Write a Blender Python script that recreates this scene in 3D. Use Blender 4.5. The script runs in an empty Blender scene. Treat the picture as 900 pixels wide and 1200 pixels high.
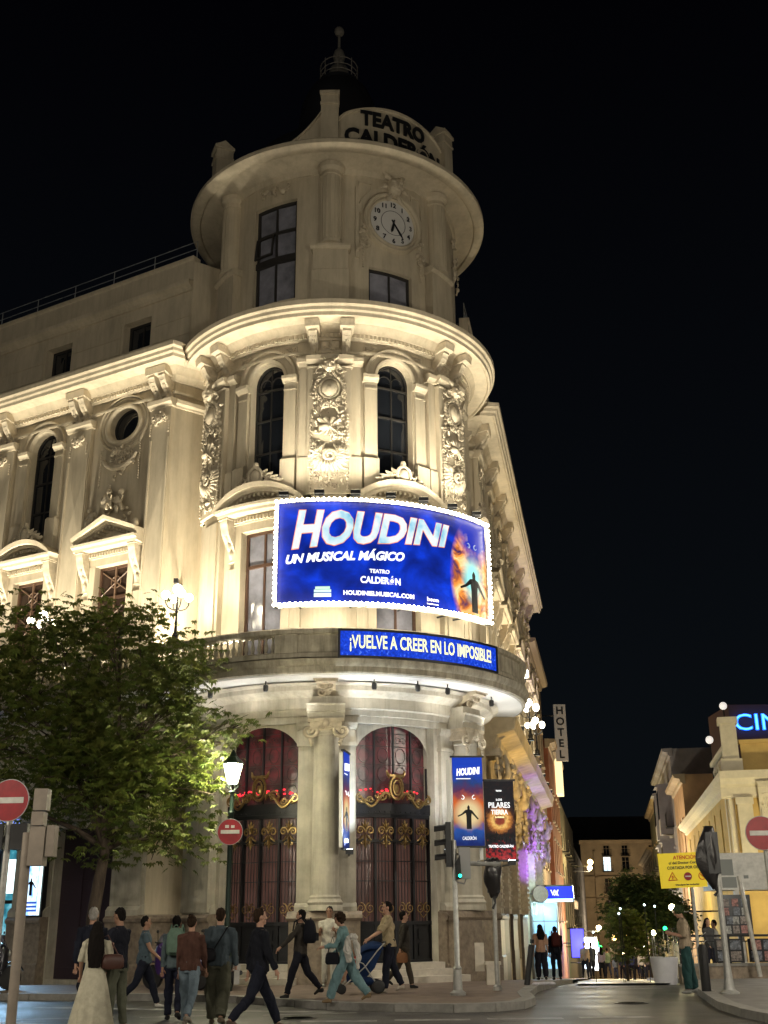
import bpy, bmesh, math, random
import numpy as np
from math import sin, cos, pi, radians, sqrt, atan2
from mathutils import Vector, Matrix, noise
R = random.Random(7)
scene = bpy.context.scene
# ------------------------------------------------------------------ camera
cam_d = bpy.data.cameras.new("camera"); cam = bpy.data.objects.new("camera", cam_d)
scene.collection.objects.link(cam); scene.camera = cam
cam.location = (0, 0, 1.6)
cam.rotation_mode = 'XYZ'
PITCH, ROLL = radians(20.1), radians(-0.53)
cam.matrix_world = Matrix.Translation((0, 0, 1.6)) @ Matrix.Rotation(radians(90)+PITCH, 4, 'X') @ Matrix.Rotation(ROLL, 4, 'Z')
cam_d.sensor_fit = 'VERTICAL'; cam_d.sensor_height = 36.0
cam_d.lens = 1310.0/1200.0*36.0
cam_d.clip_end = 2000; cam_d.clip_start = 0.1
# ------------------------------------------------------------------ world: night sky
world = bpy.data.worlds.new("World"); scene.world = world; world.use_nodes = True
wn = world.node_tree; wn.nodes.clear()
w_out = wn.nodes.new('ShaderNodeOutputWorld'); w_bg = wn.nodes.new('ShaderNodeBackground')
w_tc = wn.nodes.new('ShaderNodeTexCoord'); w_sep = wn.nodes.new('ShaderNodeSeparateXYZ')
w_r = wn.nodes.new('ShaderNodeValToRGB')
w_r.color_ramp.elements[0].position = 0.0; w_r.color_ramp.elements[0].color = (0.0036, 0.0050, 0.0066, 1)
w_r.color_ramp.elements[1].position = 0.7; w_r.color_ramp.elements[1].color = (0.0006, 0.0006, 0.0012, 1)
wn.links.new(w_tc.outputs['Generated'], w_sep.inputs[0]); wn.links.new(w_sep.outputs['Z'], w_r.inputs[0])
wn.links.new(w_r.outputs[0], w_bg.inputs[0]); wn.links.new(w_bg.outputs[0], w_out.inputs[0])
w_bg.inputs[1].default_value = 1.0
# faint moonlight
sd = bpy.data.lights.new("moon", 'SUN'); sd.energy = 0.012; sd.angle = radians(10); sd.color = (0.75, 0.82, 1)
so = bpy.data.objects.new("moon", sd); scene.collection.objects.link(so); so.rotation_euler = (radians(40), 0, radians(-30))
scene.view_settings.view_transform = 'Standard'; scene.view_settings.look = 'None'
scene.view_settings.exposure = 0.0; scene.view_settings.gamma = 1.0
scene.render.engine = 'CYCLES'
scene.cycles.use_denoising = True
scene.cycles.max_bounces = 5; scene.cycles.diffuse_bounces = 3; scene.cycles.glossy_bounces = 2
scene.cycles.transmission_bounces = 3; scene.cycles.transparent_max_bounces = 6
scene.cycles.sample_clamp_indirect = 4.0; scene.cycles.use_light_tree = True
scene.cycles.caustics_reflective = False; scene.cycles.caustics_refractive = False

def light(kind, loc, energy, color=(1, .86, .62), size=.1, aim=None, angle=100, blend=.8, name='lamp_light'):
    d = bpy.data.lights.new(name, kind); d.energy = energy; d.color = color
    if kind in ('POINT', 'SPOT'): d.shadow_soft_size = size
    if kind == 'SPOT': d.spot_size = radians(angle); d.spot_blend = blend
    if kind == 'AREA': d.size = size
    o = bpy.data.objects.new(name, d); scene.collection.objects.link(o); o.location = loc
    if aim is not None:
        o.rotation_euler = (Vector(aim)-Vector(loc)).to_track_quat('-Z', 'Y').to_euler()
    return o
# fill light of lamps added out of view (their posts are built below)
FILL_LAMPS = [(-13, 9, 8.5), (9.5, 6, 8.5), (-3, -4, 8.5), (15, 22, 8.0)]
for p in FILL_LAMPS:
    light('POINT', (p[0], p[1], p[2]-.25), 4400, (1, .905, .74), .18, name='fill_lamp_light')
LOW_FILL_LAMPS = [(-12.0, 15.5, 4.8), (10.2, 14.5, 4.6), (-1.5, 2.5, 5.0)]
for p in LOW_FILL_LAMPS:
    light('POINT', (p[0], p[1], p[2]-.2), 1200, (1, .89, .69), .15, name='low_fill_lamp_light')
# ------------------------------------------------------------------ helpers
COL = scene.collection
SCRATCH = bpy.data.scenes.new('scratch')          # text and skins are evaluated here, away from the big scene
def evaluate(o):
    SCRATCH.collection.objects.link(o)
    vl = SCRATCH.view_layers[0]; vl.update(); dg = vl.depsgraph
    return bpy.data.meshes.new_from_object(o.evaluated_get(dg))
MATS = {}
def mat(name, base=(.5, .5, .5), rough=.7, metal=0., noise_amt=0., noise_scale=3., bump=0., bump_scale=20., emit=None, estr=0., spec=.4, stretch=(1, 1, 1), dirt=None, streak=0):
    m = bpy.data.materials.new(name); m.use_nodes = True; nt = m.node_tree
    b = nt.nodes['Principled BSDF']
    b.inputs['Base Color'].default_value = (*base, 1); b.inputs['Roughness'].default_value = rough
    b.inputs['Metallic'].default_value = metal; b.inputs['Specular IOR Level'].default_value = spec
    if noise_amt or bump:
        tc = nt.nodes.new('ShaderNodeTexCoord'); mp = nt.nodes.new('ShaderNodeMapping'); mp.inputs['Scale'].default_value = stretch
        nt.links.new(tc.outputs['Object'], mp.inputs[0])
    if noise_amt:
        n = nt.nodes.new('ShaderNodeTexNoise'); n.inputs['Scale'].default_value = noise_scale; n.inputs['Detail'].default_value = 6; n.inputs['Roughness'].default_value = .62
        r = nt.nodes.new('ShaderNodeValToRGB'); d = dirt or tuple(c*(1-noise_amt) for c in base)
        r.color_ramp.elements[0].position = .3; r.color_ramp.elements[0].color = (*d, 1)
        r.color_ramp.elements[1].position = .68; r.color_ramp.elements[1].color = (*[min(1, c*(1+noise_amt*.35)) for c in base], 1)
        nt.links.new(mp.outputs[0], n.inputs[0]); nt.links.new(n.outputs[0], r.inputs[0]); nt.links.new(r.outputs[0], b.inputs['Base Color'])
        if streak:          # rain streaks and soot that run down the stone
            m2 = nt.nodes.new('ShaderNodeMapping'); m2.inputs['Scale'].default_value = (2.2, 2.2, .16); nt.links.new(tc.outputs['Object'], m2.inputs[0])
            n3 = nt.nodes.new('ShaderNodeTexNoise'); n3.inputs['Scale'].default_value = 2.4; n3.inputs['Detail'].default_value = 7; n3.inputs['Roughness'].default_value = .7; nt.links.new(m2.outputs[0], n3.inputs[0])
            r3 = nt.nodes.new('ShaderNodeValToRGB'); r3.color_ramp.elements[0].position = .36; r3.color_ramp.elements[0].color = (1-streak, 1-streak, 1-streak*1.05, 1); r3.color_ramp.elements[1].position = .56; r3.color_ramp.elements[1].color = (1, 1, 1, 1)
            mx = nt.nodes.new('ShaderNodeMix'); mx.data_type = 'RGBA'; mx.blend_type = 'MULTIPLY'; mx.inputs[0].default_value = 1; nt.links.new(n3.outputs[0], r3.inputs[0]); nt.links.new(r.outputs[0], mx.inputs[6]); nt.links.new(r3.outputs[0], mx.inputs[7]); nt.links.new(mx.outputs[2], b.inputs['Base Color'])
    if bump:
        n2 = nt.nodes.new('ShaderNodeTexNoise'); n2.inputs['Scale'].default_value = bump_scale; n2.inputs['Detail'].default_value = 5
        bp = nt.nodes.new('ShaderNodeBump'); bp.inputs['Strength'].default_value = bump; bp.inputs['Distance'].default_value = .02
        nt.links.new(mp.outputs[0], n2.inputs[0]); nt.links.new(n2.outputs[0], bp.inputs['Height']); nt.links.new(bp.outputs[0], b.inputs['Normal'])
    if emit:
        b.inputs['Emission Color'].default_value = (*emit, 1); b.inputs['Emission Strength'].default_value = estr
    MATS[name] = m; return m
M_STONE = mat('cream_stone', (.56, .48, .345), .8, noise_amt=.22, noise_scale=1.3, bump=.25, bump_scale=9, stretch=(1, 1, .45), streak=.13)
M_STONE2 = mat('cream_carving', (.56, .48, .35), .75, noise_amt=.3, noise_scale=5, bump=.2, bump_scale=30)
M_LOW = mat('pale_ground_floor_stone', (.50, .46, .37), .75, noise_amt=.28, noise_scale=1.8, bump=.2, bump_scale=12, streak=.2)
M_SOFFIT = mat('white_painted_soffit', (.70, .69, .65), .7, noise_amt=.1, noise_scale=1.5)
M_GRAN = mat('brown_granite', (.27, .215, .16), .45, noise_amt=.45, noise_scale=6, bump=.1, bump_scale=40)
M_STEP = mat('pale_step_marble', (.55, .5, .42), .5, noise_amt=.25, noise_scale=4)
M_IRON = mat('black_iron', (.018, .018, .02), .45, metal=.4)
M_GOLD = mat('gilded_iron', (.34, .23, .09), .35, metal=.8, noise_amt=.4, noise_scale=15)
M_GLASS = mat('dark_window_glass', (.012, .014, .018), .07, spec=.8)
M_GLASS2 = mat('painted_reflection_glass', (.26, .26, .30), .12, spec=.8, noise_amt=.5, noise_scale=1.2)  # lightened grey paints reflections and lit ceilings into the panes
M_FRAME = mat('dark_window_frame', (.03, .027, .024), .5)
M_WOOD = mat('brown_shutter_wood', (.085, .045, .028), .55, noise_amt=.3, noise_scale=8, stretch=(4, 4, .6))
M_DARKROOF = mat('dark_roof_slate', (.012, .012, .014), .6)
M_DARKMETAL = mat('dark_grey_metal', (.035, .036, .038), .4, metal=.5)
M_GALV = mat('galvanised_steel', (.42, .42, .40), .45, metal=.5, noise_amt=.25, noise_scale=8)
M_PARAPET = mat('weathered_balcony_stone', (.44, .395, .30), .8, noise_amt=.35, noise_scale=3, bump=.2, bump_scale=15, streak=.4)

class MB:
    def __init__(s): s.v = []; s.f = []; s.mi = []; s.cur = 0
    def add(s, vs, fs):
        o = len(s.v); s.v.extend([tuple(p) for p in vs]); s.f.extend([tuple(i+o for i in f) for f in fs]); s.mi.extend([s.cur]*len(fs))
    def hexa(s, p): s.add(p, [(0, 1, 2, 3), (7, 6, 5, 4), (0, 4, 5, 1), (1, 5, 6, 2), (2, 6, 7, 3), (3, 7, 4, 0)])
    def box(s, x0, x1, y0, y1, z0, z1, T=None):
        p = [(x0, y0, z0), (x1, y0, z0), (x1, y1, z0), (x0, y1, z0), (x0, y0, z1), (x1, y0, z1), (x1, y1, z1), (x0, y1, z1)]
        if T is not None: p = [tuple(T @ Vector(q)) for q in p]
        s.hexa(p)
    def grid(s, rows, closed_u=False, cap=False):
        n = len(rows[0]); o = len(s.v)
        for r in rows: s.v.extend([tuple(q) for q in r])
        fs = []
        for i in range(len(rows)-1):
            for j in range(n if closed_u else n-1):
                j2 = (j+1) % n; fs.append((o+i*n+j, o+i*n+j2, o+(i+1)*n+j2, o+(i+1)*n+j))
        if cap:
            fs.append(tuple(o+j for j in range(n))); fs.append(tuple(o+(len(rows)-1)*n+j for j in range(n-1, -1, -1)))
        s.f.extend(fs); s.mi.extend([s.cur]*len(fs))
    def lathe(s, prof, c=(0, 0, 0), n=24, a0=0, a1=2*pi, T=None):
        full = abs(a1-a0-2*pi) < 1e-6; k = n if full else n+1; rows = []
        for (r, z) in prof:
            row = []
            for j in range(k):
                a = a0+(a1-a0)*j/n; q = Vector((c[0]+r*cos(a), c[1]+r*sin(a), c[2]+z)); row.append(T @ q if T is not None else q)
            rows.append(row)
        s.grid(rows, closed_u=full, cap=full)
    def tube(s, pts, rad, n=8, ell=1., up=Vector((0, 0, 1))):
        pts = [Vector(p) for p in pts]
        if not hasattr(rad, '__len__'): rad = [rad]*len(pts)
        rows = []; pn = None
        for i, p in enumerate(pts):
            t = (pts[min(i+1, len(pts)-1)]-pts[max(i-1, 0)])
            if t.length < 1e-9: t = Vector((0, 0, 1))
            t.normalize()
            if pn is None:
                a = t.cross(up)
                if a.length < 1e-3: a = t.cross(Vector((1, 0, 0)))
            else:
                a = pn - t*pn.dot(t)
            a.normalize(); pn = a; b = t.cross(a)
            r = rad[i]; rx, ry = r if hasattr(r, '__len__') else (r, r*ell)
            rows.append([p+a*rx*cos(2*pi*j/n)+b*ry*sin(2*pi*j/n) for j in range(n)])
        s.grid(rows, closed_u=True, cap=True)
    def ball(s, c, r, n=8, m=6, T=None):
        c = Vector(c); rr = r if hasattr(r, '__len__') else (r, r, r); rows = []
        for i in range(1, m):
            a = pi*i/m
            rows.append([(c.x+rr[0]*sin(a)*cos(2*pi*j/n), c.y+rr[1]*sin(a)*sin(2*pi*j/n), c.z-rr[2]*cos(a)) for j in range(n)])
        o = len(s.v); s.grid(rows, closed_u=True)
        s.v.append((c.x, c.y, c.z-rr[2])); s.v.append((c.x, c.y, c.z+rr[2])); b = len(s.v)-2; t = b+1
        L = o+(m-2)*n
        for j in range(n):
            s.f.append((b, o+(j+1) % n, o+j)); s.f.append((t, L+j, L+(j+1) % n)); s.mi.extend([s.cur]*2)
        if T is not None:
            for i in range(o, len(s.v)): s.v[i] = tuple(T @ Vector(s.v[i]))
    # ---- shapes in facade coordinates fr(u, d, z)
    def gbox(s, fr, u0, u1, d0, d1, z0, z1, step=.35):
        nu = max(1, int(math.ceil(abs(u1-u0)/step)))
        rows = []
        for i in range(nu+1):
            u = u0+(u1-u0)*i/nu; rows.append([fr(u, d0, z0), fr(u, d1, z0), fr(u, d1, z1), fr(u, d0, z1)])
        s.grid(rows, closed_u=True, cap=True)
    def gprof(s, fr, prof, u0, u1, step=.3):
        nu = max(1, int(math.ceil(abs(u1-u0)/step)))
        rows = [[fr(u0+(u1-u0)*i/nu, d, z) for d, z in prof] for i in range(nu+1)]
        s.grid(rows, closed_u=True, cap=True)
    def garch(s, fr, uc, zc, prof, a0=0, a1=pi, n=20, sx=1.):     # prof: list (radius, d)
        rows = []
        for i in range(n+1):
            a = a0+(a1-a0)*i/n; rows.append([fr(uc+r*sx*cos(a), d, zc+r*sin(a)) for r, d in prof])
        s.grid(rows, closed_u=True, cap=abs(a1-a0) < 2*pi-1e-3)
    def gstrip(s, fr, us, zb, zt, d, nz=1):
        rows = [[fr(u, d, zb[i]+(zt[i]-zb[i])*k/nz) for k in range(nz+1)] for i, u in enumerate(us)]
        s.grid(rows)
    def gwall(s, fr, u0, u1, z0, z1, ops, depth=.35, step=.3):
        """wall skin on d=0 with openings: ops = [(uc, half_w, zbot, ztop, kind)] kind rect|arch|oval"""
        def span(a, b):
            n = max(1, int(math.ceil((b-a)/step))); return [a+(b-a)*i/n for i in range(n+1)]
        cur = u0
        for (uc, hw, zb, zt, kind) in sorted(ops):
            us = span(cur, uc-hw); s.gstrip(fr, us, [z0]*len(us), [z1]*len(us), 0)
            if kind == 'rect': U = span(uc-hw, uc+hw); T = [zt]*len(U); B = [zb]*len(U)
            else:
                n = 20; U = [uc-hw*cos(pi*i/n) for i in range(n+1)]
                if kind == 'arch': T = [zt-hw+hw*sin(pi*i/n) for i in range(n+1)]; B = [zb]*len(U)
                else:
                    rz = (zt-zb)/2; T = [(zt+zb)/2+rz*sin(pi*i/n) for i in range(n+1)]; B = [(zt+zb)/2-rz*sin(pi*i/n) for i in range(n+1)]
            s.gstrip(fr, U, [z0]*len(U), B, 0); s.gstrip(fr, U, T, [z1]*len(U), 0)
            s.grid([[fr(u, 0, t), fr(u, -depth, t)] for u, t in zip(U, T)]); s.grid([[fr(u, 0, t), fr(u, -depth, t)] for u, t in zip(U, B)])
            for u, t, b in ((U[0], T[0], B[0]), (U[-1], T[-1], B[-1])):
                if t-b > 1e-3: s.grid([[fr(u, 0, b), fr(u, -depth, b)], [fr(u, 0, t), fr(u, -depth, t)]])
            cur = uc+hw
        us = span(cur, u1); s.gstrip(fr, us, [z0]*len(us), [z1]*len(us), 0)
    def build(s, name, m, parent=None, smooth=False, angle=35, merge=False, **tags):
        me = bpy.data.meshes.new(name); me.from_pydata(s.v, [], s.f)
        ms = m if isinstance(m, (list, tuple)) else [m]
        for x in ms: me.materials.append(x)
        if len(ms) > 1: me.polygons.foreach_set('material_index', s.mi)
        bm = bmesh.new(); bm.from_mesh(me)
        if merge: bmesh.ops.remove_doubles(bm, verts=bm.verts, dist=1e-4)
        bmesh.ops.recalc_face_normals(bm, faces=bm.faces)
        if smooth:
            ca = radians(angle)
            for f in bm.faces: f.smooth = True
            for e in bm.edges:
                if len(e.link_faces) != 2 or e.calc_face_angle(0) > ca: e.smooth = False
        bm.to_mesh(me); bm.free(); me.update()
        return link(name, me, parent, **tags)
def link(name, me, parent=None, **tags):
    o = bpy.data.objects.new(name, me); COL.objects.link(o)
    if parent is not None: o.parent = parent
    tag(o, **tags); return o
def tag(o, label=None, cat=None, group=None, kind=None):
    if label: o['label'] = label
    if cat: o['category'] = cat
    if group: o['group'] = group
    if kind: o['kind'] = kind
    return o
def thing(name, label, cat, loc=(0, 0, 0), rz=0., group=None):
    o = bpy.data.objects.new(name, None); COL.objects.link(o); o.location = loc; o.rotation_euler = (0, 0, rz); o.empty_display_size = .2
    tag(o, label, cat, group); return o
def dup(root, loc=None, rz=None, label=None, group=None, delta=None):
    r = root.copy(); COL.objects.link(r)
    if loc is not None: r.location = loc
    if rz is not None: r.rotation_euler = (0, 0, rz)
    if label: r['label'] = label
    if group: r['group'] = group
    def rec(a, b):
        for ch in list(a.children):
            c = ch.copy(); COL.objects.link(c); c.parent = b; rec(ch, c)
    rec(root, r); return r
def text_mesh(txt, size=1., offset=0., shear=0., extrude=0., align='CENTER', spacing=1., res=3, cut=None):
    """-> list of verts (x,y,z) and faces of a text laid out in the xy plane, centred"""
    c = bpy.data.curves.new('t', 'FONT'); c.body = txt; c.size = size; c.offset = offset; c.shear = shear; c.extrude = extrude
    c.align_x = align; c.align_y = 'CENTER'; c.space_character = spacing; c.resolution_u = res; c.fill_mode = 'BOTH' if extrude else 'FRONT'
    o = bpy.data.objects.new('t', c); me = evaluate(o)
    bpy.data.objects.remove(o); bpy.data.curves.remove(c)
    bm = bmesh.new(); bm.from_mesh(me); bpy.data.meshes.remove(me)
    if cut:
        xs = [v.co.x for v in bm.verts]; x = min(xs)+cut
        while x < max(xs):
            bmesh.ops.bisect_plane(bm, geom=bm.verts[:]+bm.edges[:]+bm.faces[:], plane_co=(x, 0, 0), plane_no=(1, 0, 0)); x += cut
    V = [v.co.copy() for v in bm.verts]; bm.verts.index_update(); F = [tuple(v.index for v in f.verts) for f in bm.faces]; bm.free()
    return V, F
def put_text(mb, fr, uc, zc, d, txt, size, sx=1., sy=1., rot=0., width=None, **kw):
    """text laid on a facade frame; width fits it"""
    V, F = text_mesh(txt, size, **kw)
    if not V: return
    x0 = min(v.x for v in V); x1 = max(v.x for v in V); y0 = min(v.y for v in V); y1 = max(v.y for v in V)
    k = sx if width is None else width/(x1-x0)
    mb.add([fr(uc+(v.x-(x0+x1)/2)*k*cos(rot)-(v.y-(y0+y1)/2)*sy*sin(rot), d+v.z, zc+(v.y-(y0+y1)/2)*sy*cos(rot)+(v.x-(x0+x1)/2)*k*sin(rot)) for v in V], F)
# ------------------------------------------------------------------ frames of the theatre
CX, CY, RT = -1.6, 35.0, 4.4
DEG = RT*pi/180
def frT(u, d, z): return (CX+(RT+d)*sin(u/RT), CY-(RT+d)*cos(u/RT), z)
dL = Vector((-.869, .494, 0)).normalized(); nL = Vector((-.494, -.869, 0)).normalized()
dR = Vector((.183, .983, 0)).normalized(); nR = Vector((.983, -.183, 0)).normalized()
PL = Vector((CX, CY, 0))+nL*4.1; PR = Vector((CX, CY, 0))+nR*4.3
def frL(u, d, z):
    p = PL-dL*u+nL*d; return (p.x, p.y, z)
def frR(u, d, z):
    p = PR+dR*u+nR*d; return (p.x, p.y, z)
JL = Vector(frT(radians(-77)*RT, 0, 0)); CL = Vector(frL(-3.7, 0, 0))      # re-entrant joint and corner, left
JR = Vector(frT(radians(127)*RT, 0, 0)); CR = Vector(frR(3.7, 0, 0))
def fr_line(A, B):                      # u from 0 at A to |AB| at B, outward = right-hand side seen from above when walking A->B ... towards camera
    t = (B-A).normalized(); n = Vector((t.y, -t.x, 0)); return (lambda u, d, z: (A.x+t.x*u+n.x*d, A.y+t.y*u+n.y*d, z)), (B-A).length
frLr, LLr = fr_line(CL, JL)
frRr, LRr = fr_line(JR, CR)
def mitre_path(pts, d):
    """offset 2-D polyline (list of Vector) by d to the right-hand side"""
    out = []
    for i, p in enumerate(pts):
        a = (p-pts[i-1]).normalized() if i else None; b = (pts[i+1]-p).normalized() if i < len(pts)-1 else None
        if a is None: a = b
        if b is None: b = a
        na = Vector((a.y, -a.x, 0)); nb = Vector((b.y, -b.x, 0)); m = (na+nb); m.normalize(); c = max(.35, m.dot(na))
        out.append(p+m*(d/c))
    return out
def sweep(mb, pts, prof):
    rows_by_prof = [mitre_path(pts, d) for d, z in prof]
    rows = [[(rows_by_prof[k][i].x, rows_by_prof[k][i].y, prof[k][1]) for k in range(len(prof))] for i in range(len(pts))]
    mb.grid(rows, closed_u=True, cap=True)
def arc_pts(a0, a1, n, Rr=RT): return [Vector((CX+Rr*sin(radians(a0+(a1-a0)*i/n)), CY-Rr*cos(radians(a0+(a1-a0)*i/n)), 0)) for i in range(n+1)]
S_END, R_END = 16.5, 31.5
PATH = [Vector(frL(-S_END, 0, 0)), CL.copy()]+arc_pts(-77, 127, 64)+[CR.copy(), Vector(frR(R_END, 0, 0))]
# ================================================================== THEATRE
T = thing('theatre_building', 'cream stone corner theatre with a round clock tower and floodlit carved facades', 'theatre', (CX, CY, 0))
TI = T.matrix_world.inverted() if False else Matrix.Translation((-CX, -CY, 0))
def tb(mb, name, m, parent=None, **k):           # build a part of the theatre (vertices are in world coordinates)
    off = (CX, CY, 0)
    if parent is None: parent = T
    mb.v = [(x-off[0], y-off[1], z) for x, y, z in mb.v]
    return mb.build(name, m, parent, **k)
# ---- carving helpers, all in facade coordinates
def blob(mb, fr, u, d, z, ru, rd, rz, n=6, m=4):
    rows = []
    for i in range(m+1):
        a = pi*i/m
        if 0 < i < m: rows.append([fr(u+ru*sin(a)*cos(2*pi*j/n), d+rd*sin(a)*sin(2*pi*j/n), z-rz*cos(a)) for j in range(n)])
    mb.grid(rows, closed_u=True, cap=True)
def leaf(mb, fr, u, z, ang, L, w, d=0., bulge=.06, curl=0.):
    rows = []
    for i in range(6):
        t = i/5; a = ang+curl*t; cu = u+L*t*cos(ang+curl*t*.5); cz = z+L*t*sin(ang+curl*t*.5)
        ww = w*(sin(pi*min(1, t*.9+.08))**.8)*(1-.35*(i % 2)); h = d+bulge*sin(pi*min(1, t+.15))
        nx, nz = -sin(a), cos(a)
        rows.append([fr(cu-nx*ww, d-.01, cz-nz*ww), fr(cu-nx*ww*.4, h, cz-nz*ww*.4), fr(cu, h*.75+d*.25, cz), fr(cu+nx*ww*.4, h, cz+nz*ww*.4), fr(cu+nx*ww, d-.01, cz+nz*ww)])
    mb.grid(rows)
def gtube(mb, fr, P, rad, n=6):
    """P list of (u,d,z)"""
    rows = []
    for i, (u, d, z) in enumerate(P):
        a = P[max(0, i-1)]; b = P[min(len(P)-1, i+1)]; tu, tz = b[0]-a[0], b[2]-a[2]; L = math.hypot(tu, tz) or 1; nu_, nz_ = -tz/L, tu/L
        r = rad[i] if hasattr(rad, '__len__') else rad
        rows.append([fr(u+nu_*r*cos(2*pi*j/n), d+r*sin(2*pi*j/n), z+nz_*r*cos(2*pi*j/n)) for j in range(n)])
    mb.grid(rows, closed_u=True, cap=True)
def scroll(mb, fr, u, z, r, a0=0., turns=1.25, s=1, th=.03, d=.03, n=16):
    P = []; rd = []
    for i in range(n+1):
        t = i/n; a = a0+s*turns*2*pi*t; rr = r*(1-.8*t); P.append((u+rr*cos(a), d+.03*t, z+rr*sin(a))); rd.append(th*(1-.45*t))
    gtube(mb, fr, P, rd)
def ring(mb, fr, u, z, ru, rz, th, d, n=18):
    rows = []
    for i in range(n):
        a = 2*pi*i/n; rows.append([fr(u+(ru+th*cos(b))*cos(a), d+th*sin(b), z+(rz+th*cos(b))*sin(a)) for b in (0, 1.05, 2.1, 3.14, 4.2, 5.2)])
    rows.append(rows[0]); mb.grid(rows, closed_u=True)
def mask_face(mb, fr, u, z, s=.22, d=.12):
    blob(mb, fr, u, d, z, s*.55, s*.55, s*.7, 8, 6); blob(mb, fr, u, d+s*.5, z-s*.05, s*.1, s*.16, s*.2)
    for k in (-1, 1):
        blob(mb, fr, u+k*s*.24, d+s*.42, z+s*.18, s*.18, s*.12, s*.1); blob(mb, fr, u+k*s*.3, d+s*.3, z-s*.2, s*.2, s*.2, s*.18)
        leaf(mb, fr, u+k*s*.3, z+s*.45, pi/2-k*.6, s*.9, s*.25, d, .08); leaf(mb, fr, u+k*s*.45, z+s*.1, -k*.5+(0 if k > 0 else pi), s*.7, s*.22, d, .06)
        leaf(mb, fr, u+k*s*.2, z-s*.5, -pi/2+k*.5, s*.8, s*.2, d, .06)
    blob(mb, fr, u, d+s*.4, z-s*.38, s*.22, s*.12, s*.07)
def console(mb, fr, u, ztop, h, w, dep):
    """S-shaped bracket seen from the front"""
    P = [(0, 0), (dep, 0), (dep, -.12*h)]
    for i in range(9):
        t = i/8; P.append((dep*(1-t)**1.3*.82+.06+.05*sin(t*pi*2), -.14*h-(h*.86)*t))
    P.append((0, -h))
    mb.gprof(fr, [(d, ztop+z) for d, z in P], u-w/2, u+w/2)
    for k in (-1, 1):
        scroll(mb, fr, u+k*w*.18, ztop-.24*h, w*.3, pi/2, 1.1, k, w*.09, dep*.8)
    for i in range(3):
        leaf(mb, fr, u, ztop-h*(.3+.2*i), -pi/2, h*.28, w*.38, dep*(.62-.18*i), .07)
    mb.gbox(fr, u-w*.62, u+w*.62, 0, dep+.04, ztop-.02, ztop+.06)
def beads(mb, fr, u, z0, z1, r=.035, step=.085, d=.1):
    n = int((z1-z0)/step)
    for i in range(n): blob(mb, fr, u, d, z0+(i+.5)*(z1-z0)/n, r, r, r*(.8+.4*(i % 2)), 5, 4)
def foliage(mb, fr, u0, u1, z0, z1, n, s=.16, d=.08, seed=1):
    r = random.Random(seed)
    for i in range(n):
        u = r.uniform(u0, u1); z = r.uniform(z0, z1); k = r.random()
        if k < .5: leaf(mb, fr, u, z, r.uniform(0, 2*pi), s*r.uniform(.7, 1.5), s*.35, d*r.uniform(.5, 1.3), .07, r.uniform(-1.5, 1.5))
        elif k < .8: scroll(mb, fr, u, z, s*r.uniform(.4, .8), r.uniform(0, 6.28), 1.1, r.choice((-1, 1)), s*.16, d*r.uniform(.6, 1.3), 10)
        else: blob(mb, fr, u, d*r.uniform(.7, 1.4), z, s*.3, s*.3, s*.3)
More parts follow.
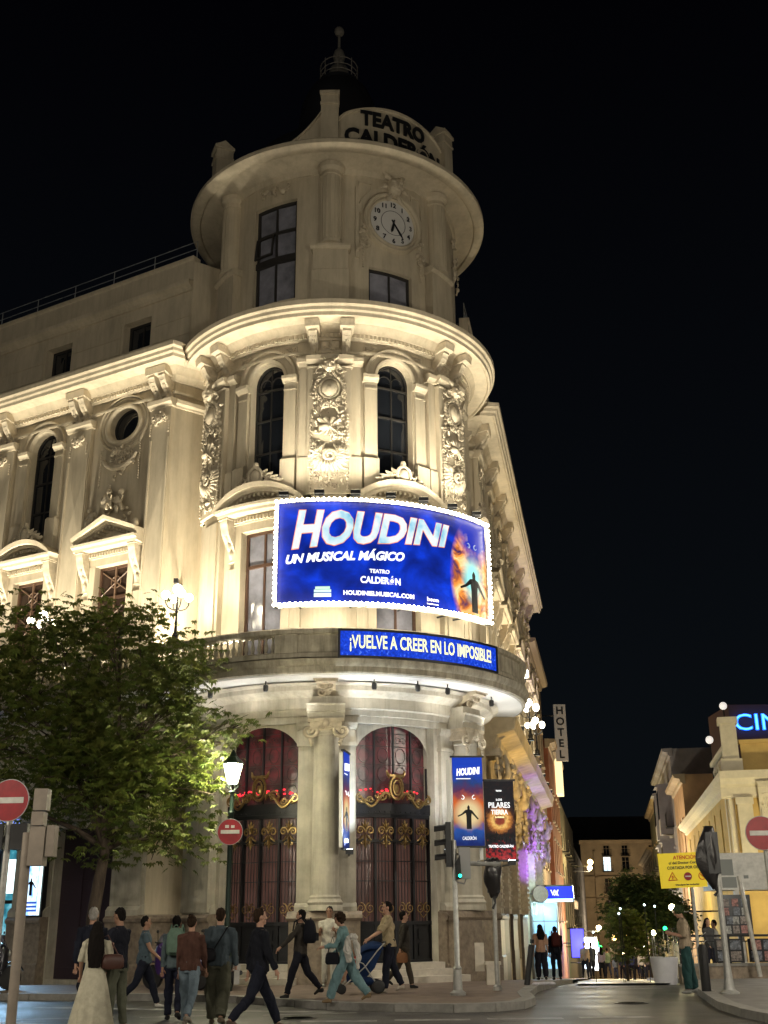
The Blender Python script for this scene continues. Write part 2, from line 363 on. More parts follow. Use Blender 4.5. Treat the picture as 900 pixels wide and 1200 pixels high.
def trophy_panel(mb, fr, uc, z0, z1, hw, seed=1):
    """tall carved panel: mask, wreathed oval shield, ribbon, trophies and a shell, beaded edges"""
    H = z1-z0
    mask_face(mb, fr, uc, z1+.02, .34, .14)
    zs = z1-H*.18
    rows = []
    for i in range(6):
        a = i/5*pi/2; rows.append([fr(uc+.23*cos(a)*cos(2*pi*j/16), .1+.15*sin(a), zs+.3*cos(a)*sin(2*pi*j/16)) for j in range(16)])
    mb.grid(rows, closed_u=True, cap=True); ring(mb, fr, uc, zs, .27, .34, .035, .12)
    for i in range(26):
        a = 2*pi*i/26; leaf(mb, fr, uc+.36*cos(a), zs+.42*sin(a), a+1.2, .2, .075, .09, .08); blob(mb, fr, uc+.42*cos(a+.1), .12, zs+.47*sin(a+.1), .045, .045, .045)
    for k in (-1, 1):
        scroll(mb, fr, uc+k*.3, z1-.12, .14, pi/2, 1.2, k, .04, .1)
        P = [(uc+k*(.06+.36*t), .12+.04*sin(t*9), zs-.55-.28*t+.09*sin(t*8)) for t in [i/8 for i in range(9)]]; gtube(mb, fr, P, .045)
        ring(mb, fr, uc+k*.14, zs-.56, .11, .07, .03, .13)
        beads(mb, fr, uc+k*(hw-.05), z0, z0+H*.62, d=.07, r=.045, step=.1)
        for i in range(4): leaf(mb, fr, uc+k*(hw-.1), zs-.7+.16*i, pi/2+k*.5, .22, .07, .08, .08)
    # trophies: crossed tubes, drum, quiver
    zt = z0+H*.5
    for a, L in ((.7, .75), (2.4, .7), (1.2, .6), (2.0, .55)):
        P = [(uc+L*t*cos(a)-L*.5*cos(a), .12+.03*a, zt+L*t*sin(a)-L*.5*sin(a)) for t in (0, .5, 1)]; gtube(mb, fr, P, [.025, .045, .07])
    blob(mb, fr, uc-.12, .16, zt-.02, .17, .12, .13, 10, 6); foliage(mb, fr, uc-hw*.7, uc+hw*.7, zt-.35, zt+.2, 16, .17, .1, seed)
    zc = z0+H*.27
    scroll(mb, fr, uc+.02, zc, .2, 0, 1.6, 1, .055, .14, 20); ring(mb, fr, uc+.02, zc, .24, .26, .03, .1)
    for i in range(14):
        a = pi*(.95+1.1*i/13); leaf(mb, fr, uc+.2*cos(a), zc+.15*sin(a), a, .38, .09, .1, .1, .4)
    for k in (-1, 1):
        for i in range(5): leaf(mb, fr, uc+k*.25, zc+.1, (0.3+i*.35)*1 if k > 0 else pi-.3-i*.35, .33, .08, .1, .09, k*.5)
    foliage(mb, fr, uc-hw*.75, uc+hw*.75, z0+.15, zc-.1, 14, .16, .06, seed+5)
    foliage(mb, fr, uc-hw*.86, uc+hw*.86, z0+.1, zs-.45, 90, .115, .05, seed+21); foliage(mb, fr, uc-hw*.9, uc-hw*.55, z0+H*.3, z1-.1, 26, .12, .06, seed+31); foliage(mb, fr, uc+hw*.55, uc+hw*.9, z0+H*.3, z1-.1, 26, .12, .06, seed+41)
    scroll(mb, fr, uc-.15, z0+.12, .1, 0, 1.1, 1, .03, .05); scroll(mb, fr, uc+.15, z0+.12, .1, pi, 1.1, -1, .03, .05)
def cap_ornament(mb, fr, uc, z, hw, seed):
    ring(mb, fr, uc, z, .13, .12, .05, .1); blob(mb, fr, uc, .12, z, .1, .08, .1)
    for k in (-1, 1):
        scroll(mb, fr, uc+k*.22, z+.05, .12, pi/2, 1.3, k, .04, .1); beads(mb, fr, uc+k*(hw-.04), z-.55, z-.1, d=.06)
    foliage(mb, fr, uc-hw*.7, uc+hw*.7, z-.22, z+.24, 10, .14, .08, seed)
def crest_group(mb, fr, uc, z, w=.8, h=.75, d0=.45, seed=0):
    blob(mb, fr, uc, d0, z+h*.38, .17, .16, h*.34, 10, 6); ring(mb, fr, uc, z+h*.4, .2, .27, .045, d0+.05)
    blob(mb, fr, uc, d0, z+h*.85, .09, .1, .14)
    for k in (-1, 1):
        scroll(mb, fr, uc+k*.25, z+.2, .17, pi/2, 1.4, k, .05, d0); scroll(mb, fr, uc+k*w*.45, z+.1, .1, pi/2, 1.2, k, .035, d0)
        for i in range(4): leaf(mb, fr, uc+k*(.15+.12*i), z+.1+.06*(3-i), (0.9-.25*i) if k > 0 else pi-.9+.25*i, .3, .08, d0-.03, .12)
def putto(mb, fr, u, z, s=1., lean=0., d0=.4):
    """small seated stone child figure"""
    blob(mb, fr, u, d0, z+.30*s, .11*s, .11*s, .2*s, 8, 6); blob(mb, fr, u+lean*.12*s, d0+.02, z+.58*s, .085*s, .09*s, .1*s, 8, 6)
    gtube(mb, fr, [(u, d0+.02, z+.15*s), (u+.2*s*(1 if lean >= 0 else -1), d0+.1, z+.14*s), (u+.26*s*(1 if lean >= 0 else -1), d0+.08, z-.06*s)], [.085*s, .07*s, .045*s])
    gtube(mb, fr, [(u-.02, d0+.05, z+.12*s), (u+.1*s*(1 if lean >= 0 else -1), d0+.16, z+.05*s), (u+.12*s*(1 if lean >= 0 else -1), d0+.14, z-.12*s)], [.08*s, .065*s, .045*s])
    gtube(mb, fr, [(u+.08*s, d0, z+.44*s), (u+.2*s, d0+.06, z+.3*s), (u+.26*s, d0+.1, z+.42*s)], [.05*s, .042*s, .03*s])
    gtube(mb, fr, [(u-.08*s, d0, z+.44*s), (u-.2*s, d0+.02, z+.3*s), (u-.3*s, d0+.02, z+.26*s)], [.05*s, .042*s, .03*s])

def window(fr, uc, hw, zb, zt, kind, cols, rowz, dd=-.22, fm=None, gm=None, parent=None, bar=.05, tr=None):
    """window frame part with its panes as sub-parts; rowz = heights of horizontal bars"""
    fm = fm or M_FRAME; gm = gm or M_GLASS
    w = MB(); top = zt if kind == 'rect' else zt-hw
    e = bar
    if kind in ('rect', 'arch'):
        w.gbox(fr, uc-hw, uc-hw+e, dd-.05, dd+.05, zb, top); w.gbox(fr, uc+hw-e, uc+hw, dd-.05, dd+.05, zb, top); w.gbox(fr, uc-hw, uc+hw, dd-.05, dd+.05, zb, zb+e)
        if kind == 'rect': w.gbox(fr, uc-hw, uc+hw, dd-.05, dd+.05, zt-e, zt)
        else: w.garch(fr, uc, top, [(hw-e, dd-.05), (hw, dd-.05), (hw, dd+.05), (hw-e, dd+.05)], 0, pi, 18)
        for i in range(1, cols): u = uc-hw+2*hw*i/cols; w.gbox(fr, u-e*.4, u+e*.4, dd-.03, dd+.03, zb, top)
        for z in rowz: w.gbox(fr, uc-hw, uc+hw, dd-.045, dd+.045, z-e*.5, z+e*.5)
        if kind == 'arch':
            for k in (-.38, .38): w.garch(fr, uc+k*hw*1.0, top, [(hw*.34, dd-.02), (hw*.34+.02, dd-.02), (hw*.34+.02, dd+.03), (hw*.34, dd+.03)], 0, pi, 10)
            w.gbox(fr, uc-.012, uc+.012, dd-.02, dd+.02, top, zt-.02)
    else:
        rz = (zt-zb)/2
        rows = []
        for i in range(29):
            a = 2*pi*i/28; rows.append([fr(uc+r*cos(a), d, (zb+zt)/2+r/hw*rz*sin(a)) for r, d in ((hw-e, dd-.04), (hw, dd-.04), (hw, dd+.04), (hw-e, dd+.04))])
        w.grid(rows, closed_u=True)
    fo = tb(w, 'window', fm, parent)
    # panes
    zs = [zb+e]+sorted(rowz)+[top-(e if kind == 'rect' else 0)]
    if kind == 'oval':
        p = MB(); rows = [[fr(uc+(hw-e)*f*cos(2*pi*i/24), dd-.01, (zb+zt)/2+(zt-zb)/2*f*sin(2*pi*i/24)) for i in range(24)] for f in (1, .02)]
        p.grid(rows, closed_u=True); tb(p, 'pane', gm, fo); return fo
    for i in range(cols):
        for j in range(len(zs)-1):
            a = uc-hw+2*hw*i/cols+.02; b = uc-hw+2*hw*(i+1)/cols-.02; p = MB()
            tw = R.uniform(-.012, .012)
            p.grid([[fr(a, dd-.01+tw, zs[j]), fr(a, dd-.01-tw, zs[j+1])], [fr(b, dd-.01-tw, zs[j]), fr(b, dd-.01+tw*.5, zs[j+1])]]); tb(p, 'pane', gm, fo)
    if kind == 'arch':
        p = MB(); rows = [[fr(uc+(hw-e)*f*cos(pi*i/14), dd-.01, top+(hw-e)*f*sin(pi*i/14)) for i in range(15)] for f in (1, .02)]
        p.grid(rows); tb(p, 'pane', gm, fo)
    return fo

# ---------------------------------------------------------------- plinth, floors, cornices that run round the whole corner
M_GRAND = mat('dark_brown_granite', (.12, .09, .065), .5, noise_amt=.45, noise_scale=6)
PLP = [(-.3, -1.5), (.34, -1.5), (.34, .5), (.30, .55), (.30, 1.6), (.36, 1.64), (.38, 1.72), (.3, 1.8), (-.3, 1.86)]
GA = 15.9
for pts in ([Vector(frL(-S_END, 0, 0)), Vector(frL(-11.15, 0, 0))], [Vector(frL(-8.75, 0, 0)), Vector(frL(-7.35, 0, 0))], [Vector(frL(-4.85, 0, 0)), CL.copy()]+arc_pts(-77, -26-GA, 12), arc_pts(-26+GA, 26-GA, 8), arc_pts(26+GA, 127, 28)+[CR.copy(), Vector(frR(4.85, 0, 0))],
            [Vector(frR(6.85, 0, 0)), Vector(frR(9.05, 0, 0))], [Vector(frR(10.95, 0, 0)), Vector(frR(13.15, 0, 0))], [Vector(frR(16.05, 0, 0)), Vector(frR(19.05, 0, 0))], [Vector(frR(21.95, 0, 0)), Vector(frR(25.35, 0, 0))], [Vector(frR(28.65, 0, 0)), Vector(frR(R_END, 0, 0))]):
    p = MB(); sweep(p, pts, PLP if pts[0].y < 36 or pts[0].x < 0 else [(d*.35 if d > 0 else -.08, z) for d, z in PLP]); tb(p, 'plinth', M_GRAN if pts[0].y < 36 or pts[0].x < 0 else M_GRAND)
p = MB(); sweep(p, PATH, [(-.2, 18.62), (.22, 18.62), (.26, 18.72), (.34, 18.80), (.38, 18.86), (.80, 18.89), (.83, 18.84), (.90, 18.84), (.92, 18.95), (.98, 19.0), (1.0, 19.10), (1.07, 19.16), (1.08, 19.30), (1.0, 19.33), (-.2, 19.42)])
tb(p, 'cornice', M_STONE, smooth=True)
p = MB(); sweep(p, PATH, [(0, 17.98), (.08, 17.98), (.1, 18.03), (.1, 18.08), (0, 18.1)]); tb(p, 'frieze_moulding', M_STONE)
# dentils: far too small to pick apart, joined
def dentil_run(name, fr, u0, u1, z0, z1, d0, d1, step=.13):
    p = MB(); n = int((u1-u0)/step)
    for i in range(n):
        u = u0+(i+.5)*(u1-u0)/n
        q = [fr(u-step*.3, d0, z0), fr(u+step*.3, d0, z0), fr(u+step*.3, d1, z0), fr(u-step*.3, d1, z0), fr(u-step*.3, d0, z1), fr(u+step*.3, d0, z1), fr(u+step*.3, d1, z1), fr(u-step*.3, d1, z1)]
        p.hexa(q)
    return tb(p, name, M_STONE, kind='stuff')
dentil_run('dentils', frT, -77*DEG, 100*DEG, 18.48, 18.6, -.02, .2)
dentil_run('dentils', frL, -S_END, -3.7, 18.48, 18.6, -.02, .2)
dentil_run('dentils', frR, 3.7, R_END, 18.48, 18.6, -.02, .2)
p = MB(); sweep(p, PATH, [(0, 18.42), (.09, 18.42), (.12, 18.47), (.2, 18.61), (0, 18.63)]); tb(p, 'bed_moulding', M_STONE)
# ---------------------------------------------------------------- second floor: tower bays and facade bays
BH = 26.75*DEG       # half a tower bay
def opening_mouldings(fr, uc, hw, zb, zt, name='arch_moulding'):
    p = MB(); zc = zt-hw
    p.garch(fr, uc, zc, [(hw, -.02), (hw+.03, .05), (hw+.10, .08), (hw+.14, .03), (hw+.30, .03), (hw+.33, .09), (hw+.40, .10), (hw+.43, .06), (hw+.44, 0)], 0, pi, 26)
    return tb(p, name, M_STONE, smooth=True)
def pilaster(fr, u, hw, z0, z1, zcap, d=.1, ped=14.55):
    p = MB(); p.gbox(fr, u-hw, u+hw, -.02, d, ped, zcap); p.gbox(fr, u-hw-.04, u+hw+.04, -.02, d+.12, z0, ped-.05); p.gprof(fr, [(-.02, ped-.05), (d+.12, ped-.05), (d+.05, ped+.03), (-.02, ped+.03)], u-hw-.02, u+hw+.02)
    p.gprof(fr, [(-.02, zcap), (d+.02, zcap), (d+.05, zcap+.05), (d+.12, zcap+.12), (d+.13, zcap+.22), (-.02, zcap+.24)], u-hw-.05, u+hw+.05); p.gbox(fr, u-hw-.015, u+hw+.015, -.02, d+.03, zcap-.24, zcap-.19)
    tb(p, 'pilaster', M_STONE)
for wc in (-26.75, 26.75, 80.25):
    uc = wc*DEG; p = MB()
    p.gwall(frT, uc-BH if wc > 0 else -77*DEG, uc+BH if wc < 30 else 127*DEG, 13.3, 18.65, [(uc, .60, 14.0, 17.9, 'arch')], .4); tb(p, 'wall', M_STONE)
    opening_mouldings(frT, uc, .60, 14.0, 17.9)
    window(frT, uc, .60, 14.0, 17.9, 'arch', 2, [15.0, 16.1, 17.1], dd=-.3)
    for k in (-1, 1):
        pilaster(frT, uc+k*.84, .18, 13.3, 18, 17.05, .1)
        p = MB(); q = [(uc+k*1.0, 18.3), (uc+k*1.0, 17.95), (uc+k*.62, 18.3)]     # triangular sunk spandrel carving
        for a, b in ((0, 1), (1, 2), (2, 0)): gtube(p, frT, [(q[a][0], .02, q[a][1]), (q[b][0], .02, q[b][1])], .025)
        scroll(p, frT, uc+k*.9, 18.2, .07, 0, 1, k, .02, .02); leaf(p, frT, uc+k*.95, 18.25, pi if k > 0 else 0, .2, .05, .01, .03); tb(p, 'spandrel_carving', M_STONE2)
for k, pc in enumerate((0, -53.5, 53.5)):
    uc = pc*DEG; hw = .90
    p = MB(); p.gbox(frT, uc-hw, uc+hw, -.02, .14, 13.3, 17.55); p.gbox(frT, uc-hw-.03, uc+hw+.03, -.02, .2, 13.3, 14.5)
    p.gbox(frT, uc-.62, uc+.62, .1, .30, 13.3, 17.42); tb(p, 'pier', M_STONE)
    p = MB(); p.gprof(frT, [(0, 17.5), (.16, 17.5), (.19, 17.56), (.28, 17.62), (.30, 17.74), (.2, 17.78), (0, 17.8)], uc-hw-.06, uc+hw+.06); p.gprof(frT, [(0, 17.5), (.32, 17.5), (.35, 17.56), (.42, 17.62), (.44, 17.75), (0, 17.8)], uc-.66, uc+.66)
    p.gprof(frT, [(0, 17.36), (.33, 17.36), (.35, 17.41), (0, 17.43)], uc-.64, uc+.64); tb(p, 'pier_capital', M_STONE, smooth=True)
    frP = lambda u, d, z: frT(u, d+.28, z)
    p = MB(); trophy_panel(p, frP, uc, 13.35, 17.35, .56, seed=3+k); tb(p, 'carved_panel', M_STONE2, smooth=True, angle=60)
    for s in (-1, 1): p = MB(); console(p, frT, uc+s*.47, 18.62, .85, .23, .54); tb(p, 'console', M_STONE2, smooth=True, angle=50)
    p = MB(); p.gprof(frT, [(0, 18.5), (.68, 18.62), (.72, 18.84), (0, 18.86)], uc-.66, uc-.28); p.gprof(frT, [(0, 18.5), (.68, 18.62), (.72, 18.84), (0, 18.86)], uc+.28, uc+.66)
    p.gbox(frT, uc-.27, uc+.27, 0, .06, 17.9, 18.4); foliage(p, frT, uc-.2, uc+.2, 17.98, 18.3, 10, .13, .08, 40+k); tb(p, 'frieze_carving', M_STONE2)
# facade bays, left (u = -s) and right
def facade_second(fr, uc, kind, seed, hb=1.85, edge=0.):
    p = MB(); op = [(uc, .60, 14.0, 17.9, 'arch')] if kind == 'arch' else [(uc, .66, 16.78, 18.02, 'oval')]
    p.gwall(fr, uc-hb, uc+hb+edge, 13.3, 18.65, op, .4, step=1.85); tb(p, 'wall', M_STONE)
    if kind == 'arch':
        opening_mouldings(fr, uc, .60, 14.0, 17.9); window(fr, uc, .60, 14.0, 17.9, 'arch', 2, [15.0, 16.1, 17.1], dd=-.3)
        for k in (-1, 1): pilaster(fr, uc+k*.84, .18, 13.3, 18, 17.05, .1)
    else:
        window(fr, uc, .66, 16.78, 18.02, 'oval', 1, [], dd=-.3); p = MB()
        for (a, b, dd) in ((.74, .1, .1), (.95, .05, .06), (1.07, .05, .09)):
            rows = []
            for i in range(33):
                t = 2*pi*i/32; rows.append([fr(uc+(a+b*cos(q))*cos(t), dd*sin(q)+.0, 17.4+(a-.06+b*cos(q))*sin(t)) for q in (0, .6, 1.2, 1.9, 2.5, pi)])
            p.grid(rows)
        tb(p, 'oculus_moulding', M_STONE, smooth=True, angle=60)
        p = MB(); foliage(p, fr, uc-.55, uc+.6, 15.75, 16.5, 34, .2, .1, seed); foliage(p, fr, uc-.3, uc+.3, 15.3, 15.8, 12, .16, .06, seed+1)
        P = [(uc+.75*sin(t), .12, 16.35-.75*cos(t)*.75) for t in [-1.3+2.6*i/14 for i in range(15)]]; gtube(p, fr, P, [.05+.06*sin(pi*i/14) for i in range(15)])
        for k in (-1, 1): beads(p, fr, uc+k*.85, 15.2, 16.6)
        tb(p, 'garland', M_STONE2, smooth=True, angle=60)
        p = MB()                                   # carved children and urn over the pediment
        blob(p, fr, uc-.1, .38, 14.45, .26, .24, .33, 10, 6); blob(p, fr, uc-.1, .38, 14.82, .14, .13, .16); blob(p, fr, uc-.1, .38, 15.02, .06, .06, .1)
        putto(p, fr, uc+.35, 14.1, 1.1, 1); putto(p, fr, uc-.75, 13.8, .9, -1); putto(p, fr, uc+.05, 14.2, .9, .4, .55); foliage(p, fr, uc-.8, uc+.8, 13.7, 14.2, 14, .2, .3, seed+9)
        blob(p, fr, uc+1.2, .45, 13.5, .12, .12, .2, 8, 6); tb(p, 'figure_group', M_STONE2, smooth=True, angle=60)
def facade_pier(fr, uc, seed, hw=.5, orn=True):
    p = MB(); p.gbox(fr, uc-hw, uc+hw, -.02, .16, 8, 17.5, step=3)
    for k in (-1, 1):                # raised border strips of the sunk panel
        p.gbox(fr, uc+k*(hw-.06)-.03, uc+k*(hw-.06)+.03, .15, .2, 9.3, 16.4, step=3)
    tb(p, 'pilaster', M_STONE)
    p = MB(); p.gprof(fr, [(0, 17.5), (.2, 17.5), (.22, 17.56), (.3, 17.62), (.32, 17.74), (.2, 17.78), (0, 17.8)], uc-hw-.08, uc+hw+.08); tb(p, 'pier_capital', M_STONE, smooth=True)
    p = MB(); cap_ornament(p, lambda u, d, z: fr(u, d+.14, z), uc, 17.1, .42, seed); tb(p, 'capital_carving', M_STONE2, smooth=True, angle=60)
    for s in (-1, 1): p = MB(); console(p, fr, uc+s*.22, 18.62, .9, .26, .54); tb(p, 'console', M_STONE2, smooth=True, angle=50)
    p = MB(); p.gprof(fr, [(0, 18.5), (.58, 18.62), (.62, 18.84), (0, 18.86)], uc-.42, uc+.42); tb(p, 'console_cap', M_STONE)
mat('dark_lattice', (.16, .10, .065), .5)
M_DARKWOOD = mat('dark_brown_glass', (.035, .022, .016), .25)
# first-floor windows with pediments
def first_window(fr, uc, kind, cols=2, seed=0, hw=.7, glass=None):
    w = 1.36 if kind == 'tri' else 1.3
    window(fr, uc, hw, 8.1, 12.45, 'rect', cols, [9.35, 11.4], dd=-.2, fm=M_WOOD, gm=glass or M_GLASS2, bar=.09)
    if cols == 1:
        p = MB()
        for za, zb_ in ((9.45, 10.35), (10.4, 11.3), (11.5, 12.3)):
            for a_, b_ in ((za, zb_), (zb_, za)): gtube(p, fr, [(uc-hw+.1, -.17, a_), (uc+hw-.1, -.17, b_)], .022, 4)
            ring(p, fr, uc, (za+zb_)/2, .2, .2, .02, -.17, 14)
        p.gbox(fr, uc-.03, uc+.03, -.2, -.13, 8.15, 12.4); tb(p, 'lattice', MATS['dark_lattice'])
    p = MB()
    for k in (-1, 1):
        p.gbox(fr, uc+k*(hw+.12)-.12, uc+k*(hw+.12)+.12, -.02, .1, 8, 12.5); p.gbox(fr, uc+k*(hw+.4)-.16, uc+k*(hw+.4)+.16, -.02, .07, 8, 11.4)
    p.gbox(fr, uc-hw-.24, uc+hw+.24, -.02, .1, 12.45, 12.7); p.gbox(fr, uc-hw-.5, uc+hw+.5, -.02, .16, 12.7, 12.92); tb(p, 'window_surround', M_STONE)
    for k in (-1, 1): p = MB(); console(p, fr, uc+k*(hw+.4), 12.88, 1.25, .28, .45); tb(p, 'window_console', M_STONE2, smooth=True, angle=50)
    dentil_run('dentils', fr, uc-hw-.2, uc+hw+.2, 12.73, 12.84, .12, .26, .11)
    p = MB(); prof = [(0, 12.9), (.5, 12.92), (.52, 13.0), (.62, 13.04), (.64, 13.12), (0, 13.14)]; p.gprof(fr, prof, uc-w, uc+w)
    if kind == 'tri':
        for s in (-1, 1):
            rows = []
            for t in (0, 1):
                u = uc+s*w*(1-t); dz = .6*t; rows.append([fr(u, d, z+dz) for d, z in [(0, 13.1), (.5, 13.12), (.52, 13.2), (.62, 13.24), (.66, 13.36), (0, 13.38)]])
            p.grid(rows, closed_u=True, cap=True)
        p.add([fr(uc-w*.9, .1, 13.12), fr(uc+w*.9, .1, 13.12), fr(uc, .1, 13.68)], [(0, 1, 2)])
    else:
        Rr = 1.85; zc = 13.12-1.85+.56
        a0 = math.asin(min(1, (13.12-zc)/Rr))
        p.garch(fr, uc, zc, [(Rr-.2, 0), (Rr-.2, .5), (Rr-.12, .52), (Rr-.08, .62), (Rr+.06, .66), (Rr+.07, 0)], a0*.96, pi-a0*.96, 24)
        rows = [[fr(uc+w*.95*(2*i/16-1), .1, 13.12), fr(uc+w*.95*(2*i/16-1), .1, zc+sqrt(max(0, (Rr-.1)**2-(w*.95*(2*i/16-1))**2)))] for i in range(17)]; p.grid(rows)
    tb(p, 'pediment', M_STONE, smooth=True)
    q = MB(); n = 16
    for i in range(n):            # row of small teeth under the raking moulding
        t = (i+.5)/n*2-1; u = uc+w*.9*t
        z = 13.14+.54*(1-abs(t))*.92 if kind == 'tri' else 13.12-1.85+.56+sqrt(1.85**2-(w*.9*t)**2)-.25
        q.gbox(fr, u-.035, u+.035, .08, .4, z-.05, z+.04)
    tb(q, 'pediment_teeth', M_STONE, kind='stuff')
    if kind != 'tri':
        q = MB(); crest_group(q, fr, uc, 13.66, seed=seed); tb(q, 'crest', M_STONE2, smooth=True, angle=60)
def first_wall(fr, u0, u1, uc, hw=.7, step=.3):
    p = MB(); p.gwall(fr, u0, u1, 7.6, 13.32, [(uc, hw, 8.05, 12.45, 'rect')], .35, step); tb(p, 'wall', M_STONE)
for wc in (-26.75, 26.75, 80.25):
    uc = wc*DEG; first_wall(frT, uc-BH if wc > 0 else -77*DEG, uc+BH if wc < 30 else 127*DEG, uc); first_window(frT, uc, 'seg', 2, int(wc))
for pc in (0, -53.5, 53.5):
    uc = pc*DEG; p = MB(); p.gbox(frT, uc-.5, uc+.5, -.02, .18, 8, 13.3); p.gbox(frT, uc-.38, uc+.38, .16, .24, 9.2, 13.0); p.gbox(frT, uc-.56, uc+.56, -.02, .28, 8, 9.1); tb(p, 'pilaster', M_STONE)
LB = [-5.85, -9.55, -13.25]
for i, uc in enumerate(LB):
    edge = .3 if i == 0 else 0
    facade_second(frL, uc, 'oval' if i % 2 == 0 else 'arch', 60+i, edge=edge)
    p = MB(); p.gwall(frL, uc-1.85, uc+1.85+edge, 7.6, 13.32, [(uc, .7, 8.05, 12.45, 'rect')], .35, 2); tb(p, 'wall', M_STONE)
    first_window(frL, uc, 'tri' if i % 2 == 0 else 'seg', 1 if True else 2, i, glass=M_DARKWOOD)
for i, uc in enumerate((-4.12, -7.7, -11.4, -15.1)): facade_pier(frL, uc, 70+i, hw=.42 if i == 0 else .5)
RB = [5.85+3.7*i for i in range(7)]
for i, uc in enumerate(RB):
    facade_second(frR, uc, 'oval' if i % 2 == 0 else 'arch', 80+i, edge=0)
    p = MB(); p.gwall(frR, uc-1.85-(.3 if i == 0 else 0), uc+1.85, 7.6, 13.32, [(uc, .7, 8.05, 12.45, 'rect')], .35, 2); tb(p, 'wall', M_STONE)
    first_window(frR, uc, 'tri' if i % 2 == 0 else 'seg', 1, i, glass=M_DARKWOOD)
for i in range(8): facade_pier(frR, 4.12+3.7*i, 90+i)
# plain return walls that join the facades to the tower, and their string courses
for fr, L in ((frLr, LLr), (frRr, LRr)):
    p = MB(); p.gbox(fr, 0, L, -.1, 0, -.3, 18.7, step=5); tb(p, 'wall', M_STONE)
    p = MB(); p.gprof(fr, [(0, 17.5), (.06, 17.5), (.08, 17.56), (.16, 17.62), (.18, 17.74), (.05, 17.78), (0, 17.8)], 0, L); tb(p, 'string_course', M_STONE)
# ---------------------------------------------------------------- balcony with its soffit
SB = 16.5
RB0 = 5.72
BP = [Vector((CX, CY, 0))+nL*RB0+dL*SB]+arc_pts(-29.6, 100, 56, RB0)
def band(mb, prof): sweep(mb, BP, prof)
p = MB(); band(p, [(-3.0, 7.72), (.10, 7.72), (.14, 7.76), (.14, 7.9), (-3.0, 7.9)]); tb(p, 'balcony_soffit', M_SOFFIT)
p = MB(); band(p, [(-.3, 7.905), (.17, 7.75), (.22, 7.78), (.24, 7.92), (.3, 7.98), (.33, 8.12), (.2, 8.16), (-.0, 8.18), (-3.0, 8.18), (-3.0, 7.905)]); tb(p, 'balcony_slab', M_PARAPET, smooth=True)
p = MB(); band(p, [(.0, 8.17), (.26, 8.17), (.26, 8.28), (.22, 8.32), (0, 8.32)]); tb(p, 'balcony_base_rail', M_PARAPET)
p = MB(); band(p, [(-.02, 8.78), (.24, 8.78), (.3, 8.82), (.32, 8.92), (.26, 8.96), (-.05, 8.97)]); tb(p, 'balcony_hand_rail', M_PARAPET, smooth=True)
frB = lambda u, d, z: (CX+(RB0+d)*sin(u/RB0), CY-(RB0+d)*cos(u/RB0), z)
PBL = Vector((CX, CY, 0))+nL*RB0
th0 = -29.6
UB0 = radians(th0)*RB0
def frBal(u, d, z):             # u along the balcony: arc to the right of the tangent point, straight to the left of it
    if u >= UB0: return frB(u, d, z)
    s = UB0-u; q = PBL+dL*s+nL*d; return (q.x, q.y, z)
dB = RB0*pi/180
p = MB(); p.gbox(frBal, -10*dB, 74*dB, .02, .22, 8.3, 8.8); tb(p, 'balcony_parapet', M_PARAPET)
for u in (-10*dB-.0, 74*dB, -7.9, -12.3, 97*dB):
    p = MB(); p.gbox(frBal, u-.3, u+.3, -.02, .26, 8.3, 8.82); tb(p, 'balcony_pedestal', M_PARAPET)
bal_me = None
bprof = [(.04, 0), (.055, .03), (.03, .06), (.045, .1), (.062, .16), (.055, .22), (.028, .32), (.03, .38), (.045, .40), (.035, .43), (.055, .46)]
def balusters(u0, u1, step=.19):
    global bal_me
    n = int((u1-u0)/step)
    for i in range(n):
        x, y, z = frBal(u0+(i+.5)*(u1-u0)/n, .12, 8.32)
        if bal_me is None:
            m = MB(); m.lathe(bprof, n=8); o = m.build('baluster', M_PARAPET, T, smooth=True); bal_me = o.data; o.location = (x-CX, y-CY, z)
        else: link('baluster', bal_me, T).location = (x-CX, y-CY, z)
balusters(-7.6, -10*dB-.3); balusters(-12.0, -8.2); balusters(74*dB+.3, 96*dB)
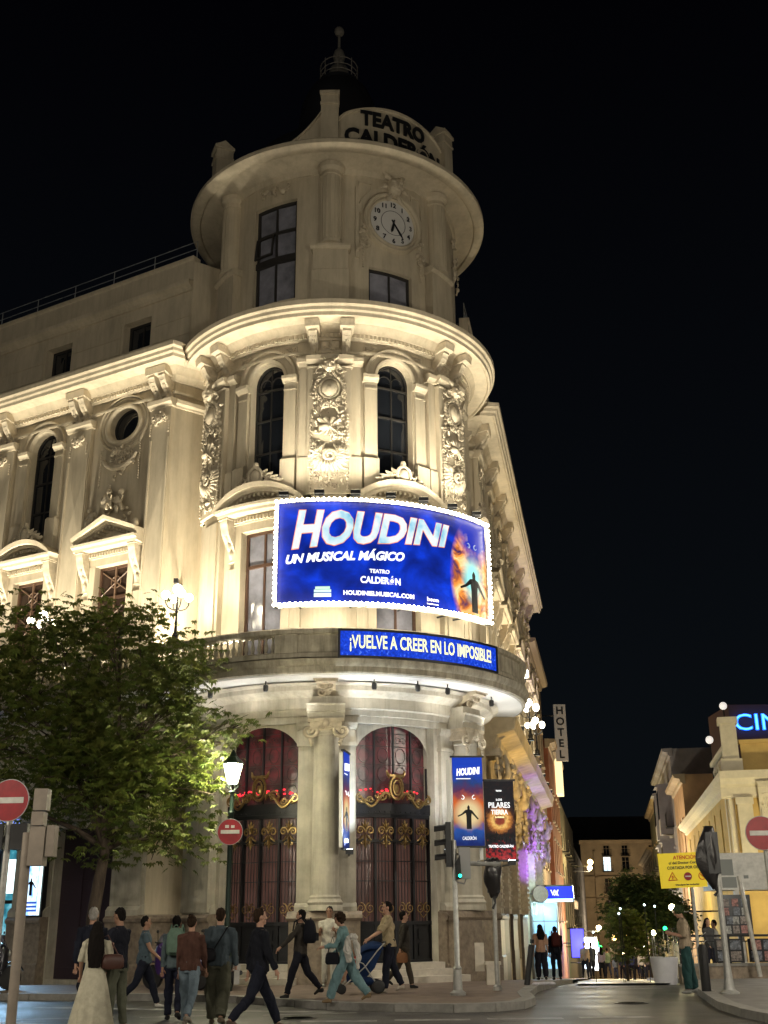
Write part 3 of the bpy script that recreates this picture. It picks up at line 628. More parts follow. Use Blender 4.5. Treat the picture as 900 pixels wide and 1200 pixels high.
# ---------------------------------------------------------------- ground floor of the tower: two great arched doorways and columns
p = MB()
GD = 15.8*DEG
for wc in (-26.0, 26.0, 80.0):
    uc = wc*DEG; hb = 26.75*DEG
    p.gwall(frT, uc-hb if wc > 0 else -77*DEG, uc+hb if wc < 30 else 127*DEG, -.3, 7.75, [(uc, GD, .58, 6.72, 'rect')] if wc < 60 else [], .5)
tb(p, 'wall', M_LOW)
p = MB()
sweep(p, arc_pts(-77, 127, 64), [(0, 6.68), (.10, 6.68), (.12, 6.85), (.16, 6.87), (.18, 7.02), (.24, 7.06), (.24, 7.34), (.30, 7.38), (.42, 7.45), (.5, 7.5), (.52, 7.62), (.7, 7.68), (0, 7.8)]); tb(p, 'ground_floor_entablature', M_LOW, smooth=True)
def ionic(fr, uc, zb, zt, r=.36, d=.36, seed=0):
    c = fr(uc, d, 0); p = MB()
    p.lathe([(r*1.25, zb), (r*1.25, zb+.1), (r*1.2, zb+.14), (r*1.28, zb+.2), (r*1.12, zb+.28), (r*1.14, zb+.33), (r*1.0, zb+.38), (r, zb+1.6), (r*.97, zb+2.6), (r*.9, zt-.42), (r*.97, zt-.4), (r*.97, zt-.36), (r*.9, zt-.34), (r*.9, zt-.2)], (c[0], c[1], 0), 28); tb(p, 'column', M_LOW, smooth=True)
    p = MB(); p.gbox(fr, uc-r*1.15, uc+r*1.15, d-r*1.1, d+r*1.1, zt-.06, zt+.04)
    p.gprof(fr, [(d-r, zt-.28), (d+r*1.0, zt-.28), (d+r*1.12, zt-.16), (d+r*1.05, zt-.06), (d-r, zt-.06)], uc-r, uc+r)
    fd = lambda u, dd, z: fr(u, dd+d+r*.95, z)
    for k in (-1, 1):
        scroll(p, fd, uc+k*r*1.02, zt-.3, .2, pi/2, 1.6, k, .05, 0, 22); blob(p, fd, uc+k*r*1.02, .02, zt-.3, .06, .06, .06); gtube(p, fd, [(uc+k*r, 0, zt-.5), (uc+k*r*.9, .02, zt-.62), (uc+k*r*.95, 0, zt-.7)], [.04, .05, .02])
        leaf(p, fd, uc+k*.02, zt-.22, (0.1 if k > 0 else pi-.1), .22, .07, .03, .06)
    blob(p, fd, uc, .06, zt-.1, .09, .08, .11); tb(p, 'capital', M_STONE2, smooth=True, angle=60)
for pc in (0, -53.5, 53.5):
    uc = pc*DEG
    p = MB(); p.gbox(frT, uc-.74, uc+.74, 0, .12, 1.8, 6.7); p.gbox(frT, uc-.78, uc+.78, 0, .18, 6.05, 6.15); p.gprof(frT, [(0, 6.5), (.14, 6.5), (.2, 6.6), (.22, 6.68), (0, 6.7)], uc-.8, uc+.8); p.gprof(frT, [(0, 1.8), (.2, 1.8), (.2, 1.95), (.14, 2.05), (0, 2.06)], uc-.78, uc+.78); tb(p, 'pier', M_LOW)
    if pc < 0:
        p = MB(); p.gbox(frT, uc-.74, uc+.74, .1, .26, 1.86, 6.5); p.gprof(frT, [(0, 6.4), (.3, 6.4), (.38, 6.55), (.4, 6.66), (0, 6.68)], uc-.78, uc+.78); tb(p, 'pilaster', M_LOW); continue
    p = MB(); p.gbox(frT, uc-.80, uc+.80, 0, .62, -.2, 1.62); p.gprof(frT, [(0, 1.62), (.66, 1.62), (.7, 1.68), (.66, 1.76), (.6, 1.84), (0, 1.86)], uc-.84, uc+.84); tb(p, 'column_pedestal', M_GRAN)
    ionic(frT, uc, 1.86, 6.66)
    p = MB(); p.gprof(frT, [(0, 6.7), (.66, 6.7), (.68, 6.86), (.74, 6.9), (.76, 7.04), (.82, 7.08), (.82, 7.1), (0, 7.12)], uc-.44, uc+.44); p.gbox(frT, uc-.4, uc+.4, 0, .66, 7.1, 7.3); tb(p, 'entablature_block', M_LOW)
    p = MB(); console(p, frT, uc, 7.72, .66, .44, .98); scroll(p, lambda u, d, z: frT(u, d+.6, z), uc-.12, 7.4, .13, pi/2, 1.3, -1, .04); tb(p, 'console', M_STONE2, smooth=True, angle=50)
# doorway glazing material: red-lit stained glass
def glow_glass(name, c1, c2, st, scale=6, lo=.45, hi=.75):
    m = bpy.data.materials.new(name); m.use_nodes = True; nt = m.node_tree; b = nt.nodes['Principled BSDF']
    b.inputs['Roughness'].default_value = .25; b.inputs['Base Color'].default_value = (.05, .03, .03, 1)
    tc = nt.nodes.new('ShaderNodeTexCoord'); n = nt.nodes.new('ShaderNodeTexNoise'); n.inputs['Scale'].default_value = scale; n.inputs['Detail'].default_value = 4
    r = nt.nodes.new('ShaderNodeValToRGB'); r.color_ramp.elements[0].position = lo; r.color_ramp.elements[0].color = (*c1, 1); r.color_ramp.elements[1].position = hi; r.color_ramp.elements[1].color = (*c2, 1)
    nt.links.new(tc.outputs['Object'], n.inputs[0]); nt.links.new(n.outputs[0], r.inputs[0]); nt.links.new(r.outputs[0], b.inputs['Emission Color']); b.inputs['Emission Strength'].default_value = st
    MATS[name] = m; return m
M_STAIN = glow_glass('red_lit_stained_glass', (.006, .003, .003), (.085, .008, .012), 1.2, 3.2, .42, .70)
M_DOORGL = glow_glass('amber_curtained_glass', (.022, .011, .008), (.085, .040, .030), 1.0, 1.1, .3, .8)
M_REDLAMP = mat('red_lamp', (.5, .02, .02), emit=(1, .03, .05), estr=2.2)
M_STAINLINE = mat('stained_glass_lead', (.03, .02, .018), .6)
def gold_scroll(mb, fr, uc, z, s=.24, d=0.):
    for k in (-1, 1):
        scroll(mb, fr, uc+k*s*.52, z+s*.2, s*.42, pi if k > 0 else 0, 1.4, -k, .03, d, 20)
        scroll(mb, fr, uc+k*s*.3, z-s*.9, s*.2, 0 if k > 0 else pi, 1.2, -k, .016, d, 14)
        leaf(mb, fr, uc+k*s*.1, z-s*.1, -pi/2+k*.5, s*.9, .04, d, .03, k*.6)
        leaf(mb, fr, uc+k*.02, z+s*.5, pi/2-k*.5, s*.6, .035, d, .03)
    leaf(mb, fr, uc, z+s*.4, pi/2, s*.9, .045, d, .05); leaf(mb, fr, uc, z-s*.2, -pi/2, s*1.3, .05, d, .05); blob(mb, fr, uc, d+.02, z+s*.15, .04, .04, .05)
for wc in (-26.0, 26.0):
    uc = wc*DEG; fd = lambda u, d, z: frT(u, d-.3, z)
    D = MB()      # iron frame with the arch head
    for i in range(5): u = uc-GD+2*GD*i/4; D.gbox(fd, u-.035, u+.035, -.05, .06, .55, 4.35)
    for i in range(5): u = uc-GD+2*GD*i/4; D.gbox(fd, u-.028, u+.028, -.06, .0, 4.35, 6.7 if i not in (0, 4) else 5.6)
    for z, h in ((.6, .05), (1.55, .05), (3.62, .04), (4.28, .06), (4.42, .04)): D.gbox(fd, uc-GD, uc+GD, -.06, .07, z-h, z+h)
    door = tb(D, 'door', M_IRON)
    tb_ = lambda m, n, ma, **k: tb(m, n, ma, door, **k)
    m = MB()
    for i in range(4):
        a = uc-GD+2*GD*i/4; b = uc-GD+2*GD*(i+1)/4; m.gbox(fd, a+.05, b-.05, -.02, .02, .62, 1.5); m.gbox(fd, a+.13, b-.13, .02, .05, .75, 1.05); m.gbox(fd, a+.13, b-.13, .02, .05, 1.15, 1.4)
    tb_(m, 'lower_panel', M_IRON)
    m = MB()
    for i in range(4):
        a = uc-GD+2*GD*i/4; w = GD/2
        for j in range(1, 6): gtube(m, fd, [(a+w*j/6, .02, 1.6), (a+w*j/6, .02, 4.2)], .011, 5)
        for z in (2.6, 3.1, 3.55): m.gbox(fd, a+.03, a+w-.03, .0, .03, z-.012, z+.012)
    tb_(m, 'bars', M_IRON)
    for i in range(4):
        u = uc-GD+GD/2*(i+.5); m = MB(); gold_scroll(m, fd, u, 3.82, .27, .08); tb_(m, 'gold_scroll', M_GOLD, smooth=True, angle=60)
        m = MB()
        for k in (-1, 1): scroll(m, fd, u+k*.13, 1.92, .14, pi/2, 1.6, k, .018, .06, 20)
        gtube(m, fd, [(u-.12, .06, 1.78), (u, .06, 1.68), (u+.12, .06, 1.78)], .014); tb_(m, 'lower_gold_scroll', M_GOLD, smooth=True, angle=60)
    m = MB()     # crest over the transom
    ring(m, fd, uc, 5.0, .2, .3, .045, .16); ring(m, fd, uc, 5.0, .12, .2, .03, .2); blob(m, fd, uc, .14, 4.98, .1, .08, .16); m.gbox(fd, uc-.22, uc+.22, .08, .2, 5.3, 5.36)
    for k in (-1, 1):
        gtube(m, fd, [(uc+k*(.2+.9*t), .14, 4.62+.16*sin(t*7+.5)+.1*(1-t)) for t in [i/14 for i in range(15)]], [.05-.02*i/14 for i in range(15)])
        scroll(m, fd, uc+k*.45, 4.8, .15, 0, 1.3, k, .03, .14); scroll(m, fd, uc+k*1.08, 4.72, .12, pi/2, 1.3, -k, .03, .14); scroll(m, fd, uc+k*.78, 4.66, .1, pi, 1.3, k, .025, .14)
        for i in range(6): leaf(m, fd, uc+k*(.2+.15*i), 4.7-.02*i, (1.2-.2*i) if k > 0 else pi-1.2+.2*i, .2, .05, .12, .06)
        leaf(m, fd, uc+k*.2, 5.25, pi/2-k*.4, .25, .05, .14, .06)
    tb_(m, 'gilded_crest', M_GOLD, smooth=True, angle=60)
    m = MB(); m.gbox(fd, uc-GD, uc+GD, -.02, .1, 4.32, 4.6)
    for i in range(15): blob(m, fd, uc-GD+GD*2*(i+.5)/15, .11, 4.37, .02, .02, .02, 5, 4)
    tb_(m, 'transom', M_IRON)
    m = MB(); m.gbox(fd, uc-GD, uc+GD, -.16, -.13, 1.5, 4.35)
    tb_(m, 'door_glass', M_DOORGL)
    m = MB(); m.gbox(fd, uc-GD, uc+GD, -.16, -.13, 4.4, 6.72); tb_(m, 'stained_glass', M_STAIN)
    m = MB()    # leads of the stained glass
    for i in range(4):
        c = uc-GD+GD/2*(i+.5)
        for z in (4.9, 5.4, 5.9): ring(m, fd, c, z, .17, .2, .009, -.11, 14)
        for z in (4.65, 5.15, 5.65, 6.15, 6.5): m.gbox(fd, c-.32, c+.32, -.13, -.11, z-.008, z+.008)
        scroll(m, fd, c-.1, 6.3, .12, 0, 1.2, 1, .009, -.11); scroll(m, fd, c+.1, 6.3, .12, pi, 1.2, -1, .009, -.11)
    tb_(m, 'glass_leads', M_STAINLINE)
    m = MB()    # spandrel corners of the arch head, in stone
    zc = 5.80; rr = GD
    for i in range(20):
        a = pi*i/20; b = pi*(i+1)/20
        for dd in (.04,):
            m.add([fd(uc+rr*cos(a), dd, zc+.88*sin(a)), fd(uc+rr*cos(b), dd, zc+.88*sin(b)), fd(uc+rr*cos(b), dd, 6.74), fd(uc+rr*cos(a), dd, 6.74)], [(0, 1, 2, 3)])
    m.garch(fd, uc, zc, [(rr-.05, -.05), (rr, -.05), (rr, .08), (rr-.05, .08)], 0, pi, 24) if False else None
    tb_(m, 'arch_spandrel', M_LOW)
    m = MB()
    rg = random.Random(int(wc)+90)
    for i in range(30):
        u = uc+rg.uniform(-GD*.85, GD*.85); blob(m, fd, u, -.1, 4.93+rg.uniform(-.06, .06), rg.uniform(.02, .06), .02, .025, 5, 4)
    tb_(m, 'red_lamps', M_REDLAMP, kind='stuff')
    light('POINT', fd(uc, -.05, 5.5), .8, (1, .05, .05), .1, name='red_door_light')
    for i in range(3):     # steps
        q = MB(); q.gbox(frT, uc-1.16-.12*i, uc+1.16+.12*i, -.1, .30+.32*i, -.1, .15+.15*(3-i)-.01); o = tb(q, 'step', M_STEP)
# ---------------------------------------------------------------- ground floor of the left facade
p = MB(); ops = [(-6.1, 1.2, .1, 4.3, 'rect'), (-9.95, 1.15, .1, 4.6, 'rect')]
p.gwall(frL, -S_END, -3.7, -.3, 7.65, ops, .5, step=2.5); tb(p, 'wall', M_LOW)
p = MB(); p.gbox(frL, -7.3, -4.9, -.5, -.35, 0, 4.3, 3); tb(p, 'dark_doorway', mat('purple_brown_door', (.035, .022, .03), .5))
p = MB()
for i in range(6): p.gbox(frL, -7.2+.02, -5.0, -.34, -.30, .4+.6*i, .42+.6*i, 3)
for i in range(3): p.gbox(frL, -6.9+.72*i, -6.4+.72*i, -.34, -.29, .6, 3.6, 3)
tb(p, 'door_boards', MATS['purple_brown_door'])
for fr, us in ((frL, [(-8.75, -7.35), (-4.85, -3.72), (-12.6, -11.15)]), ):
    for a, b in us:
        p = MB(); p.gbox(fr, a, b, 0, .16, 1.8, 7.0, 3); p.gprof(fr, [(0, 1.8), (.26, 1.8), (.26, 1.95), (.18, 2.05), (0, 2.1)], a-.04, b+.04); p.gbox(fr, a-.05, b+.05, 0, .22, 6.6, 6.75, 3); tb(p, 'ground_pilaster', M_LOW)
p = MB(); sweep(p, [Vector(frL(-S_END, 0, 0)), CL, JL], [(0, 6.9), (.24, 6.9), (.26, 7.1), (.34, 7.2), (.4, 7.45), (.6, 7.6), (.62, 7.7), (0, 7.76)]); tb(p, 'ground_floor_entablature', M_LOW, smooth=True)
for i in range(9):    # courses of the stone wall beside the doorway: shallow blocks standing a little proud
    for j in range(3):
        z0 = 1.95+.53*i; L = LLr
    break
# ---------------------------------------------------------------- ground floor of the right facade: arches with carved giants
M_OCHRE = mat('ochre_stone', (.52, .44, .30), .8, noise_amt=.3, noise_scale=2, bump=.2)
p = MB(); ops = [(5.85, .95, .1, 5.2, 'arch'), (10.0, .9, .1, 5.0, 'rect'), (14.6, 1.4, .1, 6.2, 'arch'), (20.5, 1.4, .1, 5.0, 'rect'), (27, 1.6, .1, 5.0, 'rect')]
p.gwall(frR, 3.7, R_END, -1.5, 7.65, ops, .6, step=3); tb(p, 'wall', M_OCHRE)
p = MB(); p.gbox(frR, 4.2, R_END, -.66, -.6, -1.5, 6.3, 40); tb(p, 'dark_doorway', mat('street_door_dark', (.03, .028, .03), .5))
p = MB(); sweep(p, [CR, Vector(frR(R_END, 0, 0))], [(0, 6.9), (.24, 6.9), (.26, 7.1), (.34, 7.2), (.4, 7.45), (1.0, 7.6), (1.05, 7.9), (1.1, 8.0), (0, 8.1)]); tb(p, 'side_balcony_ledge', M_OCHRE, smooth=True)
M_CARVEO = mat('ochre_carving', (.52, .45, .34), .8, noise_amt=.35, noise_scale=4)
for i, uc in enumerate((4.3, 7.6, 11.9, 17.3, 23.2, 30)):
    p = MB()
    for k in (-1, 1):
        p.gbox(frR, uc+k*.28-.14, uc+k*.28+.14, 0, .3, 1.8, 4.6, 3); beads(p, lambda u, d, z: frR(u, d+.28, z), uc+k*.28, 1.9, 4.5, .06, .2, .03)
    foliage(p, lambda u, d, z: frR(u, d+.2, z), uc-.6, uc+.6, 4.4, 6.8, 95, .34, .22, 200+i)
    blob(p, frR, uc, .42, 5.25, .34, .30, .62, 10, 8); blob(p, frR, uc, .62, 5.95, .36, .26, .30, 10, 8); blob(p, frR, uc, .82, 6.36, .15, .18, .2, 10, 8); mask_face(p, frR, uc, 6.36, .26, .85)     # bearded giant that carries the ledge
    for k in (-1, 1): gtube(p, frR, [(uc+k*.28, .62, 6.02), (uc+k*.62, .75, 6.12), (uc+k*.58, .70, 6.55), (uc+k*.30, .62, 6.76)], [.13, .10, .08, .06], 8)
    foliage(p, lambda u, d, z: frR(u, d+.45, z), uc-.36, uc+.36, 4.5, 5.5, 46, .28, .22, 300+i); p.gbox(frR, uc-.6, uc+.6, 0, .5, 6.75, 7.0)
    tb(p, 'carved_support', M_CARVEO, smooth=True, angle=60)
# ---------------------------------------------------------------- attic storey of the facades
for fr, a, b, wins, in ((frL, -S_END, -3.2, [-5.6, -9.3, -13.0]), (frR, 3.2, R_END, [6, 9.7, 13.4, 17.1, 20.8, 24.5])):
    p = MB(); p.gwall(fr, a, b, 19.2, 22.0, [(w, .62, 20.15, 21.3, 'rect') for w in wins], .45, step=3)
    tb(p, 'wall', M_STONE)
    for w in wins: window(fr, w, .62, 20.15, 21.3, 'rect', 2, [], dd=-.36, bar=.06)
    p = MB(); p.gprof(fr, [(-.3, 21.75), (.08, 21.75), (.1, 21.85), (.26, 21.95), (.28, 22.08), (.05, 22.12), (.02, 22.2), (.02, 22.95), (.08, 23.0), (.08, 23.1), (-.3, 23.12)], a, b, 4); tb(p, 'attic_parapet', M_STONE)
    us = sorted([a, b]+wins)
    for z0, z1 in ((19.45, 20.1), (20.14, 20.75), (20.79, 21.42)):      # courses of the attic wall, proud by 25 mm with real joints
        prev = a
        for w in wins if fr is frR else wins[::-1]:
            e = w-.72
            if z0 < 20.12: continue
            q = MB(); q.gbox(fr, prev+.02, e, -.01, .03, z0, z1, 4); tb(q, 'stone_course', M_STONE); prev = w+.72
        q = MB(); q.gbox(fr, prev+.02, b-.02, -.01, .03, z0, z1, 4); tb(q, 'stone_course', M_STONE)
    p = MB(); n = int((b-a)/1.9)
    for i in range(n+1): u = a+(b-a)*i/n; gtube(p, fr, [(u, -.1, 23.1), (u, -.1, 23.75)], .02, 5) if False else p.tube([fr(u, -.1, 23.1), fr(u, -.1, 23.75)], .018, 5)
    for z in (23.45, 23.75): p.tube([fr(a, -.1, z), fr(b, -.1, z)], .015, 5)
    tb(p, 'roof_railing', M_GALV)
    p = MB(); p.grid([[fr(a, 0, 22.9), fr(b, 0, 22.9)], [fr(a, -4, 22.9), fr(b, -4, 22.9)]]); tb(p, 'roof', M_DARKROOF)
p = MB(); p.gbox(fr_line(Vector(frL(-3.2, 0, 0)), Vector(frT(-70*DEG, -.1, 0)))[0], 0, 1.6, -.3, 0, 19.2, 22.9); tb(p, 'wall', M_STONE)
# ---------------------------------------------------------------- top storey of the tower
RTOP = -.2        # wall is set back 20 cm from the lower wall
UO = -.3*DEG
frU = lambda u, d, z: frT(u+UO, d+RTOP, z)
p = MB()
p.gwall(frU, -180*DEG, 127*DEG, 19.2, 25.1, [(-26.9*DEG, .86, 20.2, 23.95, 'rect'), (27.3*DEG, .82, 19.75, 21.32, 'rect'), (80.5*DEG, .82, 19.75, 21.3, 'rect')], .3, .3)
p.gstrip(frU, [(127+5.3*i)*DEG for i in range(11)], [19.2]*11, [25.1]*11, 0); tb(p, 'wall', M_STONE)
wv = window(frU, -26.9*DEG, .86, 20.2, 23.95, 'rect', 2, [21.85, 22.9], dd=-.2, gm=M_GLASS2, bar=.1)
p = MB(); p.gbox(frU, -26.9*DEG-.86, -26.9*DEG+.86, -.26, -.1, 21.72, 21.95); tb(p, 'window_transom', M_FRAME)
p = MB()
fo = lambda u, d, z: frU(u, d-.08+max(0, (22.8-z))*.12, z)
for a, b in ((-.80, -.74), (-.10, -.04)): p.gbox(fo, -26.9*DEG+a, -26.9*DEG+b, -.03, .03, 22.02, 22.82)
p.gbox(fo, -26.9*DEG-.80, -26.9*DEG-.04, -.03, .03, 22.0, 22.07); p.gbox(fo, -26.9*DEG-.80, -26.9*DEG-.04, -.03, .03, 22.76, 22.82); tb(p, 'open_casement', M_FRAME)
window(frU, 27.3*DEG, .82, 19.75, 21.32, 'rect', 2, [], dd=-.2, gm=M_GLASS2, bar=.08)
window(frU, 80.5*DEG, .82, 19.75, 21.3, 'rect', 2, [], dd=-.2, gm=M_GLASS2, bar=.08)
for pc in (0, -54, 54):
    uc = pc*DEG; hw = .33; p = MB()
    p.gbox(frU, uc-.58, uc+.58, -.02, .32, 19.3, 20.95); p.gbox(frU, uc-.55, uc+.55, -.02, .30, 20.97, 21.75); p.gprof(frU, [(0, 21.7), (.33, 21.7), (.4, 21.78), (.4, 21.86), (.3, 21.92), (0, 21.95)], uc-.62, uc+.62); tb(p, 'pilaster_pedestal', M_STONE)
    p = MB(); c = frU(uc, .06, 0)
    p.lathe([(.40, 21.92), (.40, 22.0), (.34, 22.05), (.34, 24.5), (.37, 24.52), (.37, 24.57), (.34, 24.6), (.34, 24.68), (.44, 24.78), (.46, 24.92)], (c[0], c[1], 0), 30); tb(p, 'half_column', M_STONE, smooth=True)
    p = MB()
    for i in range(7):
        a = radians(-65+130*i/6); q = lambda z, a=a: Vector((0, 0, z))
        th = (uc+UO)/RT; dirn = Vector((sin(th+a), -cos(th+a), 0)); b = Vector((c[0], c[1], 0))+dirn*.34
        p.tube([b+Vector((0, 0, 22.1)), b+Vector((0, 0, 24.45))], .022, 5)
    tb(p, 'column_fluting', M_STONE)
# clock
cu, cz = 28.2*DEG, 23.12
p = MB(); p.garch(frU, cu, cz, [(.84, 0), (.84, .1), (.89, .14), (.96, .1), (.99, .15), (1.06, .17), (1.10, .06), (1.11, 0)], 0, 2*pi, 40); tb(p, 'clock_surround', M_STONE, smooth=True)
p = MB(); p.garch(frU, cu, cz+.05, [(1.12, 0), (1.12, .05), (1.3, .05), (1.32, 0)], 0.1, pi-.1, 30)
for k in (-1, 1): p.gbox(frU, cu+k*1.28-.06, cu+k*1.28+.06, 0, .05, 21.6, 24.3)
for k in (-1, 1):
    for a, b, c_, d_ in ((.75, 1.25, 24.45, 24.5), (.75, .8, 24.1, 24.5), (1.2, 1.25, 23.7, 24.5)): p.gbox(frU, cu+k*(a+b)/2-(b-a)/2, cu+k*(a+b)/2+(b-a)/2, 0, .05, c_, d_)
tb(p, 'wall_panel_moulding', M_STONE)
clockp = MB(); clockp.grid([[frU(cu+r*cos(2*pi*i/40), .07, cz+r*sin(2*pi*i/40)) for i in range(40)] for r in (.85, .5, .01)], closed_u=True)
clock = tb(clockp, 'clock', mat('white_clock_dial', (.62, .60, .56), .5))
M_BLACK = mat('black_paint', (.012, .012, .013), .5)
for h in range(12):
    a = pi/2-2*pi*h/12; m = MB(); put_text(m, frU, cu+.68*cos(a), cz+.68*sin(a), .085, str(h if h else 12), .24, offset=.009); tb(m, 'numeral', M_BLACK, clock)
m = MB(); m.garch(frU, cu, cz, [(.45, .078), (.465, .078), (.465, .082), (.45, .082)], 0, 2*pi, 36); tb(m, 'minute_ring', M_BLACK, clock)
def hand(a, L, w, nm):
    m = MB(); P = [(-.12, -w*.5), (-.12, w*.5), (L*.75, w), (L, 0), (L*.75, -w)]
    m.add([frU(cu+x*cos(a)-y*sin(a), .11, cz+x*sin(a)+y*cos(a)) for x, y in P]+[frU(cu+x*cos(a)-y*sin(a), .09, cz+x*sin(a)+y*cos(a)) for x, y in P], [(0, 1, 2, 3, 4), (5, 6, 7, 8, 9)]+[(i, (i+1) % 5, 5+(i+1) % 5, 5+i) for i in range(5)]); tb(m, nm, M_BLACK, clock)
hand(radians(90-24.3*6), .62, .035, 'minute_hand'); hand(radians(90-6.4*30), .4, .045, 'hour_hand')
p = MB(); mask_face(p, frU, cu, 24.42, .5, .2)
for k in (-1, 1): foliage(p, frU, cu+k*1.1-.14, cu+k*1.1+.14, 21.9, 23.0, 20, .17, .08, 7+k); beads(p, frU, cu+k*1.1, 21.2, 21.9)
tb(p, 'clock_carving', M_STONE2, smooth=True, angle=60)
p = MB(); foliage(p, frU, -26.9*DEG-.55, -26.9*DEG+.55, 24.2, 24.5, 22, .16, .07, 5); tb(p, 'window_carving', M_STONE2, smooth=True, angle=60)
p = MB(); foliage(p, frU, 80*DEG-.6, 80*DEG+.6, 22.6, 24.2, 30, .2, .1, 15); tb(p, 'window_carving', M_STONE2, smooth=True, angle=60)
# great round cornice and the parapet above it
FULL = arc_pts(-180, 180, 96, RT)
def circ(prof, name, m, smooth=True):
    p = MB(); p.lathe([(RT+d, z) for d, z in prof], (CX, CY, 0), 128); return tb(p, name, m, smooth=smooth)
p = MB(); rows = []
for d, z in [(-.3, 24.72), (-.16, 24.74), (-.1, 24.9), (.0, 24.95), (.55, 25.10), (.58, 25.04), (.72, 25.02), (.84, 25.06), (.93, 25.16), (.93, 25.30), (.88, 25.36), (.80, 25.38), (-.6, 25.45)]:
    rows.append([(CX+(RT+d)*cos(2*pi*j/128), CY+(RT+d)*sin(2*pi*j/128), z) for j in range(128)])
p.grid(rows, closed_u=True); tb(p, 'round_cornice', M_STONE, smooth=True)
frQ = lambda u, d, z: frT(u-1*DEG, d+.1, z)
for pc in (0, -67, 59, -122, 120, 178):
    uc = pc*DEG; p = MB(); p.gbox(frQ, uc-.27, uc+.27, -.42, .2, 25.3, 27.6); p.gbox(frQ, uc-.31, uc+.31, -.46, .26, 27.6, 27.72); p.gprof(frQ, [(-.46, 27.7), (.26, 27.7), (-.1, 27.95)], uc-.31, uc+.31); p.gbox(frQ, uc-.29, uc+.29, -.44, .24, 27.2, 27.28); tb(p, 'parapet_post', M_STONE)
def parapet_screen(a, b, ztop, name):
    n = 24; rows = []
    for i in range(n+1):
        t = i/n; u = (a+(b-a)*t)*DEG; z = ztop(t); rows.append([frQ(u, -.25, 25.3), frQ(u, .02, 25.3), frQ(u, .02, z-.1), frQ(u, .08, z-.08), frQ(u, .08, z), frQ(u, -.25, z)])
    p = MB(); p.grid(rows, closed_u=True, cap=True); return tb(p, name, M_STONE)
parapet_screen(3.6, 56.4, lambda t: 26.75+.65*sin(pi*t)**.6, 'name_screen')
parapet_screen(-63.4, -3.6, lambda t: 25.55+1.5*t**5.5, 'parapet_screen')
for k in (1, 2, -2, -3): parapet_screen(60*k+3.6, 60*k+56.4, lambda t: 25.9, 'parapet_screen')
m = MB(); put_text(m, frQ, 28*DEG, 26.80, .10, 'TEATRO', .78, width=2.35, offset=.03, extrude=.02, cut=.12)
tb(m, 'lettering', M_BLACK)
m = MB(); put_text(m, frQ, 29.5*DEG, 26.1, .10, 'CALDERÓN', .80, width=3.6, offset=.03, extrude=.02, cut=.12); tb(m, 'lettering', M_BLACK)
# dome, lantern and ball
p = MB(); p.lathe([(3.9, 25.4), (3.8, 26.6), (3.3, 27.6), (2.5, 28.4), (1.9, 28.8), (1.55, 28.9), (1.5, 30.3), (1.42, 30.9), (1.15, 31.6), (.8, 31.95), (.8, 32.1)], (CX, CY+.1, 0), 40); tb(p, 'dome', M_DARKROOF, smooth=True)
p = MB(); p.lathe([(.5, 32.1), (.42, 32.6), (.34, 32.9), (.16, 33.1), (.2, 33.3), (.25, 33.5), (.18, 33.75), (.06, 33.9), (.05, 34.6)], (CX, CY+.1, 0), 16); p.ball((CX, CY+.1, 34.75), .2, 14, 10); tb(p, 'lantern_finial', mat('dark_lantern_stone', (.17, .155, .13), .8), smooth=True)
p = MB()
for z in (32.35, 32.6, 32.9): p.tube([(CX+.72*cos(2*pi*i/24), CY+.1+.72*sin(2*pi*i/24), z) for i in range(25)], .02, 5)
for i in range(8): a = 2*pi*i/8; p.tube([(CX+.72*cos(a), CY+.1+.72*sin(a), 32.0), (CX+.72*cos(a), CY+.1+.72*sin(a), 33.0)], .022, 5)
tb(p, 'lantern_railing', MATS['dark_lantern_stone'])
# small camera bracket on the corner face
p = MB(); b0 = Vector(frLr(.55, 0, 11.45)); b1 = Vector(frLr(.45, .5, 11.5))+Vector((-.25, 0, 0)); p.tube([b0, b1], .018, 6); p.box(-.07, .07, -.12, .12, -.06, .08, Matrix.Translation(b1)); p.box(-.08, .08, -.04, .04, -.1, .1, Matrix.Translation(b0)); tb(p, 'camera_bracket', M_DARKMETAL)
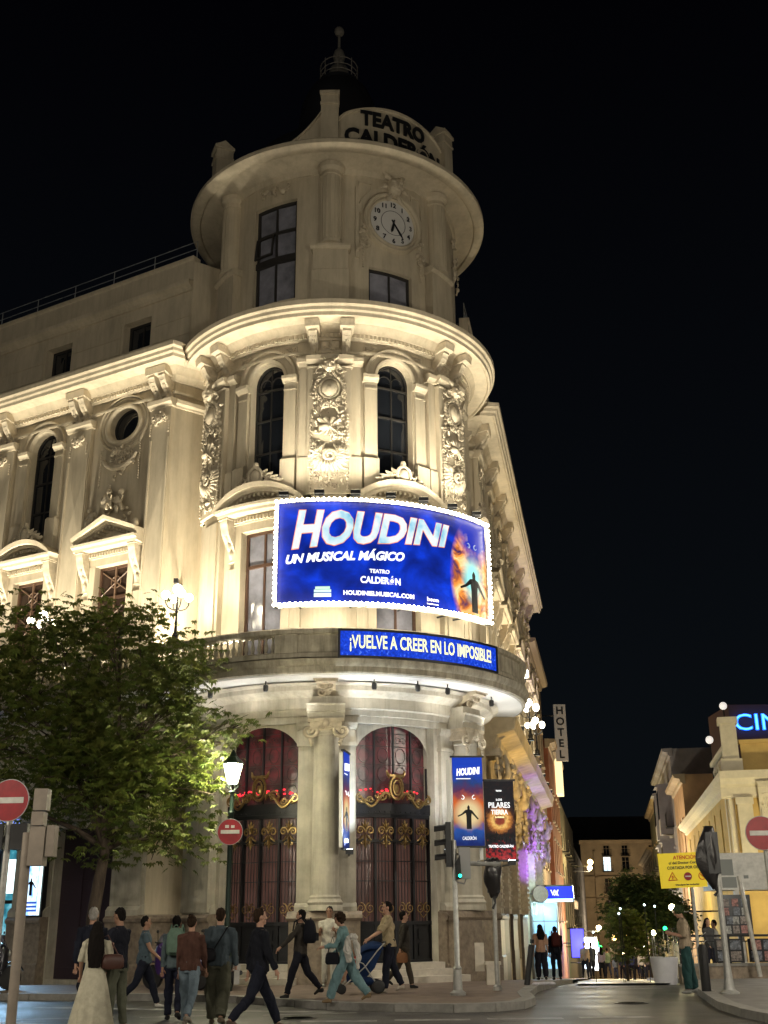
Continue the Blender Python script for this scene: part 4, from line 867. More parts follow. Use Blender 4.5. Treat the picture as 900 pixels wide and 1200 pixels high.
# ================================================================== GROUND
def slope(y): return 0. if y < 31 else -.045*(y-31)
M_ASPH = mat('asphalt', (.065, .061, .055), .5, noise_amt=.55, noise_scale=.55, bump=.45, bump_scale=45)
def asphalt_wear(m):          # repaired strips, fine grit and a smoother wheel-worn sheen
    nt = m.node_tree; b = nt.nodes['Principled BSDF']; tc = [n for n in nt.nodes if n.type == 'TEX_COORD'][0]
    g = nt.nodes.new('ShaderNodeTexNoise'); g.inputs['Scale'].default_value = 38; g.inputs['Detail'].default_value = 3; nt.links.new(tc.outputs['Object'], g.inputs[0])
    v = nt.nodes.new('ShaderNodeTexVoronoi'); v.feature = 'DISTANCE_TO_EDGE'; v.inputs['Scale'].default_value = .42; nt.links.new(tc.outputs['Object'], v.inputs[0])
    r = nt.nodes.new('ShaderNodeValToRGB'); r.color_ramp.elements[0].position = .004; r.color_ramp.elements[0].color = (.35, .35, .35, 1); r.color_ramp.elements[1].position = .014; r.color_ramp.elements[1].color = (1, 1, 1, 1); nt.links.new(v.outputs[0], r.inputs[0])
    old = b.inputs['Base Color'].links[0].from_socket
    m1 = nt.nodes.new('ShaderNodeMix'); m1.data_type = 'RGBA'; m1.blend_type = 'MULTIPLY'; m1.inputs[0].default_value = 1; nt.links.new(old, m1.inputs[6]); nt.links.new(r.outputs[0], m1.inputs[7])
    m2 = nt.nodes.new('ShaderNodeMix'); m2.data_type = 'RGBA'; m2.blend_type = 'OVERLAY'; m2.inputs[0].default_value = .7; nt.links.new(m1.outputs[2], m2.inputs[6]); nt.links.new(g.outputs[0], m2.inputs[7]); nt.links.new(m2.outputs[2], b.inputs['Base Color'])
    q = nt.nodes.new('ShaderNodeTexNoise'); q.inputs['Scale'].default_value = .7; nt.links.new(tc.outputs['Object'], q.inputs[0]); rr = nt.nodes.new('ShaderNodeMapRange'); rr.inputs['To Min'].default_value = .28; rr.inputs['To Max'].default_value = .72; nt.links.new(q.outputs[0], rr.inputs[0]); nt.links.new(rr.outputs[0], b.inputs['Roughness'])
asphalt_wear(M_ASPH)
M_PAVE = mat('reddish_paving', (.19, .14, .11), .65, noise_amt=.3, noise_scale=2.5, bump=.15, bump_scale=30)
M_PAVEG = mat('grey_paving', (.17, .16, .15), .65, noise_amt=.3, noise_scale=2.5, bump=.1)
M_KERB = mat('granite_kerb', (.24, .23, .21), .65, noise_amt=.3, noise_scale=6)
M_LINE = mat('worn_white_paint', (.36, .35, .33), .7, noise_amt=.6, noise_scale=4)
p = MB(); ys = [-60, 0, 10, 20, 31, 60, 100, 160, 260, 420]; xs = [-260, -60, -20, 0, 20, 60, 260]
p.grid([[(x, y, slope(y)) for x in xs] for y in ys]); p.build('road', M_ASPH, kind='structure')
def slab(name, poly, h, m, cuts=()):
    """raised pavement following the fall of the street"""
    bm = bmesh.new(); vs = [bm.verts.new((x, y, 0)) for x, y in poly]; bm.faces.new(vs)
    for y in list(cuts)+[31]:
        bmesh.ops.bisect_plane(bm, geom=bm.verts[:]+bm.edges[:]+bm.faces[:], plane_co=(0, y, 0), plane_no=(0, 1, 0))
    p = MB(); o = 0
    for v in bm.verts: p.v.append((v.co.x, v.co.y, slope(v.co.y)+h))
    bm.verts.index_update()
    for f in bm.faces: p.f.append(tuple(v.index for v in f.verts)); p.mi.append(0)
    bm.free(); return p.build(name, m, kind='structure')
KL = [(-40, 27.6), (-9.2, 27.4), (-4.6, 26.6), (-3.2, 25.6), (-1.2, 23.6), (0.1, 22.9), (1.2, 22.55), (2.0, 22.7), (2.6, 23.3), (2.95, 24.4), (3.05, 26.2), (3.5, 28.5), (4.3, 31), (6.4, 42), (30.6-10, 120), (30, 170)]
poly = KL+[(20, 171), (-60, 60)]
slab('pavement', poly, .135, M_PAVE)
def kerb_run(pts, w=.28, h=.14, step=1.1, name='kerb_stone'):
    """separate granite kerb stones laid end to end"""
    P = [Vector((x, y, 0)) for x, y in pts]; holder = None
    for a, b in zip(P[:-1], P[1:]):
        L = (b-a).length; n = max(1, int(round(L/step))); t = (b-a)/L; nn = Vector((-t.y, t.x, 0))
        for i in range(n):
            s0, s1 = L*i/n+.008, L*(i+1)/n-.008
            if (a+t*s0).y > 75: return
            m = MB(); q = [a+t*s0, a+t*s1, a+t*s1+nn*w, a+t*s0+nn*w]; dz = R.uniform(-.004, .006)
            m.hexa([(v.x, v.y, slope(v.y)-.1) for v in q]+[(v.x, v.y, slope(v.y)+h+dz) for v in q]); m.build(name, M_KERB, kind='structure')
kerb_run(KL[:-2])
KR = [(6.55, 15.0), (6.2, 19), (6.05, 21.0), (6.15, 22.8), (6.45, 24.6), (6.9, 27.2), (8.6, 35), (16, 75)]
slab('pavement', KR+[(60, 75), (60, 15)], .135, M_PAVEG)
kerb_run([(x, y) for x, y in KR][::-1])
# crossing marks and dashes, painted
def stripe(x0, y0, x1, y1, w):
    a = Vector((x0, y0, 0)); b = Vector((x1, y1, 0)); t = (b-a).normalized(); n = Vector((-t.y, t.x, 0))*w/2
    p = MB(); q = [a-n, b-n, b+n, a+n]; p.add([(v.x, v.y, slope(v.y)+.004) for v in q], [(0, 1, 2, 3)]); p.build('road_marking', M_LINE, kind='structure')
for i in range(5): stripe(-7.2+1.35*i*.9, 24.9-1.0*i*.4, -5.9+1.35*i*.9, 24.5-1.0*i*.4, .28)
for i in range(4): stripe(-1.2+1.6*i-.3, 20.9+.1*i, .1+1.6*i-.3, 20.9+.1*i, .3)
for i in range(3): stripe(3.6+1.2*i, 29.9-.1*i, 4.3+1.2*i, 29.85-.1*i, .14)
for i in range(4): stripe(-8.9+2.2*i, 21.6+.25*i, -7.2+2.2*i, 22.0+.25*i, .16)
stripe(-9, 22.6, -5.5, 20.6, .18)
# raised table of the side street; wash of shop light painted into its pale colour
p = MB(); p.add([(4.9, 31.6, .02), (7.4, 31.6, .02), (9.4, 44, slope(44)+.05), (6.9, 44, slope(44)+.05)], [(0, 1, 2, 3)]); p.build('light_washed_street_paving', mat('light_washed_paving', (.34, .34, .34), .5, noise_amt=.2, noise_scale=3), kind='structure')
p = MB(); p.add([(6.9, 44, slope(44)+.05), (9.4, 44, slope(44)+.05), (24, 130, slope(130)+.05), (20, 130, slope(130)+.05)], [(0, 1, 2, 3)]); p.build('street_paving', M_PAVEG, kind='structure')
# manhole covers and a drain grating
for x, y, r in ((-1.6, 21.6, .34), (4.9, 24.6, .34)):
    p = MB(); p.lathe([(r, 0), (r, .007)], (x, y, 0.001), 20); p.lathe([(r*.8, .007), (r*.8, .011), (r*.76, .011), (r*.76, .007)], (x, y, 0.001), 20); p.build('manhole_cover', mat('cast_iron_%d' % int(x*10), (.04, .04, .04), .45, metal=.5), kind='structure')
# manhole cover
p = MB(); p.lathe([(.3, 0), (.3, .006)], (1.2, 19.6, 0.002), 20); p.build('manhole_cover', mat('cast_iron', (.05, .05, .05), .5, metal=.5), kind='structure')
# ================================================================== BILLBOARD, TEXT SIGN, BANNERS
def ramp_emit(name, build, strength=1., rough=.4):
    m = bpy.data.materials.new(name); m.use_nodes = True; nt = m.node_tree; b = nt.nodes['Principled BSDF']; b.inputs['Roughness'].default_value = rough; b.inputs['Specular IOR Level'].default_value = .12
    col = build(nt); nt.links.new(col, b.inputs['Emission Color']); b.inputs['Emission Strength'].default_value = strength; b.inputs['Base Color'].default_value = (.006, .006, .010, 1)
    MATS[name] = m; return m
class NT:
    def __init__(s, nt): s.nt = nt
    def n(s, t, **k):
        x = s.nt.nodes.new(t)
        for a, v in k.items(): setattr(x, a, v)
        return x
    def l(s, a, b): s.nt.links.new(a, b)
    def math(s, op, a, b=None, clamp=False):
        x = s.n('ShaderNodeMath', operation=op, use_clamp=clamp)
        for i, v in enumerate((a, b)):
            if v is None: continue
            if isinstance(v, (int, float)): x.inputs[i].default_value = v
            else: s.l(v, x.inputs[i])
        return x.outputs[0]
    def ramp(s, fac, stops):
        r = s.n('ShaderNodeValToRGB'); e = r.color_ramp.elements
        while len(e) < len(stops): e.new(.5)
        for i, (p_, c) in enumerate(stops): e[i].position = p_; e[i].color = (*c, 1)
        s.l(fac, r.inputs[0]); return r.outputs[0]
    def mix(s, f, a, b):
        x = s.n('ShaderNodeMix', data_type='RGBA'); s.l(f, x.inputs[0])
        for i, v in ((6, a), (7, b)):
            if isinstance(v, tuple): x.inputs[i].default_value = (*v, 1)
            else: s.l(v, x.inputs[i])
        return x.outputs[2]
    def uv(s):
        t = s.n('ShaderNodeTexCoord'); q = s.n('ShaderNodeSeparateXYZ'); s.l(t.outputs['UV'], q.inputs[0]); return t.outputs['UV'], q.outputs[0], q.outputs[1]
    def noise(s, v, sc, det=4, dist=0.):
        x = s.n('ShaderNodeTexNoise'); x.inputs['Scale'].default_value = sc; x.inputs['Detail'].default_value = det; x.inputs['Distortion'].default_value = dist; s.l(v, x.inputs[0]); return x.outputs[0]
    def radial(s, u, v, cu, cv, ru, rv):
        a = s.math('MULTIPLY', s.math('SUBTRACT', u, cu), 1/ru); b = s.math('MULTIPLY', s.math('SUBTRACT', v, cv), 1/rv)
        return s.math('SUBTRACT', 1., s.math('SQRT', s.math('ADD', s.math('MULTIPLY', a, a), s.math('MULTIPLY', b, b))), clamp=True)
def uv_panel(fr, u0, u1, z0, z1, d, m, name, parent, nu=24, nz=8, th=.03):
    """printed sheet with real thickness and a UV map"""
    V = []; F = []
    for i in range(nu+1):
        for j in range(nz+1): V.append(fr(u0+(u1-u0)*i/nu, d, z0+(z1-z0)*j/nz))
    for i in range(nu):
        for j in range(nz): a = i*(nz+1)+j; F.append((a, a+nz+1, a+nz+2, a+1))
    me = bpy.data.meshes.new(name); me.from_pydata(V, [], F); uvl = me.uv_layers.new(name='UVMap')
    for lp in me.loops: uvl.data[lp.index].uv = ((lp.vertex_index//(nz+1))/nu, (lp.vertex_index % (nz+1))/nz)
    me.materials.append(m); me.update(); return link(name, me, parent)
def bill_art(nt):
    N = NT(nt); uvv, u, v = N.uv(); mp = N.n('ShaderNodeMapping'); mp.inputs['Scale'].default_value = (2.2, 1, 1); N.l(uvv, mp.inputs[0]); q = mp.outputs[0]
    blue = N.ramp(N.noise(q, 3.2, 7, .4), [(.28, (.0004, .006, .09)), (.46, (.0008, .018, .30)), (.62, (.002, .040, .62)), (.8, (.006, .09, .85))])
    fire = N.ramp(N.noise(q, 6, 6, 1.2), [(.30, (.04, .02, .10)), (.42, (.45, .12, .03)), (.54, (1., .36, .06)), (.68, (1, .74, .34))])
    f = N.math('MULTIPLY', N.radial(u, v, .905, .40, .145, .62), N.math('MULTIPLY', N.noise(q, 5, 4), 2.4))
    c = N.mix(N.math('MULTIPLY', f, 4.5, True), blue, fire)
    g = N.math('MULTIPLY', N.radial(u, v, .90, .40, .08, .30), 1.6, True); c = N.mix(g, c, (.35, .85, .80))
    h = N.math('MULTIPLY', N.math('MULTIPLY', N.radial(u, v, .925, .88, .13, .36), N.math('MULTIPLY', N.noise(q, 8, 4), 2.)), 2.6, True); c = N.mix(h, c, (.004, .02, .42))
    vg = N.math('MULTIPLY', N.math('MULTIPLY', N.math('SUBTRACT', 1., v), N.math('SUBTRACT', 1., u)), .0)
    return c
M_BILL = ramp_emit('printed_blue_billboard', bill_art, 1.25)
M_FRAMEW = mat('pale_sign_frame', (.55, .52, .45), .5)
RS = 5.72
frS = lambda u, d, z: (CX+(RS+d)*sin(u/RS), CY-(RS+d)*cos(u/RS), z)
sd_ = RS*pi/180
B0, B1, Z0, Z1 = -13.6*sd_, 53.2*sd_, 9.72, 12.64
bt = thing('illuminated_billboard', 'big curved blue billboard with bulbs along its edges above the balcony', 'billboard', (CX, CY, 0))
def bb(mb, name, m, parent=None, **k):
    mb.v = [(x-CX, y-CY, z) for x, y, z in mb.v]; return mb.build(name, m, parent or bt, **k)
frS0 = lambda u, d, z: (frS(u, d, z)[0]-CX, frS(u, d, z)[1]-CY, z)
uv_panel(frS0, B0, B1, Z0, Z1, 0, M_BILL, 'printed_face', bt, 48, 10)
m = MB(); m.gbox(frS, B0, B1, -.12, -.02, Z0, Z1); bb(m, 'backing', M_DARKMETAL)
m = MB()
for z in (Z0-.08, Z1): m.gbox(frS, B0-.08, B1+.08, -.14, .07, z, z+.08)
for u in (B0-.08, B1): m.gbox(frS, u, u+.08, -.14, .07, Z0-.08, Z1+.08)
bb(m, 'frame', M_FRAMEW)
m = MB()
for w in (-10, 8, 26, 44, 51):
    for z in (Z0+.2, Z1-.2): m.tube([frS(w*sd_, -.1, z), frT(w*DEG, .1, z)], .03, 6)
bb(m, 'bracket', M_DARKMETAL)
M_LAMPBULB = mat('white_hot_bulb', (1, .95, .85), emit=(1, .90, .70), estr=60)
bulb_me = None
def bulb(u, z):
    global bulb_me
    x, y, z = frS(u, .12, z)
    if bulb_me is None:
        q = MB(); q.ball((0, 0, 0), .045, 8, 6); o = q.build('bulb', M_LAMPBULB, bt, smooth=True, angle=180); bulb_me = o.data
    else: o = link('bulb', bulb_me, bt)
    o.location = (x-CX, y-CY, z)
nb = 46
for i in range(nb+1):
    u = B0-.04+(B1-B0+.08)*i/nb; bulb(u, Z1+.04); bulb(u, Z0-.04)
for j in range(1, 20):
    z = Z0+(Z1-Z0)*j/20; bulb(B0-.04, z); bulb(B1+.04, z)
M_TXTW = mat('white_print', (.8, .8, .8), emit=(.92, .95, 1), estr=1.0)
def hou(nt):
    N = NT(nt); t = N.n('ShaderNodeTexCoord'); nz = N.noise(t.outputs['Object'], 1.6, 3, .3)
    return N.ramp(nz, [(.30, (.22, .62, .85)), (.42, (.65, .90, .97)), (.52, (.95, .98, 1))])
M_TXTH = ramp_emit('pale_blue_letters', hou, 1.0)
M_TXTO = mat('orange_letter_edge', (.6, .2, .05), emit=(.85, .28, .08), estr=.8)
BW = B1-B0
def bx(t): return B0+BW*t
def bz(t): return Z0+(Z1-Z0)*t
def word(txt, tu, tz, w, size, m, parent, nm='lettering', d=.012, fr=None, ex=.008, **k):
    q = MB(); put_text(q, fr or frS, tu, tz, d, txt, size, width=w, extrude=ex, cut=.15, **k); return q.build(nm, m, parent)
def bword(txt, tu, tz, w, size, m, **k):
    q = MB(); d = k.pop('d', .02); put_text(q, frS, bx(tu), bz(tz), d, txt, size, width=w, extrude=.008, cut=.2, **k); return bb(q, 'lettering', m)
def title(m, off, wd, d, grow):
    V, F = text_mesh('HOUDINI', .92, offset=off, shear=.24, extrude=.008, cut=.1); q = MB()
    x0 = min(v.x for v in V); x1 = max(v.x for v in V); y0 = min(v.y for v in V); y1 = max(v.y for v in V)
    P = []
    for v in V:      # letters shrink towards the right and their feet climb
        a = (v.x-x0)/(x1-x0); b = (v.y-y0)/(y1-y0); h = (.40*(1-a)+.235*a)*(1+grow); mid = .725*(1-a)+.765*a
        P.append(frS(bx(.41+(a-.5)*wd), d+v.z, bz(mid+(b-.5)*h)))
    q.add(P, F); bb(q, 'lettering', m)
title(M_TXTO, .046, .706, .008, .03); title(M_TXTH, .034, .698, .022, -.01)
bword('UN MUSICAL MÁGICO', .285, .465, BW*.50, .34, M_TXTW, offset=.014, shear=.3, rot=.045)
bword('TEATRO', .425, .315, BW*.085, .15, M_TXTW, offset=.004)
bword('CALDERÓN', .43, .235, BW*.17, .26, M_TXTW, offset=.008)
bword('HOUDINIELMUSICAL.COM', .425, .095, BW*.30, .17, M_TXTW, offset=.004)
bword('beon', .665, .095, BW*.055, .17, M_TXTW)
q = MB(); q.gbox(frS, bx(.155), bx(.225), .005, .02, bz(.10), bz(.125)); q.gbox(frS, bx(.155), bx(.225), .005, .02, bz(.055), bz(.09)); q.gbox(frS, bx(.16), bx(.22), .005, .02, bz(.13), bz(.155)); bb(q, 'badge', mat('pale_green_print', (.4, .6, .5), emit=(.45, .75, .65), estr=.7))
q = MB(); q.gbox(frS, bx(.637), bx(.693), .005, .015, bz(.045), bz(.052)); bb(q, 'underline', M_TXTW)
M_SIL = mat('black_print', (.008, .01, .012), .7)
def silhouette(mb, fr, uc, z0, H, d=.015, legs=True):
    pts = [(-.09, 0), (-.10, .45), (-.13, .62), (-.26, .52), (-.40, .40), (-.46, .42), (-.44, .36), (-.36, .36), (-.24, .46), (-.14, .74), (-.05, .79), (-.045, .84), (-.055, .90), (-.03, .97), (0, .99), (.03, .97), (.055, .90), (.045, .84), (.05, .79), (.14, .75), (.22, .58), (.34, .42), (.44, .34), (.46, .38), (.36, .48), (.26, .62), (.13, .60), (.10, .45), (.10, 0)]
    pts = [(-.10, 0), (-.10, .5), (-.12, .66), (-.3, .56), (-.46, .50), (-.47, .55), (-.3, .63), (-.14, .78), (-.05, .80), (-.055, .90), (0, .99), (.055, .90), (.05, .80), (.15, .76), (.27, .6), (.42, .42), (.38, .38), (.25, .52), (.13, .64), (.11, .5), (.11, 0)]
    V = [fr(uc+x*H, d, z0+y*H) for x, y in pts]; n = len(V); V += [fr(uc+x*H, d-.01, z0+y*H) for x, y in pts]
    mb.add(V, [tuple(range(n))]+[(i, (i+1) % n, n+(i+1) % n, n+i) for i in range(n)])
q = MB(); silhouette(q, frS, bx(.905), bz(.05), 1.25, .02); bb(q, 'printed_figure', M_SIL)
q = MB()
for k in (-.06, .06): scroll(q, frS, bx(.9)+k*5.5*.5-.02, bz(.72), .10, pi/2, .7, 1 if k > 0 else -1, .018, .015)
bb(q, 'printed_hooks', mat('grey_print', (.3, .35, .45), emit=(.3, .4, .6), estr=.6))
# text display on the balcony front
M_LED = ramp_emit('blue_text_display', lambda nt: NT(nt).ramp(NT(nt).noise(nt.nodes.new('ShaderNodeTexCoord').outputs['Object'], 14, 5), [(.3, (.003, .03, .42)), (.6, (.008, .07, .85)), (.74, (.2, .4, 1))]), .95)
M_YEL = mat('yellow_display_letters', (.8, .8, .5), emit=(.95, .95, .50), estr=1.0)
RD = 6.02; frD = lambda u, d, z: (CX+(RD+d)*sin(u/RD), CY-(RD+d)*cos(u/RD), z)
dt = thing('text_display', 'long narrow blue display with yellow words along the balcony front', 'sign', (CX, CY, 0))
dd_ = RD*pi/180; a0, a1 = 3.9*dd_, 50.8*dd_
def db(mb, name, m): mb.v = [(x-CX, y-CY, z) for x, y, z in mb.v]; return mb.build(name, m, dt)
q = MB(); q.gbox(frD, a0, a1, .02, .08, 8.18, 8.84); db(q, 'screen', M_LED)
q = MB()
for z in (8.12, 8.84): q.gbox(frD, a0-.06, a1+.06, -.04, .11, z, z+.06)
for u in (a0-.06, a1): q.gbox(frD, u, u+.06, -.04, .11, 8.12, 8.9)
db(q, 'frame', M_DARKMETAL)
q = MB(); put_text(q, frD, (a0+a1)/2, 8.51, .09, '¡VUELVE A CREER EN LO IMPOSIBLE!', .42, width=(a1-a0)*.90, sy=1.18, offset=.007, extrude=.004, cut=.15); db(q, 'lettering', M_YEL)
# ---- banners
def pframe(P, ang):
    c, s = cos(ang), sin(ang); return lambda u, d, z: (P[0]+u*c+d*s, P[1]+u*s-d*c, z)
def banner_art_h(nt):
    N = NT(nt); uvv, u, v = N.uv(); mp = N.n('ShaderNodeMapping'); mp.inputs['Scale'].default_value = (1, 2.6, 1); N.l(uvv, mp.inputs[0]); q = mp.outputs[0]
    base = N.ramp(N.math('ADD', v, N.math('MULTIPLY', N.math('SUBTRACT', N.noise(q, 4, 5), .5), .22)), [(.02, (.004, .02, .16)), (.17, (.02, .10, .42)), (.28, (.55, .16, .04)), (.48, (.8, .15, .02)), (.62, (.12, .03, .10)), (.72, (.02, .06, .22)), (.82, (.006, .06, .62))])
    g = N.math('MULTIPLY', N.radial(u, v, .5, .36, .55, .20), 2.0, True); return N.mix(g, base, (1, .78, .40))
def banner_art_p(nt):
    N = NT(nt); uvv, u, v = N.uv(); mp = N.n('ShaderNodeMapping'); mp.inputs['Scale'].default_value = (1, 2.6, 1); N.l(uvv, mp.inputs[0]); q = mp.outputs[0]
    nz = N.math('MULTIPLY', N.math('SUBTRACT', N.noise(q, 9, 5), .5), .9)
    r = N.math('ADD', N.radial(u, v, .5, .50, .62, .24), N.math('MULTIPLY', nz, .5))
    c = N.ramp(r, [(.0, (.006, .006, .008)), (.25, (.05, .015, .008)), (.45, (.55, .20, .04)), (.62, (.9, .55, .15)), (.78, (.3, .05, .02)), (.95, (.18, .03, .02))])
    red = N.math('MULTIPLY', N.math('SUBTRACT', N.math('ADD', .17, nz), v), 5., True); return N.mix(red, c, (.45, .02, .02))
M_BANH = ramp_emit('musical_banner_print', banner_art_h, .8); M_BANP = ramp_emit('dark_banner_print', banner_art_p, 1.0)
M_BANEDGE = mat('white_banner_frame', (.7, .7, .66), .5)
def banner(P, ang, w, z0, z1, m, label, kind):
    t = thing('hanging_banner', label, 'banner', (P[0], P[1], 0)); f = pframe((0, 0), ang)
    q = MB(); q.gbox(f, -w/2, w/2, -.03, -.005, z0, z1); q.build('banner_box', M_DARKMETAL, t)
    uv_panel(f, -w/2, w/2, z0, z1, 0, m, 'printed_face', t, 4, 12)
    q = MB(); q.gbox(f, -w/2-.05, w/2+.05, -.06, .02, z1, z1+.05); q.build('top_rail', M_DARKMETAL, t); q = MB(); q.gbox(f, -w/2-.05, w/2+.05, -.06, .02, z0-.05, z0); q.build('bottom_rail', M_DARKMETAL, t)
    q = MB(); q.gbox(f, -w/2-.16, -w/2-.07, -.08, .0, z0, z1-.05); q.build('light_strip', M_BANEDGE, t)
    if kind == 'h':
        for txt, z, wd, sz in (('HOUDINI', z1-.36, w*.8, .24), ):
            q = MB(); put_text(q, f, 0.02, z, .008, txt, sz, width=wd, extrude=.004, shear=.25, offset=.012, rot=.08); q.build('lettering', M_TXTW, t)
        q = MB(); q.gbox(f, -w*.38, w*.1, .0, .01, z1-.56, z1-.54); q.build('underline', M_TXTW, t)
        q = MB(); silhouette(q, f, 0, z0+.42, .62, .012); q.build('printed_figure', M_SIL, t)
        q = MB()
        for k in (-1, 1): scroll(q, f, k*.16, z1-1.05, .07, pi/2, .7, k, .012, .01)
        q.build('printed_hooks', M_TXTW, t)
        q = MB(); put_text(q, f, 0, z0+.2, .008, 'CALDERÓN', .12, width=w*.45, extrude=.004); q.build('lettering', M_TXTW, t)
    else:
        for txt, z, wd, sz in (('LOS', z1-.48, w*.2, .07), ('PILARES', z1-.62, w*.72, .2), ('TIERRA', z1-.80, w*.56, .17), ('EL MUSICAL', z1-.93, w*.3, .05), ('TEATRO CALDERÓN', z0+.34, w*.82, .09), ('TEATRO', z1-.25, w*.2, .05)):
            q = MB(); put_text(q, f, 0, z, .008, txt, sz, width=wd, extrude=.003, offset=.003); q.build('lettering', M_TXTW if 'MUS' not in txt else M_YEL, t)
        q = MB()
        for i in range(7): silhouette(q, f, -w*.38+i*w*.127, z0+.44, .2+.04*(i % 3), .01)
        q.build('printed_crowd', M_SIL, t)
    return t
banner((2.15, 30.3), radians(2), .80, 3.42, 5.68, M_BANH, 'blue and orange HOUDINI banner hanging right of the door', 'h')
banner((2.98, 30.5), radians(4), .80, 3.08, 5.08, M_BANP, 'black banner with a golden sun wheel beside the corner of the theatre', 'p')
banner((-1.04, 29.75), radians(80), .75, 3.35, 5.75, M_BANH, 'HOUDINI banner seen edge on beside the middle column', 'h')
def bracket_light(x, y, z, aim, e, color, label, wall, dx=0, blob_e=40):
    t = thing('banner_spotlight', label, 'spotlight', (x, y, z)); q = MB(); q.box(-.1, .1, -.07, .07, -.06, .06); q.build('housing', M_DARKMETAL, t)
    q = MB(); q.box(-.08, .08, -.05, .05, .06, .07); q.build('lens', mat('white_lens', (1, 1, 1), emit=(.82, .92, 1), estr=blob_e), t)
    q = MB(); q.tube([(0, 0, -.04), (wall[0]-x, wall[1]-y, -.04)], .025, 6); q.build('arm', M_DARKMETAL, t)
    light('SPOT', (x, y, z+.09), e, color, .05, aim, 110, .8, 'spotlight_beam')
light('SPOT', (2.9, 30.85, 3.0), 260, (.85, .92, 1), .05, (2.6, 31.1, 7), 110, .8, 'spotlight_beam')
bracket_light(3.2, 30.1, 2.98, (3.2, 30.0, -1), 60, (.80, .9, 1), 'bright white spotlight under the black banner', (3.0, 31.2))
bracket_light(-.95, 29.5, 3.25, (-1.35, 29.95, 5.0), 600, (.72, .85, 1), 'small black spotlight on an arm beside the middle column', (-1.0, 30.5), 0, 8)
bracket_light(1.6, 30.75, 3.3, (1.5, 31.5, 7.5), 220, (.95, .95, 1), 'small spotlight at the foot of the blue and orange banner', (1.9, 31.2), 0, 8)
q = MB(); q.tube([(1.6, 30.3, 3.3), (2.6, 30.35, 3.3)], .05, 8)
q.build('banner_support_tube', M_GALV, bpy.data.objects['hanging_banner']) if False else None
# small cans under the balcony soffit; their beams are added to brighten the ground floor
for i, (w, d) in enumerate(((14, 5.35), (27, 5.45), (37, 5.5), (62, 5.3), (-18, 5.3), (-38, 5.3))):
    x = CX+d*sin(radians(w)); y = CY-d*cos(radians(w)); t = thing('soffit_spotlight', 'small black spotlight hanging under the balcony, ' + ('left of the others over the right door', 'above the middle of the right door', 'above the right edge of the door', 'out over the white corner of the soffit', 'above the left door', 'near the tree')[i], 'spotlight', (x, y, 7.72))
    q = MB(); q.tube([(0, 0, 0), (0, 0, -.1)], .02, 6); q.lathe([(.05, 0), (.07, .04), (.07, .16), (.05, .18)], (0, 0, -.28), 10); q.build('can', M_DARKMETAL, t); light('SPOT', (x, y, 7.40), 150, (1, .95, .84), .05, (CX+(d-.9)*sin(radians(w)), CY-(d-.9)*cos(radians(w)), 1.5), 95, .9, 'added_soffit_beam')
for w, e in ((-45, 120), (-26, 150), (-8, 110), (12, 150), (40, 150), (62, 150), (84, 120)):  # uplights without fittings, added to brighten the soffit
    x, y, z = frT(w*DEG, .62, 6.98) if abs(w) > 5 else frT(w*DEG, .7, 7)
    light('SPOT', frT(w*DEG, .95, 6.72), e*.33, (1, .96, .88), .12, frT(w*DEG, 1.1, 8), 165, .6, 'added_soffit_wash')
# ================================================================== branched globe lamps on the balcony
M_GLOBE = mat('lit_white_globe', (1, .95, .85), emit=(1, .90, .66), estr=14)
def candelabra(x, y, z, H, label, n=4, e=60):
    t = thing('globe_lamp', label, 'lamp', (x, y, z), group='branched globe lamps along the balcony')
    q = MB(); q.lathe([(.13, 0), (.13, .06), (.08, .12), (.1, .2), (.05, .3), (.035, .5), (.05, .55), (.03, .62), (.028, H*.55), (.05, H*.57), (.03, H*.6), (.025, H-.2), (.05, H-.16)], n=12)
    q.build('post', M_IRON, t, smooth=True)
    for i in range(n):
        a = 2*pi*i/n+.5; q = MB(); P = [(0, 0, H*.62), (.12*cos(a), .12*sin(a), H*.60), (.26*cos(a), .26*sin(a), H*.64), (.34*cos(a), .34*sin(a), H*.72), (.34*cos(a), .34*sin(a), H*.78)]; q.tube(P, .016, 6); q.build('arm', M_IRON, t)
        q = MB(); q.ball((.34*cos(a), .34*sin(a), H*.78+.13), .12, 14, 10); q.build('globe', M_GLOBE, t, smooth=True, angle=180)
    q = MB(); q.ball((0, 0, H), .14, 14, 10); q.build('globe', M_GLOBE, t, smooth=True, angle=180)
    light('POINT', (x, y-.0, z+H+.22), e, (1, .88, .62), .15, name='globe_light')
    return t
x, y = -5.87, 30.53; candelabra(x, y, 8.95, 1.55, 'branched lamp with four white globes standing on the rail by the tree top')
x, y = -10.43, 33.09; candelabra(x, y, 8.95, 1.5, 'branched globe lamp glowing through the leaves at far left')
for i, (s, z) in enumerate(((4.4, 8.3), (10.5, 8.2), (14.8, 8.2))):
    x, y, _ = frR(s, 1.15, 0); candelabra(x, y, z, 1.5, ('nearest branched globe lamp of the side facade, beside the blue display', 'second branched globe lamp along the side facade', 'farthest branched globe lamp along the side facade')[i], 5)
